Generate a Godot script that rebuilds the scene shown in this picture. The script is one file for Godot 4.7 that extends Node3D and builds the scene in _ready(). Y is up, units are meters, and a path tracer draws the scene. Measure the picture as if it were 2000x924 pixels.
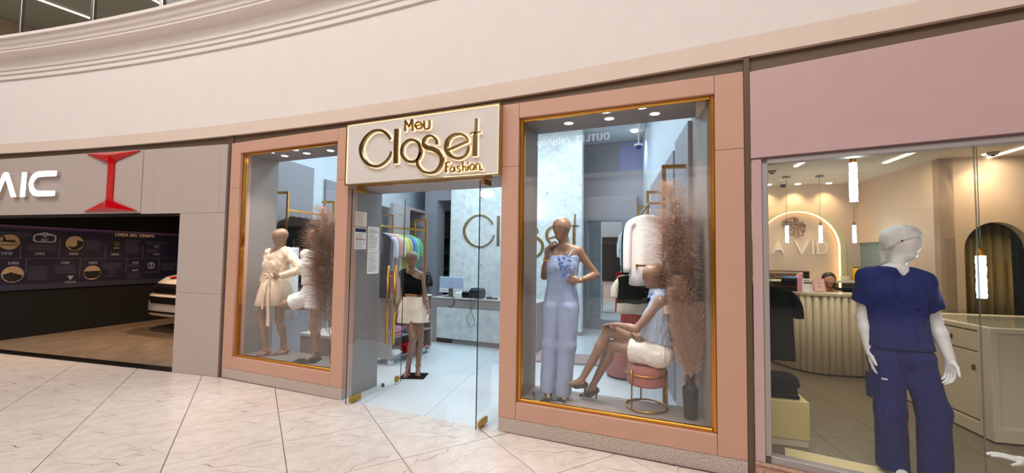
extends Node3D
# A mall gallery with three shops: a car showroom, a fashion boutique and a uniform shop.
# The boutique's front lies in the plane z = 0, the showroom's and the uniform shop's fronts turn towards the viewer.

var names := {}
var meshes := {}
var M := {}
var T := {}
const AIC_AT := Vector3(-5.79, 0, 0.012)
const AIC_TURN := 0.14835
const VID_AT := Vector3(0.43, 0, 0.02)
const VID_TURN := -0.14835
const SIDE := Vector3(-0.1822, 0, -0.9833)   # the direction of the boutique's side walls
const ARC_X := -2.67
const ARC_Z := 39.88
const ARC_R := 40.0

func _ready() -> void:
	view_and_light()
	textures()
	materials()
	mall()
	fronts()
	shop_sign()
	showroom()
	boutique_shell()
	uniform_shop()
	boutique_goods()
	windows_dressing()
	far_side()

func view_and_light() -> void:
	var cam := Camera3D.new()
	cam.name = "camera"
	cam.fov = 58.80
	cam.near = 0.05
	cam.far = 200.0
	add_child(cam)
	cam.position = Vector3(0, 1.65, 3.689)
	cam.rotation = Vector3(deg_to_rad(2.737), deg_to_rad(23.089), deg_to_rad(0.791))
	cam.current = true
	var e := Environment.new()
	e.background_mode = Environment.BG_COLOR
	e.background_color = Color(0.02, 0.02, 0.02)
	e.tonemap_mode = Environment.TONE_MAPPER_LINEAR
	e.tonemap_exposure = 1.0
	e.sdfgi_enabled = true
	e.ssao_enabled = true
	e.ssil_enabled = true
	var w := WorldEnvironment.new()
	w.name = "surroundings"
	w.environment = e
	add_child(w)
	# the light panels in the ceiling of the mall (their glowing faces are built in mall())
	for c in MALL_PANELS:
		area("mall_panel_light", c - Vector3(0, 0.06, 0), MALL_PANEL, 17.3, Color(1.0, 0.985, 0.975))
	# the light panels in the ceilings of the shops
	for c in SHOP_PANELS:
		area("boutique_panel_light", c - Vector3(0, 0.04, 0), Vector2(1.2, 0.6), 3.3, Color(0.78, 0.92, 1.0))

const MALL_PANEL := Vector2(4.0, 2.4)
const MALL_PANELS: Array[Vector3] = [Vector3(-12, 9.45, 5.0), Vector3(-6.5, 9.45, 5.0), Vector3(-1, 9.45, 5.0), Vector3(4.5, 9.45, 8.5), Vector3(-6.5, 9.45, 8.5), Vector3(-1, 9.45, 8.5)]
const SHOP_PANELS: Array[Vector3] = [Vector3(-4.3, 4.38, -1.6), Vector3(-2.2, 4.38, -1.6), Vector3(-4.3, 4.38, -3.8), Vector3(-2.2, 4.38, -3.8)]
# ---------------------------------------------------------------- helpers
func numbered(called: String) -> String:
	if not names.has(called):
		names[called] = 0
		return called
	names[called] += 1
	return "%s_%03d" % [called, names[called]]

func thing(called: String, label: String, category: String, at := Vector3.ZERO, turn := 0.0, group := "") -> Node3D:
	var o := Node3D.new()
	o.name = numbered(called)
	add_child(o)
	o.position = at
	o.rotation.y = turn
	o.set_meta("label", label)
	o.set_meta("category", category)
	if group != "":
		o.set_meta("group", group)
	return o

func setting(called: String, label := "", at := Vector3.ZERO, turn := 0.0) -> Node3D:
	var o := Node3D.new()
	o.name = numbered(called)
	add_child(o)
	o.position = at
	o.rotation.y = turn
	o.set_meta("kind", "structure")
	if label != "":
		o.set_meta("label", label)
	return o

func part(called: String, mesh, material: Material, parent: Node, at := Vector3.ZERO, turn := Vector3.ZERO) -> MeshInstance3D:
	var o := MeshInstance3D.new()
	o.mesh = mesh.commit() if mesh is SurfaceTool else mesh
	o.material_override = material
	o.name = called
	o.position = at
	o.rotation = turn
	parent.add_child(o, true)
	return o

func dup(root: Node3D, at: Vector3, turn := 0.0, label := "") -> Node3D:
	var base: String = root.name
	if base.length() > 4 and base[base.length() - 4] == "_" and base.right(3).is_valid_int():
		base = base.left(base.length() - 4)
	var r: Node3D = root.duplicate()
	r.name = numbered(base)
	add_child(r)
	r.position = at
	r.rotation.y = turn
	if label != "":
		r.set_meta("label", label)
	return r

func sts(smooth := false) -> SurfaceTool:
	var st := SurfaceTool.new()
	st.begin(Mesh.PRIMITIVE_TRIANGLES)
	st.set_smooth_group(0 if smooth else -1)
	return st

func done(st: SurfaceTool) -> ArrayMesh:
	st.generate_normals()
	return st.commit()

func tri(st: SurfaceTool, a: Vector3, b: Vector3, c: Vector3) -> void:
	st.add_vertex(a)
	st.add_vertex(c)
	st.add_vertex(b)

func quad(st: SurfaceTool, a: Vector3, b: Vector3, c: Vector3, d: Vector3) -> void:
	tri(st, a, b, c)
	tri(st, a, c, d)

func face_out(st: SurfaceTool, p: Array, mid: Vector3) -> void:
	var n: Vector3 = (p[1] - p[0]).cross(p[2] - p[0])
	var c := Vector3.ZERO
	for q in p:
		c += q
	c /= p.size()
	if n.dot(c - mid) < 0.0:
		p.reverse()
	for i in range(1, p.size() - 1):
		tri(st, p[0], p[i], p[i + 1])

# a box whose edges are chamfered by r
func add_box(st: SurfaceTool, mid: Vector3, size: Vector3, r := 0.0, tf := Transform3D.IDENTITY) -> void:
	var h := size * 0.5
	var m := tf * mid
	if r <= 0.0:
		var c := []
		for sx in [-1, 1]:
			for sy in [-1, 1]:
				for sz in [-1, 1]:
					c.append(tf * (mid + Vector3(h.x * sx, h.y * sy, h.z * sz)))
		for f in [[0, 1, 3, 2], [4, 5, 7, 6], [0, 1, 5, 4], [2, 3, 7, 6], [0, 2, 6, 4], [1, 3, 7, 5]]:
			face_out(st, [c[f[0]], c[f[1]], c[f[2]], c[f[3]]], m)
		return
	r = minf(r, minf(h.x, minf(h.y, h.z)) * 0.9)
	var v := func(s: Array, ax: int) -> Vector3:
		var p := Vector3.ZERO
		for k in 3:
			p[k] = s[k] * (h[k] if k == ax else h[k] - r)
		return tf * (mid + p)
	for ax in 3:
		var b := (ax + 1) % 3
		var c := (ax + 2) % 3
		for s in [-1, 1]:
			var q := []
			for t in [[-1, -1], [1, -1], [1, 1], [-1, 1]]:
				var g := [0, 0, 0]
				g[ax] = s
				g[b] = t[0]
				g[c] = t[1]
				q.append(v.call(g, ax))
			face_out(st, q, m)
		for t in [[-1, -1], [1, -1], [1, 1], [-1, 1]]:
			var g1 := [0, 0, 0]
			g1[ax] = -1
			g1[b] = t[0]
			g1[c] = t[1]
			var g2 := g1.duplicate()
			g2[ax] = 1
			face_out(st, [v.call(g1, b), v.call(g2, b), v.call(g2, c), v.call(g1, c)], m)
	for sx in [-1, 1]:
		for sy in [-1, 1]:
			for sz in [-1, 1]:
				var g := [sx, sy, sz]
				face_out(st, [v.call(g, 0), v.call(g, 1), v.call(g, 2)], m)

func box_mesh(size: Vector3, r := 0.0) -> ArrayMesh:
	var key := "box%s_%s" % [size, r]
	if not meshes.has(key):
		var st := sts()
		add_box(st, Vector3.ZERO, size, r)
		meshes[key] = done(st)
	return meshes[key]

# a box part given by its two corners
func slab(called: String, lo: Vector3, hi: Vector3, material: Material, parent: Node, r := 0.0) -> MeshInstance3D:
	return part(called, box_mesh((hi - lo).abs(), r), material, parent, (lo + hi) * 0.5)

# a prism: a polygon in x, y between two depths
func add_prism(st: SurfaceTool, poly: PackedVector2Array, z0: float, z1: float, tf := Transform3D.IDENTITY) -> void:
	if Geometry2D.is_polygon_clockwise(poly):
		poly = poly.duplicate()
		poly.reverse()
	var ids := Geometry2D.triangulate_polygon(poly)
	for i in range(0, ids.size(), 3):
		var a := poly[ids[i]]
		var b := poly[ids[i + 1]]
		var c := poly[ids[i + 2]]
		if (b - a).cross(c - a) < 0.0:
			var t := b
			b = c
			c = t
		tri(st, tf * Vector3(a.x, a.y, z1), tf * Vector3(b.x, b.y, z1), tf * Vector3(c.x, c.y, z1))
		tri(st, tf * Vector3(a.x, a.y, z0), tf * Vector3(c.x, c.y, z0), tf * Vector3(b.x, b.y, z0))
	for i in poly.size():
		var a := poly[i]
		var b := poly[(i + 1) % poly.size()]
		quad(st, tf * Vector3(a.x, a.y, z0), tf * Vector3(b.x, b.y, z0), tf * Vector3(b.x, b.y, z1), tf * Vector3(a.x, a.y, z1))

func prism(poly: PackedVector2Array, z0: float, z1: float, tf := Transform3D.IDENTITY) -> ArrayMesh:
	var st := sts()
	add_prism(st, poly, z0, z1, tf)
	return done(st)

# rings of the same size joined into a skin
func add_loft(st: SurfaceTool, rings: Array, cap0 := true, cap1 := true, closed := true) -> void:
	var n: int = rings[0].size()
	for i in rings.size() - 1:
		var p = rings[i]
		var q = rings[i + 1]
		for j in (n if closed else n - 1):
			var k := (j + 1) % n
			quad(st, p[j], p[k], q[k], q[j])
	for e in [[cap0, 0], [cap1, rings.size() - 1]]:
		if e[0]:
			var ring = rings[e[1]]
			var c := Vector3.ZERO
			for v in ring:
				c += v
			c /= n
			for j in n:
				var k := (j + 1) % n
				if e[1] == 0:
					tri(st, c, ring[k], ring[j])
				else:
					tri(st, c, ring[j], ring[k])

func add_lathe(st: SurfaceTool, prof: Array, seg := 24, at := Vector3.ZERO, cap0 := true, cap1 := true, squash := Vector2.ONE) -> void:
	var rings := []
	for p in prof:
		var ring := PackedVector3Array()
		for j in seg:
			var a := -TAU * j / seg
			ring.append(at + Vector3(cos(a) * p.x * squash.x, p.y, sin(a) * p.x * squash.y))
		rings.append(ring)
	add_loft(st, rings, cap0, cap1)

func lathe(prof: Array, seg := 24, squash := Vector2.ONE) -> ArrayMesh:
	var st := sts(true)
	add_lathe(st, prof, seg, Vector3.ZERO, true, true, squash)
	return done(st)

# a round tube along a path; rad is a number or one number for each point
func add_tube(st: SurfaceTool, path: Array, rad, seg := 8, closed := false) -> void:
	var n := path.size()
	var rings := []
	var side := Vector3.ZERO
	for i in n:
		var a: Vector3 = path[(i - 1 + n) % n] if (closed or i > 0) else path[i]
		var b: Vector3 = path[(i + 1) % n] if (closed or i < n - 1) else path[i]
		var d := (b - a).normalized()
		if side == Vector3.ZERO:
			side = d.cross(Vector3.UP if absf(d.y) < 0.9 else Vector3.RIGHT).normalized()
		else:
			side = (side - d * side.dot(d)).normalized()
		var up := side.cross(d)
		var r: float = rad[i] if rad is Array or rad is PackedFloat32Array else rad
		var ring := PackedVector3Array()
		for j in seg:
			var t := TAU * j / seg
			ring.append(path[i] + (side * cos(t) + up * sin(t)) * r)
		rings.append(ring)
	if closed:
		rings.append(rings[0])
	add_loft(st, rings, not closed, not closed)

func tube(path: Array, rad, seg := 8, closed := false) -> ArrayMesh:
	var st := sts(true)
	add_tube(st, path, rad, seg, closed)
	return done(st)

func ring_path(c: Vector3, r: float, n := 32, ax := Vector3.UP) -> Array:
	var out := []
	var u := ax.cross(Vector3.RIGHT if absf(ax.x) < 0.9 else Vector3.FORWARD).normalized()
	var w := ax.cross(u)
	for i in n:
		var a := TAU * i / n
		out.append(c + (u * cos(a) + w * sin(a)) * r)
	return out

func curve(pts: Array, per := 6) -> Array:
	var out := []
	for i in pts.size() - 1:
		var p0: Vector3 = pts[maxi(i - 1, 0)]
		var p3: Vector3 = pts[mini(i + 2, pts.size() - 1)]
		for k in per:
			out.append(pts[i].cubic_interpolate(pts[i + 1], p0, p3, float(k) / per))
	out.append(pts[-1])
	return out

func text_mesh(t: String, size: float, depth: float, serif := false, bold := 400) -> TextMesh:
	var m := TextMesh.new()
	var f := SystemFont.new()
	f.font_names = PackedStringArray(["Droid Serif" if serif else "Droid Sans"])
	f.font_weight = bold
	m.font = f
	m.text = t
	m.font_size = 64
	m.pixel_size = size / 46.0
	m.depth = depth
	m.curve_step = 2.0
	return m

func mat(col: Color, rough := 0.6, metal := 0.0) -> StandardMaterial3D:
	var m := StandardMaterial3D.new()
	m.albedo_color = col
	m.roughness = rough
	m.metallic = metal
	return m

func cloth(col: Color) -> StandardMaterial3D:
	var key := "cloth" + col.to_html()
	if not meshes.has(key):
		var m := mat(col, 0.92)
		m.normal_enabled = true
		m.normal_texture = T.weave
		m.normal_scale = 0.05
		m.uv1_triplanar = true
		m.uv1_scale = Vector3.ONE * 9.0
		m.metallic_specular = 0.3
		meshes[key] = m
	return meshes[key]

func glow(col: Color, energy: float) -> StandardMaterial3D:
	var m := mat(col, 0.5)
	m.emission_enabled = true
	m.emission = col
	m.emission_energy_multiplier = energy
	return m

func glass_mat(alpha := 0.05, tint := Color(0.85, 0.95, 0.93)) -> StandardMaterial3D:
	var m := mat(Color(tint, alpha), 0.0)
	m.transparency = BaseMaterial3D.TRANSPARENCY_ALPHA
	return m

func area(called: String, at: Vector3, size: Vector2, energy: float, col: Color, look := Vector3.DOWN) -> void:
	var l := AreaLight3D.new()
	l.name = called
	l.area_size = size
	l.light_energy = energy
	l.light_color = col
	l.shadow_enabled = true
	l.area_normalize_energy = true
	l.area_range = 40.0
	add_child(l)
	var up := Vector3.FORWARD if absf(look.y) > 0.9 else Vector3.UP
	l.look_at_from_position(at, at + look, up)

func spot(called: String, at: Vector3, look: Vector3, energy: float, col: Color, angle := 40.0, size := 0.03) -> void:
	var l := SpotLight3D.new()
	l.name = called
	l.light_energy = energy
	l.light_color = col
	l.spot_angle = angle
	l.spot_range = 20.0
	l.spot_attenuation = 2.0
	l.spot_angle_attenuation = 0.8
	l.light_size = size
	l.shadow_enabled = true
	add_child(l)
	l.look_at_from_position(at, at + look, Vector3.FORWARD if absf(look.normalized().y) > 0.9 else Vector3.UP)

func omni(called: String, at: Vector3, energy: float, col: Color, size := 0.05) -> void:
	var l := OmniLight3D.new()
	l.name = called
	l.light_energy = energy
	l.light_color = col
	l.omni_range = 20.0
	l.omni_attenuation = 2.0
	l.light_size = size
	l.shadow_enabled = true
	add_child(l)
	l.position = at

# ---------------------------------------------------------------- bodies: capsules joined by a smooth minimum, meshed as surface nets
# a group is {b: [[a, b, ra, rb, k], ...], cut: [[point, outward normal], ...]}
func field(p: Vector3, groups: Array, kg: float) -> float:
	var d := 9.0
	for g in groups:
		var e := 9.0
		for b in g.b:
			var a: Vector3 = b[0]
			var ba: Vector3 = b[5]
			var pa := p - a
			var t := clampf(pa.dot(ba) * b[6], 0.0, 1.0)
			var x: float = (pa - ba * t).length() - (b[2] + (b[3] - b[2]) * t)
			var k: float = b[4]
			var h := maxf(k - absf(e - x), 0.0)
			e = minf(e, x) - (h * h * 0.25 / k if h > 0.0 else 0.0)
		if g.has("cut"):
			for c in g.cut:
				e = maxf(e, (p - c[0]).dot(c[1]))
		if g.has("notch"):
			for c in g.notch:
				e = maxf(e, minf((p - c[0]).dot(c[1]), (p - c[0]).dot(c[2])))
		if kg > 0.0:
			var h2 := maxf(kg - absf(d - e), 0.0)
			d = minf(d, e) - h2 * h2 * 0.25 / kg
		else:
			d = minf(d, e)
	return d

func bone(a: Vector3, b: Vector3, ra: float, rb: float, k := 0.03) -> Array:
	var ba := b - a
	var l := ba.length_squared()
	return [a, b, ra, rb, k, ba, 1.0 / l if l > 1e-9 else 0.0]

func add_field(out: Array, groups: Array, cell: float, org: Vector3, kg := 0.0, folds := 0.0, fold_freq := 30.0) -> void:
	# out: [verts, normals, indices]
	var lo := Vector3.ONE * 1e9
	var hi := -lo
	for g in groups:
		for b in g.b:
			var r := maxf(b[2], b[3]) + 2.0 * cell + 0.02
			lo = lo.min(b[0].min(b[1]) - Vector3.ONE * r)
			hi = hi.max(b[0].max(b[1]) + Vector3.ONE * r)
	var B := 6
	var nb := Vector3i(((hi - lo) / (cell * B)).ceil())
	var nx := nb.x * B
	var ny := nb.y * B
	var nz := nb.z * B
	var grid := PackedFloat32Array()
	grid.resize(nx * ny * nz)
	grid.fill(1.0)
	var half := cell * B * 0.5
	var diag := half * 1.733
	var live := []
	var fn := FastNoiseLite.new()
	fn.seed = 7
	fn.frequency = fold_freq * 0.1
	for bz in nb.z:
		for by in nb.y:
			for bx in nb.x:
				var c := lo + (Vector3(bx, by, bz) + Vector3.ONE * 0.5) * (cell * B) - Vector3.ONE * cell * 0.5
				# the bones that matter here
				var sub := []
				var any := false
				for g in groups:
					var bs := []
					var cutaway := false
					if g.has("cut"):
						for q in g.cut:
							if (c - q[0]).dot(q[1]) > diag + 0.03:
								cutaway = true
					if cutaway:
						continue
					for b in g.b:
						var pa: Vector3 = c - b[0]
						var t := clampf(pa.dot(b[5]) * b[6], 0.0, 1.0)
						var x: float = (pa - b[5] * t).length() - (b[2] + (b[3] - b[2]) * t)
						if x < diag + b[4] + 0.03:
							bs.append(b)
					if bs:
						any = true
						var s := {"b": bs}
						if g.has("cut"):
							s.cut = g.cut
						if g.has("notch"):
							s.notch = g.notch
						sub.append(s)
				if not any:
					continue
				var d0 := field(c, sub, kg)
				var i0 := bx * B + by * B * nx + bz * B * nx * ny
				if d0 > diag * 1.1 + folds:
					continue
				if d0 < -diag * 1.1 - folds:
					for z in B:
						for y in B:
							for x in B:
								grid[i0 + x + y * nx + z * nx * ny] = -1.0
					continue
				live.append(Vector3i(bx, by, bz))
				for z in B:
					for y in B:
						for x in B:
							var p := lo + Vector3(bx * B + x, by * B + y, bz * B + z) * cell
							var d := field(p, sub, kg)
							if folds > 0.0:
								d += fn.get_noise_3d(p.x * 10.0, p.y * 3.5, p.z * 10.0) * folds
							grid[i0 + x + y * nx + z * nx * ny] = d
	# one vertex for each crossed cell
	var verts: PackedVector3Array = out[0]
	var norms: PackedVector3Array = out[1]
	var idx: PackedInt32Array = out[2]
	var at := {}
	var sx := 1
	var sy := nx
	var sz := nx * ny
	var off := [0, sx, sy, sx + sy, sz, sx + sz, sy + sz, sx + sy + sz]
	var vec := [Vector3(0, 0, 0), Vector3(1, 0, 0), Vector3(0, 1, 0), Vector3(1, 1, 0), Vector3(0, 0, 1), Vector3(1, 0, 1), Vector3(0, 1, 1), Vector3(1, 1, 1)]
	var edges := [[0, 1], [2, 3], [4, 5], [6, 7], [0, 2], [1, 3], [4, 6], [5, 7], [0, 4], [1, 5], [2, 6], [3, 7]]
	for bl in live:
		for z in range(maxi(bl.z * B - 1, 0), mini(bl.z * B + B, nz - 1)):
			for y in range(maxi(bl.y * B - 1, 0), mini(bl.y * B + B, ny - 1)):
				for x in range(maxi(bl.x * B - 1, 0), mini(bl.x * B + B, nx - 1)):
					var i := x + y * sy + z * sz
					if at.has(i):
						continue
					var m := 0
					for k in 8:
						if grid[i + off[k]] < 0.0:
							m |= 1 << k
					if m == 0 or m == 255:
						continue
					var p := Vector3.ZERO
					var n := 0
					for e in edges:
						var a: int = e[0]
						var b: int = e[1]
						if ((m >> a) & 1) != ((m >> b) & 1):
							var va := grid[i + off[a]]
							var vb := grid[i + off[b]]
							p += vec[a].lerp(vec[b], va / (va - vb))
							n += 1
					p /= n
					at[i] = verts.size()
					var q: Vector3 = lo + (Vector3(x, y, z) + p) * cell
					verts.append(q - org)
					var gx: float = grid[i + 1] + grid[i + 1 + sy] + grid[i + 1 + sz] + grid[i + 1 + sy + sz] - grid[i] - grid[i + sy] - grid[i + sz] - grid[i + sy + sz]
					var gy: float = grid[i + sy] + grid[i + 1 + sy] + grid[i + sy + sz] + grid[i + 1 + sy + sz] - grid[i] - grid[i + 1] - grid[i + sz] - grid[i + 1 + sz]
					var gz: float = grid[i + sz] + grid[i + 1 + sz] + grid[i + sy + sz] + grid[i + 1 + sy + sz] - grid[i] - grid[i + 1] - grid[i + sy] - grid[i + 1 + sy]
					norms.append(Vector3(gx, gy, gz).normalized())
	for i in at:
		var v0: int = at[i]
		var s0 := grid[i] < 0.0
		for ax in 3:
			var s: int = [sx, sy, sz][ax]
			var u: int = [sy, sz, sx][ax]
			var w: int = [sz, sx, sy][ax]
			if s0 == (grid[i + s] < 0.0):
				continue
			if not (at.has(i - u) and at.has(i - w) and at.has(i - u - w)):
				continue
			var a: int = at[i - u]
			var b: int = at[i - u - w]
			var c: int = at[i - w]
			if s0:
				idx.append_array([v0, b, a, v0, c, b])
			else:
				idx.append_array([v0, a, b, v0, b, c])
	out[0] = verts
	out[1] = norms
	out[2] = idx

func new_skin() -> Array:
	return [PackedVector3Array(), PackedVector3Array(), PackedInt32Array()]

func skin_mesh(out: Array) -> ArrayMesh:
	var arr := []
	arr.resize(Mesh.ARRAY_MAX)
	arr[Mesh.ARRAY_VERTEX] = out[0]
	arr[Mesh.ARRAY_NORMAL] = out[1]
	arr[Mesh.ARRAY_INDEX] = out[2]
	var m := ArrayMesh.new()
	m.add_surface_from_arrays(Mesh.PRIMITIVE_TRIANGLES, arr)
	return m
# ---------------------------------------------------------------- textures and materials
func noise_img(w: int, h: int, freq: float, sd: int, ridged := false, warp := 0.0, oct := 4) -> Image:
	var n := FastNoiseLite.new()
	n.seed = sd
	n.frequency = freq
	n.noise_type = FastNoiseLite.TYPE_SIMPLEX_SMOOTH
	n.fractal_type = FastNoiseLite.FRACTAL_RIDGED if ridged else FastNoiseLite.FRACTAL_FBM
	n.fractal_octaves = oct
	if warp > 0.0:
		n.domain_warp_enabled = true
		n.domain_warp_amplitude = warp
		n.domain_warp_frequency = freq * 1.3
	var im := n.get_seamless_image(w, h)
	im.convert(Image.FORMAT_L8)
	return im

func tex(im: Image) -> ImageTexture:
	im.generate_mipmaps()
	return ImageTexture.create_from_image(im)

# stone: clouds of two tones crossed by thin dark veins
func stone(size: int, sd: int, tone_a: Color, tone_b: Color, vein: Color, thin: float, much: float, freq: float, stretch := 2) -> ImageTexture:
	# the veins follow the level lines of warped noise: long, thin, branching
	var layers := []
	for k in 3:
		var im := noise_img(size / stretch, size, freq * [1.0, 1.6, 2.2][k], sd + 9 * k, false, [30.0, 25.0, 20.0][k], [3, 4, 4][k])
		im.resize(size, size, Image.INTERPOLATE_CUBIC)
		layers.append(im.get_data())
	var cl := noise_img(size / stretch, size, freq * 1.6, sd + 3, false, 20.0, 4)
	cl.resize(size, size, Image.INTERPOLATE_CUBIC)
	var ms := noise_img(size / 2, size / 2, freq * 2.4, sd + 5, false, 0.0, 2)
	ms.resize(size, size, Image.INTERPOLATE_CUBIC)
	var a: PackedByteArray = layers[0]
	var b: PackedByteArray = layers[1]
	var e: PackedByteArray = layers[2]
	var c := cl.get_data()
	var d := ms.get_data()
	var out := PackedByteArray()
	out.resize(size * size * 3)
	for i in size * size:
		var k := clampf((d[i] / 255.0 - 0.40) * 4.0, 0.0, 1.0)
		var w := maxf(0.0, 1.0 - absf(a[i] - 128.0) / thin)
		var soft := maxf(0.0, 1.0 - absf(a[i] - 128.0) / (thin * 6.0))
		var w2 := maxf(0.0, 1.0 - absf(b[i] - 120.0) / thin)
		var w3 := maxf(0.0, 1.0 - absf(e[i] - 135.0) / thin)
		var m := clampf((w * (0.25 + k) + soft * 0.22 * k + w2 * 0.7 * (1.0 - k) * k * 3.0 + w3 * 0.35 * k) * much, 0.0, 1.0)
		var base := tone_a.lerp(tone_b, clampf((c[i] / 255.0 - 0.35) * 1.8, 0.0, 1.0))
		var q := base.lerp(vein, m)
		out[i * 3] = int(q.r * 255.0)
		out[i * 3 + 1] = int(q.g * 255.0)
		out[i * 3 + 2] = int(q.b * 255.0)
	return tex(Image.create_from_data(size, size, false, Image.FORMAT_RGB8, out))

# polished stone for the tiles: soft clouds and a few wandering, branching veins drawn across it
func veined(size: int, sd: int, tone_a: Color, tone_b: Color, vein: Color) -> ImageTexture:
	var rng := RandomNumberGenerator.new()
	rng.seed = sd
	var ink := PackedFloat32Array()
	ink.resize(size * size)
	var walks := []
	for k in 3:
		walks.append([Vector2(rng.randf_range(-40, size * 0.3), rng.randf_range(0, size)), rng.randf_range(-0.35, 0.35), rng.randf_range(4.5, 8.5), rng.randf_range(0.7, 1.0), rng.randi_range(600, 1100)])
	for k in 3:
		walks.append([Vector2(rng.randf_range(0, size), rng.randf_range(0, size)), rng.randf_range(-0.9, 0.9), rng.randf_range(2.5, 4.0), rng.randf_range(0.3, 0.6), rng.randi_range(150, 420)])
	for k in 8:
		walks.append([Vector2(rng.randf_range(0, size), rng.randf_range(0, size)), rng.randf_range(-0.8, 0.8), rng.randf_range(14.0, 30.0), rng.randf_range(0.07, 0.18), rng.randi_range(250, 700)])
	while walks:
		var w: Array = walks.pop_back()
		var p: Vector2 = w[0]
		var dir: float = w[1]
		var home: float = w[1]
		var kink := 0.0
		for i in w[4]:
			if rng.randf() < 0.03:
				kink = rng.randf_range(-1.0, 1.0)
			dir = lerpf(dir, home + kink, 0.12)
			p += Vector2(cos(dir), sin(dir))
			if rng.randf() < 0.0022 and w[2] < 9.0:
				walks.append([p, dir + rng.randf_range(0.5, 1.1) * (1.0 if rng.randf() < 0.5 else -1.0), w[2] * 0.6, w[3] * 0.7, rng.randi_range(60, 260)])
			var t: float = float(i) / w[4]
			var r: float = w[2] * (0.45 + 0.55 * absf(sin(i * 0.013 + sd))) * (1.0 - t * 0.6)
			var f: float = w[3] * minf(1.0, minf(i * 0.02, (w[4] - i) * 0.02))
			var n := int(ceil(r))
			if w[2] > 9.0 and i % 4 != 0:
				continue
			for y in range(-n, n + 1):
				for x in range(-n, n + 1):
					var q: float = 1.0 - (x * x + y * y) / (r * r)
					if q > 0.0:
						var at := posmod(int(p.x) + x, size) + posmod(int(p.y) + y, size) * size
						ink[at] = maxf(ink[at], q * f)
	var c := noise_img(size, size, 0.004, sd + 3, false, 20.0, 4).get_data()
	var out := PackedByteArray()
	out.resize(size * size * 3)
	for i in size * size:
		var q := tone_a.lerp(tone_b, clampf((c[i] / 255.0 - 0.3) * 1.6, 0.0, 1.0)).lerp(vein, ink[i])
		out[i * 3] = int(q.r * 255.0)
		out[i * 3 + 1] = int(q.g * 255.0)
		out[i * 3 + 2] = int(q.b * 255.0)
	return tex(Image.create_from_data(size, size, false, Image.FORMAT_RGB8, out))

func speckle(size: int, sd: int, cols: Array, freq: float) -> ImageTexture:
	var a := noise_img(size, size, freq, sd, false, 0.0, 2).get_data()
	var b := noise_img(size, size, freq * 2.2, sd + 1, false, 0.0, 1).get_data()
	var out := PackedByteArray()
	out.resize(size * size * 3)
	for i in size * size:
		var t := clampf((a[i] * 0.6 + b[i] * 0.4) / 255.0, 0.0, 0.999) * (cols.size() - 1)
		var q: Color = cols[int(t)].lerp(cols[int(t) + 1], t - int(t))
		out[i * 3] = int(q.r * 255.0)
		out[i * 3 + 1] = int(q.g * 255.0)
		out[i * 3 + 2] = int(q.b * 255.0)
	return tex(Image.create_from_data(size, size, false, Image.FORMAT_RGB8, out))

func bump(im: Image, amount: float) -> ImageTexture:
	im.bump_map_to_normal_map(amount)
	return tex(im)

func textures() -> void:
	T.marble = veined(1024, 11, Color(0.885, 0.85, 0.825), Color(0.84, 0.80, 0.775), Color(0.44, 0.39, 0.365))
	T.marble2 = veined(1024, 47, Color(0.885, 0.85, 0.825), Color(0.84, 0.80, 0.775), Color(0.44, 0.39, 0.365))
	T.panel = stone(1024, 83, Color(0.90, 0.91, 0.90), Color(0.82, 0.84, 0.84), Color(0.56, 0.57, 0.58), 3.0, 0.6, 0.0045, 1)
	T.granite = speckle(512, 5, [Color(0.36, 0.33, 0.31), Color(0.60, 0.56, 0.53), Color(0.76, 0.72, 0.69), Color(0.82, 0.79, 0.76), Color(0.90, 0.87, 0.84)], 0.13)
	T.granite_red = speckle(512, 15, [Color(0.38, 0.26, 0.20), Color(0.66, 0.50, 0.42), Color(0.76, 0.62, 0.53), Color(0.82, 0.70, 0.62)], 0.05)
	T.cement = speckle(512, 25, [Color(0.50, 0.46, 0.41), Color(0.58, 0.53, 0.48), Color(0.63, 0.58, 0.53)], 0.012)
	T.plank = speckle(512, 29, [Color(0.44, 0.41, 0.36), Color(0.50, 0.47, 0.41), Color(0.54, 0.51, 0.45)], 0.02)
	T.rug = speckle(256, 35, [Color(0.42, 0.33, 0.33), Color(0.66, 0.56, 0.55), Color(0.80, 0.72, 0.70)], 0.2)
	T.weave = bump(noise_img(256, 256, 0.12, 3, false, 0.0, 3), 3.0)
	T.plaster = bump(noise_img(256, 256, 0.03, 8, false, 0.0, 4), 1.5)
	T.paint = speckle(256, 61, [Color(0.98, 0.98, 0.98), Color(1, 1, 1)], 0.01)

func tri_mat(t, rough: float, scale: float, col := Color.WHITE) -> StandardMaterial3D:
	var m := mat(col, rough)
	m.albedo_texture = t
	m.uv1_triplanar = true
	m.uv1_world_triplanar = true
	m.uv1_scale = Vector3.ONE * scale
	return m

func painted(col: Color, rough := 0.6) -> StandardMaterial3D:
	var m := tri_mat(T.paint, rough, 0.7, col)
	m.normal_enabled = true
	m.normal_texture = T.plaster
	m.normal_scale = 0.03
	return m

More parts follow.
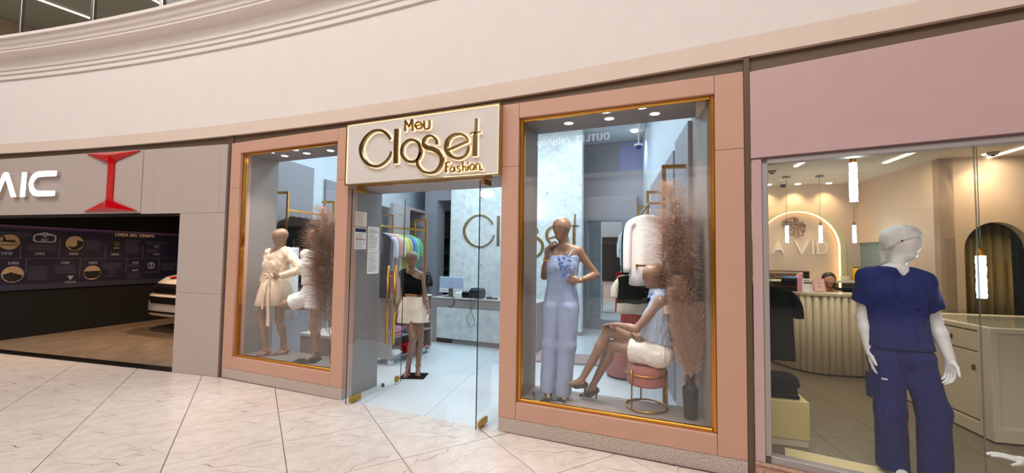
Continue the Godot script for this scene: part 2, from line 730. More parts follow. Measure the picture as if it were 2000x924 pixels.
func materials() -> void:
	for k in 2:
		var m := mat(Color(1.0, 0.985, 0.97), 0.16)
		m.albedo_texture = [T.marble, T.marble2][k]
		M["tile%d" % k] = m
	M.grout = mat(Color(0.46, 0.37, 0.32), 0.9)
	M.white_wall = painted(Color(0.90, 0.865, 0.845), 0.7)
	M.band = painted(Color(0.87, 0.795, 0.735), 0.6)
	M.bronze = mat(Color(0.40, 0.33, 0.26), 0.5, 0.35)
	M.pink = painted(Color(0.79, 0.615, 0.53), 0.45)
	M.vid_pink = painted(Color(0.765, 0.635, 0.63), 0.4)
	M.granite = tri_mat(T.granite, 0.35, 0.9, Color(1.0, 0.97, 0.95))
	M.granite_red = tri_mat(T.granite_red, 0.35, 1.5)
	M.gold = mat(Color(0.83, 0.60, 0.26), 0.24, 1.0)
	M.gold_letter = mat(Color(0.76, 0.65, 0.46), 0.22, 1.0)
	M.brass = mat(Color(0.72, 0.55, 0.25), 0.3, 1.0)
	M.steel = mat(Color(0.62, 0.60, 0.58), 0.3, 1.0)
	M.grey_panel = painted(Color(0.70, 0.655, 0.625), 0.5)
	M.box_grey = painted(Color(0.545, 0.50, 0.475), 0.55)
	M.box_ceiling = painted(Color(0.52, 0.48, 0.47), 0.6)
	M.shop_wall = painted(Color(0.86, 0.88, 0.90), 0.6)
	M.shop_grey = painted(Color(0.62, 0.60, 0.62), 0.5)
	M.shop_taupe = painted(Color(0.64, 0.585, 0.57), 0.5)
	M.shop_floor = mat(Color(0.84, 0.86, 0.87), 0.08)
	M.marble_wall = tri_mat(T.panel, 0.22, 0.62)
	M.aluminium = mat(Color(0.66, 0.63, 0.62), 0.45, 0.35)
	M.aic_panel = painted(Color(0.72, 0.665, 0.635), 0.42)
	M.black = mat(Color(0.018, 0.017, 0.018), 0.5)
	M.black_wall = mat(Color(0.012, 0.011, 0.012), 0.9)
	M.charcoal = mat(Color(0.07, 0.07, 0.075), 0.45)
	M.dark_steel = mat(Color(0.10, 0.095, 0.095), 0.25, 0.6)
	M.aic_floor = tri_mat(T.cement, 0.15, 0.3, Color(0.98, 0.92, 0.85))
	M.red = mat(Color(0.72, 0.02, 0.07), 0.12)
	M.white = mat(Color(0.92, 0.92, 0.92), 0.4)
	M.paper = mat(Color(0.93, 0.92, 0.90), 0.8)
	M.glass = glass_mat(0.004)
	M.vid_glass = glass_mat(0.004)
	M.vid_glass.metallic_specular = 0.34
	M.rail_glass = glass_mat(0.01, Color(0.6, 0.7, 0.65))
	M.rail_glass.metallic_specular = 0.2
	M.door_glass = glass_mat(0.012, Color(0.75, 0.92, 0.88))
	M.glass_edge = mat(Color(0.05, 0.12, 0.11), 0.1)
	M.skin = mat(Color(0.545, 0.42, 0.34), 0.32)
	M.skin_white = mat(Color(0.90, 0.90, 0.89), 0.3)
	M.vid_wall = painted(Color(0.81, 0.71, 0.61), 0.6)
	M.vid_white = painted(Color(0.90, 0.86, 0.76), 0.5)
	M.vid_ceiling = painted(Color(0.80, 0.76, 0.68), 0.7)
	M.vid_floor = tri_mat(T.plank, 0.35, 0.8, Color(0.98, 0.96, 0.90))
	M.velvet = mat(Color(0.66, 0.40, 0.37), 0.85)
	M.velvet.rim_enabled = true
	M.velvet.rim = 0.6
	M.wood = mat(Color(0.62, 0.40, 0.24), 0.5)
	M.mirror = mat(Color(0.93, 0.94, 0.94), 0.02, 1.0)
	M.lamp_white = glow(Color(1.0, 0.97, 0.93), 9.0)
	M.lamp_cool = glow(Color(0.90, 0.97, 1.0), 6.0)
	M.lamp_warm = glow(Color(1.0, 0.80, 0.52), 5.0)
	M.strip_warm = glow(Color(1.0, 0.84, 0.56), 3.5)
	M.strip_white = glow(Color(1.0, 0.96, 0.88), 4.0)
	M.halo = glow(Color(1.0, 0.92, 0.74), 1.5)
	M.sign_white = glow(Color(1.0, 1.0, 1.0), 2.4)
# ---------------------------------------------------------------- the mall: floor, upper wall, cornice, gallery
func arc(off: float, y: float, a: float) -> Vector3:
	var r := ARC_R - off
	return Vector3(ARC_X + r * sin(a), y, ARC_Z - r * cos(a))

# a profile of [forward, height] swept along the curve of the wall
func add_arc(st: SurfaceTool, prof: Array, a0: float, a1: float, n: int) -> void:
	var rings := []
	for i in n + 1:
		var a := lerpf(a0, a1, float(i) / n)
		var ring := PackedVector3Array()
		for p in prof:
			ring.append(arc(p[0], p[1], a))
		rings.append(ring)
	for i in n:
		for j in prof.size():
			var k := (j + 1) % prof.size()
			quad(st, rings[i][j], rings[i][k], rings[i + 1][k], rings[i + 1][j])
	for e in [0, n]:
		var p2 := PackedVector2Array()
		for p in prof:
			p2.append(Vector2(p[0], p[1]))
		var ids := Geometry2D.triangulate_polygon(p2)
		for i in range(0, ids.size(), 3):
			tri(st, rings[e][ids[i]], rings[e][ids[i + 1]], rings[e][ids[i + 2]])

func arc_mesh(prof: Array, a0: float, a1: float, n := 60) -> ArrayMesh:
	var st := sts()
	add_arc(st, prof, a0, a1, n)
	return done(st)

func tile_grid(root: Node3D, area_poly: PackedVector2Array, org: Vector2, ang: float, size: float, gap: float, mats: Array, reach: Rect2i, thick := 0.012) -> void:
	var u := Vector2(cos(ang), sin(ang))
	var v := Vector2(-sin(ang), cos(ang))
	var whole := {}
	for i in range(reach.position.x, reach.end.x):
		for j in range(reach.position.y, reach.end.y):
			var c := org + u * (i + 0.5) * size + v * (j + 0.5) * size
			var h := (size - gap) * 0.5
			var sq := PackedVector2Array([c - u * h - v * h, c + u * h - v * h, c + u * h + v * h, c - u * h + v * h])
			var got := Geometry2D.intersect_polygons(sq, area_poly)
			var kind := posmod(i * 7 + j * 3, mats.size())
			for poly in got:
				var full := absf(poly_area(poly) - 4.0 * h * h) < 1e-5
				var flip := posmod(i + 2 * j, 3) == 1
				var key := "%d%s" % [kind, flip]
				if full and whole.has(key):
					part("tile", whole[key], mats[kind], root, Vector3(c.x, 0, c.y))
					continue
				var local := PackedVector2Array()
				for p in poly:
					local.append(p - c)
				var m := tile_mesh(local, u, v, size, thick, flip)
				if full:
					whole[key] = m
				part("tile", m, mats[kind], root, Vector3(c.x, 0, c.y))

func poly_area(p: PackedVector2Array) -> float:
	var s := 0.0
	for i in p.size():
		s += p[i].cross(p[(i + 1) % p.size()])
	return absf(s) * 0.5

func tile_mesh(poly: PackedVector2Array, u: Vector2, v: Vector2, size: float, thick: float, flip: bool) -> ArrayMesh:
	var st := sts()
	if Geometry2D.is_polygon_clockwise(poly):
		poly.reverse()
	var top := PackedVector2Array()
	var inner := Geometry2D.offset_polygon(poly, -0.0006)
	top = inner[0] if inner.size() == 1 and inner[0].size() == poly.size() else poly
	var uvof := func(p: Vector2) -> Vector2:
		var q := Vector2(p.dot(v), p.dot(u)) / size + Vector2(0.5, 0.5)
		return Vector2.ONE - q if flip else q
	var ids := Geometry2D.triangulate_polygon(top)
	for i in range(0, ids.size(), 3):
		var t := [top[ids[i]], top[ids[i + 1]], top[ids[i + 2]]]
		if (t[1] - t[0]).cross(t[2] - t[0]) < 0.0:
			t.reverse()
		# x, z run clockwise seen from above
		for p in t:
			st.set_uv(uvof.call(p))
			st.add_vertex(Vector3(p.x, 0, p.y))
	if top != poly:
		# match corners by nearest
		for i in poly.size():
			var a := poly[i]
			var b := poly[(i + 1) % poly.size()]
			var a2 := nearest(top, a)
			var b2 := nearest(top, b)
			st.set_uv(uvof.call(a))
			var A := Vector3(a.x, -0.0006, a.y)
			var B := Vector3(b.x, -0.0006, b.y)
			var A2 := Vector3(a2.x, 0, a2.y)
			var B2 := Vector3(b2.x, 0, b2.y)
			quad(st, A2, B2, B, A)
			quad(st, A, B, B - Vector3(0, thick, 0), A - Vector3(0, thick, 0))
	return done(st)

func nearest(ps: PackedVector2Array, q: Vector2) -> Vector2:
	var best := ps[0]
	for p in ps:
		if p.distance_squared_to(q) < best.distance_squared_to(q):
			best = p
	return best

func local_pt(at: Vector3, turn: float, p: Vector3) -> Vector3:
	return at + p.rotated(Vector3.UP, turn)

func mall() -> void:
	# floor: a bed of grout with marble tiles on it
	var fl := setting("floor", "polished white marble tiles of the mall with grey veins and thin joints")
	slab("bed", Vector3(-22, -0.3, -8.5), Vector3(13, -0.006, 17), M.grout, fl)
	var a0 := local_pt(AIC_AT, AIC_TURN, Vector3(-9.0, 0, 0.0))
	var v1 := local_pt(VID_AT, VID_TURN, Vector3(3.5, 0, 0.0))
	var poly := PackedVector2Array([Vector2(a0.x, a0.z), Vector2(AIC_AT.x, AIC_AT.z), Vector2(-3.69, 0.0), Vector2(-3.69, -0.008), Vector2(-1.64, -0.008), Vector2(-1.64, 0.0), Vector2(VID_AT.x, VID_AT.z), Vector2(v1.x, v1.z), Vector2(4.0, 7.0), Vector2(-15.0, 7.0)])
	tile_grid(fl, poly, Vector2(TILE_O[0], TILE_O[1]), TILE_A, 0.812, 0.007, [M.tile0, M.tile1], Rect2i(-22, -10, 34, 30))
	var rest := setting("floor_beyond", "marble floor of the mall beyond the tiles in view")
	slab("slab", Vector3(-22, -0.005, 7.0), Vector3(13, 0.0, 17), tri_mat(T.marble, 0.16, 1.2), rest)
	# the curved wall above the shops
	var wl := setting("wall_upper", "curved off-white wall above the shop fronts with a beige border and a cornice")
	part("plaster", arc_mesh([[0.0, 3.41], [0.0, 4.49], [-0.25, 4.49], [-0.25, 3.41]], -0.50, 0.34), M.white_wall, wl)
	part("border", arc_mesh([[0.012, 3.245], [0.012, 3.405], [0.0, 3.41], [-0.25, 3.41], [-0.25, 3.245]], -0.50, 0.34), M.band, wl)
	part("recess_beam", arc_mesh([[-0.03, 3.105], [-0.03, 3.245], [-0.25, 3.245], [-0.25, 3.105]], -0.50, 0.34), M.bronze, wl)
	var prof := [[-0.25, 4.49], [0.0, 4.485], [0.028, 4.487], [0.028, 4.556], [0.05, 4.562], [0.05, 4.618], [0.07, 4.624], [0.07, 4.66]]
	for i in 9:
		var t := i / 8.0 * PI * 0.5
		prof.append([0.07 + 0.15 * (1.0 - cos(t)), 4.66 + 0.16 * sin(t)])
	prof.append([0.235, 4.822])
	prof.append([0.235, 4.852])
	for i in 6:
		var t := i / 5.0
		prof.append([0.25 + 0.055 * t, 4.858 + 0.10 * t + 0.012 * sin(t * TAU)])
	prof.append_array([[0.315, 4.962], [0.315, 4.978], [0.345, 4.985], [0.345, 5.03], [-0.25, 5.03]])
	part("cornice", arc_mesh(prof, -0.50, 0.34, 90), M.white_wall, wl)
	var el := setting("wall_front_far_left", "plain beige shop front beyond the showroom")
	part("plaster", arc_mesh([[0.02, 0.0], [0.02, 3.2], [-0.2, 3.2], [-0.2, 0.0]], -0.50, -0.247, 20), M.band, el)
	var er := setting("wall_front_far_right", "plain beige shop front beyond the uniform shop")
	part("plaster", arc_mesh([[0.02, 0.0], [0.02, 3.2], [-0.2, 3.2], [-0.2, 0.0]], 0.164, 0.34, 14), M.band, er)
	# gallery above: floor slab, railing of steel posts and glass, ceiling with light lines
	var gal := setting("gallery_floor", "floor slab of the upper gallery")
	part("slab", arc_mesh([[0.2, 5.03], [0.2, 5.05], [-8.0, 5.05], [-8.0, 4.55], [-0.2, 4.55], [-0.2, 5.03]], -0.50, 0.34), M.band, gal)
	var rail := thing("gallery_railing", "glass railing with steel posts on the gallery at the upper left", "railing")
	part("shoe", arc_mesh([[0.30, 5.03], [0.30, 5.045], [0.17, 5.045], [0.17, 5.03]], -0.50, 0.34), M.bronze, rail)
	part("handrail", arc_mesh([[0.26, 6.08], [0.26, 6.13], [0.19, 6.13], [0.19, 6.08]], -0.50, 0.34), M.steel, rail)
	var pm := box_mesh(Vector3(0.07, 1.04, 0.05), 0.006)
	var k := 0
	var pa := [-0.46, -0.42, -0.385, -0.347, -0.308, -0.269, -0.2305, -0.1815, -0.1415, -0.1055, -0.070, -0.035, 0.0, 0.035, 0.07, 0.105, 0.14, 0.175, 0.21]
	for a in pa:
		var p := part("post", pm, M.steel, rail, arc(0.225, 5.56, a), Vector3(0, -a, 0))
		if k > 0:
			var g := arc_mesh([[0.230, 5.08], [0.230, 6.05], [0.222, 6.05], [0.222, 5.08]], pa[k - 1] + 0.001, a - 0.001, 5)
			part("pane", g, M.rail_glass, rail)
		k += 1
	var gc := setting("gallery_ceiling", "grey-white ceiling of the upper gallery")
	part("slab", arc_mesh([[0.3, 8.0], [0.3, 9.5], [-8.0, 9.5], [-8.0, 8.0]], -0.50, 0.34, 30), painted(Color(0.66, 0.67, 0.62), 0.7), gc)
	var gw := setting("gallery_wall", "wall at the back of the upper gallery")
	part("plaster", arc_mesh([[-5.5, 5.05], [-5.5, 8.0], [-5.7, 8.0], [-5.7, 5.05]], -0.50, 0.34, 30), painted(Color(0.60, 0.60, 0.57), 0.7), gw)
	var col := setting("gallery_pillar", "beige clad pillar of the gallery at the left edge")
	slab("shaft", Vector3(-19.2, 5.05, -2.4), Vector3(-17.3, 8.0, -0.7), painted(Color(0.70, 0.60, 0.50), 0.6), col, 0.02)
	k = 0
	for q in [[Vector3(-15.3, 7.99, 0.0), Vector3(-14.85, 7.99, -3.6)], [Vector3(-12.35, 7.99, -1.4), Vector3(-12.6, 7.99, -4.2)]]:
		var l := thing("line_light", ["long light line in the gallery ceiling beside the pillar", "short light line in the gallery ceiling nearer the cornice"][k], "light")
		var st := sts()
		var d: Vector3 = (q[1] - q[0]).normalized()
		var s := d.cross(Vector3.UP) * 0.04
		add_prism(st, PackedVector2Array([Vector2(-0.022, -0.015), Vector2(0.022, -0.015), Vector2(0.022, 0.0), Vector2(-0.022, 0.0)]), 0.0, (q[1] - q[0]).length())
		var p := part("diffuser", done(st), M.strip_white, l)
		p.look_at_from_position(q[0] + Vector3(0, 0.0, 0), q[0] - d, Vector3.UP)
		area("gallery_line_light", (q[0] + q[1]) * 0.5 - Vector3(0, 0.04, 0), Vector2(0.05, 2.6), 1.3, Color(1.0, 0.96, 0.88))
		k += 1
	# the ceiling of the mall with its light panels
	var mc := setting("ceiling", "ceiling of the mall, out of view")
	slab("slab", Vector3(-22, 9.5, -9), Vector3(13, 9.8, 17), M.white_wall, mc)
	k = 0
	for c in MALL_PANELS:
		var l := thing("light_panel", ["first", "second", "third", "fourth", "fifth", "sixth"][k] + " light panel in the mall ceiling, counted from the showroom end", "light", Vector3(c.x, 9.46, c.z), 0.0, "light panels in the mall ceiling")
		part("diffuser", box_mesh(Vector3(MALL_PANEL.x, 0.04, MALL_PANEL.y), 0.01), glow(Color(1.0, 0.985, 0.975), 2.5) if k == 0 else meshes.panel_glow, l)
		if k == 0:
			meshes.panel_glow = l.get_child(0).material_override
		k += 1
	var ws := setting("wall_left", "end wall of the mall, out of view")
	slab("plaster", Vector3(-22.2, 0, -9), Vector3(-22, 9.5, 17), M.white_wall, ws)
	ws = setting("wall_right", "end wall of the mall, out of view")
	slab("plaster", Vector3(13, 0, -9), Vector3(13.2, 9.5, 17), M.white_wall, ws)
	ws = setting("wall_back", "rear wall behind the shops, out of view")
	slab("plaster", Vector3(-22, 0, -9.2), Vector3(13, 9.5, -9), M.white_wall, ws)
# ---------------------------------------------------------------- the boutique's front
const TILE_O := [-0.5609, -0.0316]
const TILE_A := 0.61959

func frame_board(parent: Node3D, x0: float, x1: float, ox0: float, ox1: float) -> void:
	var y0 := 0.132
	var y1 := 3.135
	var b := 0.288
	var t := 2.988
	var z := -0.16
	var g := 0.0012
	# stiles run the full height in two boards, rails lie between them
	var cuts := [y0, 2.52, y1]
	for k in 2:
		slab("board", Vector3(x0, cuts[k] + g, z), Vector3(ox0 - g, cuts[k + 1] - g, 0.0), M.pink, parent, 0.003)
		slab("board", Vector3(ox1 + g, cuts[k] + g, z), Vector3(x1, cuts[k + 1] - g, 0.0), M.pink, parent, 0.003)
	slab("board", Vector3(ox0 + g, t, z), Vector3(ox1 - g, y1 - g, 0.0), M.pink, parent, 0.003)
	slab("board", Vector3(ox0 + g, y0 + g, z), Vector3(ox1 - g, b, 0.0), M.pink, parent, 0.003)

func gold_trim(ox0: float, ox1: float, label: String) -> void:
	var o := setting("trim_1" if ox0 < -3 else "trim_2", label)
	var b := 0.288
	var t := 2.988
	for q in [[Vector3(ox0, b, 0), Vector3(ox0 + 0.03, t, 0)], [Vector3(ox1 - 0.03, b, 0), Vector3(ox1, t, 0)], [Vector3(ox0 + 0.03, t - 0.03, 0), Vector3(ox1 - 0.03, t, 0)], [Vector3(ox0 + 0.03, b, 0), Vector3(ox1 - 0.03, b + 0.03, 0)]]:
		slab("bar", q[0] + Vector3(0, 0, -0.075), q[1] + Vector3(0, 0, -0.035), M.gold, o, 0.006)
		var inner: Vector3 = (q[0] + q[1]) * 0.5
		# a thin second lip behind the front bead
	slab("lip", Vector3(ox0 + 0.03, b + 0.03, -0.085), Vector3(ox0 + 0.036, t - 0.03, -0.06), M.gold, o)
	slab("lip", Vector3(ox1 - 0.036, b + 0.03, -0.085), Vector3(ox1 - 0.03, t - 0.03, -0.06), M.gold, o)

func fronts() -> void:
	var wl := setting("wall_front_left", "salmon pink boards framing the left shop window")
	frame_board(wl, -5.726, -3.642, -5.538, -3.825)
	var wr := setting("wall_front_right", "salmon pink boards framing the right shop window")
	frame_board(wr, -1.690, 0.388, -1.515, 0.182)
	var p1 := setting("baseboard_left", "speckled grey granite plinth under the left shop window")
	slab("stone", Vector3(-5.726, 0, -0.16), Vector3(-3.642, 0.131, -0.004), M.granite, p1, 0.002)
	var p2 := setting("baseboard_right", "speckled grey granite plinth under the right shop window")
	slab("stone", Vector3(-1.690, 0, -0.16), Vector3(0.388, 0.131, -0.004), M.granite, p2, 0.002)
	gold_trim(-5.538, -3.825, "gold trim round the left shop window")
	gold_trim(-1.515, 0.182, "gold trim round the right shop window")
	# bronze posts between the shops
	var b1 := setting("trim_3", "bronze post between the showroom and the boutique")
	slab("post", Vector3(-5.79, 0, -0.2), Vector3(-5.728, 3.25, -0.012), M.bronze, b1, 0.003)
	var b2 := setting("trim_4", "bronze post between the boutique and the uniform shop")
	slab("post", Vector3(0.39, 0, -0.2), Vector3(0.432, 3.25, 0.005), M.bronze, b2, 0.003)
	# window panes
	var k := 0
	for q in [[-5.512, -3.851], [-1.489, 0.156]]:
		var w := setting("window_1" if k == 0 else "window_2", ["plate glass of the left shop window", "plate glass of the right shop window"][k])
		slab("pane", Vector3(q[0], 0.314, -0.062), Vector3(q[1], 2.962, -0.052), M.glass, w)
		k += 1
	# the display boxes behind the panes
	var bl := setting("display_box_left", "grey lined display box of the left shop window")
	slab("platform", Vector3(-5.56, 0.02, -0.585), Vector3(-3.70, 0.284, -0.16), M.box_grey, bl, 0.003)
	slab("platform", Vector3(-5.56, 0.0, -0.16), Vector3(-3.70, 0.284, -0.17), M.box_grey, bl)
	slab("sill", Vector3(-5.538, 0.26, -0.16), Vector3(-3.825, 0.2845, -0.076), M.box_grey, bl)
	slab("side", Vector3(-5.726, 0, -0.585), Vector3(-5.56, 3.1, -0.16), M.box_grey, bl)
	slab("side", Vector3(-3.70, 0, -0.585), Vector3(-3.642, 3.1, -0.16), M.box_grey, bl)
	slab("lid", Vector3(-5.56, 2.99, -0.585), Vector3(-3.70, 3.1, -0.08), M.box_ceiling, bl)
	slab("head", Vector3(-5.726, 3.1, -0.5), Vector3(-3.642, 4.5, -0.4), M.shop_wall, bl)
	var br := setting("display_box_right", "grey lined display box of the right shop window")
	slab("platform", Vector3(-1.53, 0.02, -0.585), Vector3(0.16, 0.284, -0.16), M.box_grey, br, 0.003)
	slab("sill", Vector3(-1.515, 0.26, -0.16), Vector3(0.182, 0.2845, -0.076), M.box_grey, br)
	slab("side", Vector3(-1.690, 0, -0.585), Vector3(-1.53, 3.1, -0.16), M.box_grey, br)
	slab("lid", Vector3(-1.53, 2.99, -0.585), Vector3(0.18, 3.1, -0.08), M.box_ceiling, br)
	slab("head", Vector3(-1.69, 3.1, -0.5), Vector3(0.388, 4.5, -0.4), M.shop_wall, br)
	var ss := setting("trim_5", "taupe soffit and lintel above the boutique's doorway")
	slab("soffit", Vector3(-3.642, 2.43, -0.585), Vector3(-1.690, 2.55, 0.0), M.shop_taupe, ss)
	slab("lintel", Vector3(-3.642, 2.55, -0.585), Vector3(-1.690, 4.5, -0.40), M.shop_taupe, ss)
	slab("backing", Vector3(-3.642, 2.55, -0.20), Vector3(-1.690, 3.12, -0.02), M.shop_taupe, ss)
	slab("strip", Vector3(-3.5, 2.422, -0.03), Vector3(-1.80, 2.43, 0.0), M.gold, ss)
	# display downlights, two rows in each box
	k = 0
	for q in [[-5.122, -0.33, 0], [-4.707, -0.33, 1], [-4.283, -0.33, 2], [-5.117, -0.12, 0], [-4.697, -0.14, 1], [-1.114, -0.33, 3], [-0.713, -0.33, 4], [-0.299, -0.34, 5], [-0.711, -0.125, 4], [-0.39, -0.125, 5]]:
		var row: String = "rear" if q[1] < -0.2 else "front"
		var l := thing("downlight", ["left", "middle", "right", "left", "middle", "right"][q[2]] + " downlight of the " + row + " row in the " + ("left" if q[2] < 3 else "right") + " shop window", "light", Vector3(q[0], 2.99, q[1]), 0.0, "display downlights")
		part("ring", lathe([Vector2(0.042, -0.004), Vector2(0.054, -0.004), Vector2(0.054, 0.0), Vector2(0.042, 0.0)], 20), M.white, l)
		part("lens", lathe([Vector2(0.0, -0.006), Vector2(0.041, -0.004), Vector2(0.041, 0.0), Vector2(0.0, 0.0)], 16), glow(Color(1, 0.98, 0.95), 14.0) if k == 0 else meshes.lens_glow, l)
		if k == 0:
			meshes.lens_glow = l.get_child(1).material_override
		spot("downlight_beam", Vector3(q[0], 2.98, q[1]), Vector3(0, -1, -0.04), 1.1, Color(1.0, 0.97, 0.93), 44.0, 0.03)
		k += 1
	glass_doors()

func glass_doors() -> void:
	for d in 2:
		var x: float = [-3.470, -1.870][d]
		var o := setting("door_1" if d == 0 else "door_2", ["left frameless glass door leaf, standing open", "right frameless glass door leaf, standing open"][d])
		var z0 := 0.105
		var z1 := -0.835
		part("pane", box_mesh(Vector3(0.010, 2.365, z0 - z1 - 0.004), 0.0), M.door_glass, o, Vector3(x, 1.2, (z0 + z1) * 0.5))
		for z in [z0, z1]:
			slab("glass_edge", Vector3(x - 0.005, 0.0175, z - 0.0015), Vector3(x + 0.005, 2.3825, z + 0.0015), M.glass_edge, o)
		for y in [0.045, 2.385]:
			slab("patch_fitting", Vector3(x - 0.016, y - 0.03, -0.115), Vector3(x + 0.016, y + 0.03, 0.05), M.brass, o, 0.004)
		part("pivot", lathe([Vector2(0, 0), Vector2(0.018, 0), Vector2(0.018, 0.02), Vector2(0.0, 0.02)], 14), M.brass, o, Vector3(x, 0.0, -0.03))
		slab("lock", Vector3(x - 0.014, 0.03, -0.79), Vector3(x + 0.014, 0.10, -0.73), M.brass, o, 0.004)
		for s in [-1, 1]:
			var h := part("pull_handle", tube([Vector3(0, 0.535, 0), Vector3(0, 1.516, 0)], 0.016, 12), M.gold, o, Vector3(x + 0.055 * s, 0, -0.60))
			for y in [0.66, 1.38]:
				part("standoff", tube([Vector3(0, y, 0), Vector3(-0.055 * s, y, 0)], 0.009, 8), M.gold, h)
	var stop := thing("door_stop", "small dark round door stop on the floor behind the left glass door", "door stop", Vector3(-3.56, 0.0, -0.60))
	part("cap", lathe([Vector2(0, 0), Vector2(0.02, 0), Vector2(0.022, 0.03), Vector2(0.012, 0.042), Vector2(0, 0.044)], 14), M.dark_steel, stop)
	# notices taped to the inside of the left leaf
	var n := 0
	for q in [[0.055, -0.125, 1.97, 2.139, "cream notice, topmost on the left glass door"], [0.06, -0.127, 1.71, 1.955, "white notice with a dark blue header on the left glass door"], [-0.15, -0.345, 1.707, 1.98, "upper of two white price lists on the left glass door"], [-0.153, -0.35, 1.425, 1.703, "lower of two white price lists on the left glass door"]]:
		var o := thing("notice", q[4], "notice", Vector3(-3.464, (q[2] + q[3]) * 0.5, (q[0] + q[1]) * 0.5))
		var w: float = q[0] - q[1]
		var h: float = q[3] - q[2]
		part("sheet", box_mesh(Vector3(0.0006, h, w)), mat(Color(0.90, 0.87, 0.78), 0.8) if n == 0 else M.paper, o)
		if n == 1:
			part("header", box_mesh(Vector3(0.0004, h * 0.17, w * 0.92)), mat(Color(0.16, 0.19, 0.28), 0.8), o, Vector3(0.0006, h * 0.38, 0))
			part("banner", box_mesh(Vector3(0.0004, h * 0.04, w * 0.8)), mat(Color(0.68, 0.25, 0.24), 0.8), o, Vector3(0.0006, -h * 0.05, 0))
		var st := sts()
		var rng := RandomNumberGenerator.new()
		rng.seed = 40 + n
		var y := h * (0.40 if n != 1 else 0.22)
		while y > -h * 0.44:
			var l := w * rng.randf_range(0.45, 0.86)
			add_box(st, Vector3(0.0006, y, 0.43 * w - l * 0.5), Vector3(0.0003, 0.004, l))
			y -= rng.randf_range(0.011, 0.02)
		part("print", done(st), mat(Color(0.42, 0.42, 0.45), 0.8), o)
		n += 1

# ---------------------------------------------------------------- the sign
func add_stroke(st: SurfaceTool, s: Array, closed: bool, z0: float, z1: float, more: float, scale := 1.0, thin := 1.0, ridge := 0.0) -> void:
	var pts := []
	for i in range(0, s.size(), 3):
		pts.append(Vector3(s[i], s[i + 1], s[i + 2]))
	var fine := []
	var n := pts.size()
	var per := 6
	var straight := n == 3
	if straight:
		fine = pts
	else:
		for i in (n if closed else n - 1):
			var p0: Vector3 = pts[(i - 1 + n) % n] if closed else pts[maxi(i - 1, 0)]
			var p3: Vector3 = pts[(i + 2) % n] if closed else pts[mini(i + 2, n - 1)]
			for k in per:
				fine.append(pts[i].cubic_interpolate(pts[(i + 1) % n], p0, p3, float(k) / per))
		if not closed:
			fine.append(pts[-1])
	var rings := []
	var m := fine.size()
	for i in m:
		var a: Vector3 = fine[(i - 1 + m) % m] if (closed or i > 0) else fine[i]
		var b: Vector3 = fine[(i + 1) % m] if (closed or i < m - 1) else fine[i]
		var d := Vector2(b.x - a.x, b.y - a.y).normalized()
		var c := Vector2(fine[i].x, fine[i].y) * scale
		if not closed and i == 0:
			c -= d * more
		if not closed and i == m - 1:
			c += d * more
		var w: float = (fine[i].z * thin * 0.5) * scale + more
		var q := Vector2(-d.y, d.x)
		var L := c + q * w
		var R := c - q * w
		if ridge > 0.0:
			var L2 := c + q * w * 0.72
			var R2 := c - q * w * 0.72
			rings.append(PackedVector3Array([Vector3(L.x, L.y, z0), Vector3(L.x, L.y, z1 - ridge), Vector3(L2.x, L2.y, z1), Vector3(R2.x, R2.y, z1), Vector3(R.x, R.y, z1 - ridge), Vector3(R.x, R.y, z0)]))
		else:
			rings.append(PackedVector3Array([Vector3(L.x, L.y, z0), Vector3(L.x, L.y, z1), Vector3(R.x, R.y, z1), Vector3(R.x, R.y, z0)]))
	if closed:
		rings.append(rings[0])
	add_loft(st, rings, not closed, not closed)

func letter_mesh(l: Array, z0: float, z1: float, more: float, scale := 1.0, thin := 1.0, ridge := 0.0) -> ArrayMesh:
	var st := sts()
	for k in l[2].size():
		add_stroke(st, l[2][k], l[1] and k == 0, z0, z1, more, scale, thin, ridge)
	return done(st)

func shop_sign() -> void:
	var o := thing("shop_sign", "white lit sign with gold letters over the boutique's doorway", "sign", Vector3(-2.66, 2.78, 0.0))
	slab("panel", Vector3(-0.955, -0.335, -0.02), Vector3(0.962, 0.345, 0.055), mat(Color(0.86, 0.83, 0.81), 0.12), o, 0.004)
	for q in [[Vector3(-0.968, -0.348, -0.02), Vector3(-0.955, 0.358, 0.07)], [Vector3(0.962, -0.348, -0.02), Vector3(0.975, 0.358, 0.07)], [Vector3(-0.955, 0.345, -0.02), Vector3(0.962, 0.358, 0.07)], [Vector3(-0.955, -0.348, -0.02), Vector3(0.962, -0.335, 0.07)]]:
		slab("gold_edge", q[0], q[1], M.gold_letter, o, 0.002)
	# warm light lines along the inside of the gold edge
	slab("edge_light", Vector3(-0.950, 0.338, 0.055), Vector3(0.957, 0.343, 0.059), M.halo, o)
	slab("edge_light", Vector3(-0.953, -0.32, 0.055), Vector3(-0.949, 0.336, 0.059), M.halo, o)
	slab("edge_light", Vector3(0.956, -0.32, 0.055), Vector3(0.960, 0.336, 0.059), M.halo, o)
	slab("edge_light", Vector3(0.35, -0.333, 0.055), Vector3(0.957, -0.329, 0.059), M.halo, o)
	for l in LETTERS:
		var p := part("letter_" + l[0].to_lower(), letter_mesh(l, 0.072, 0.095, 0.0, 1.0, 1.0, 0.006), M.gold_letter, o)
		part("halo_light", letter_mesh(l, 0.060, 0.066, 0.0025, 1.0), M.halo, p)

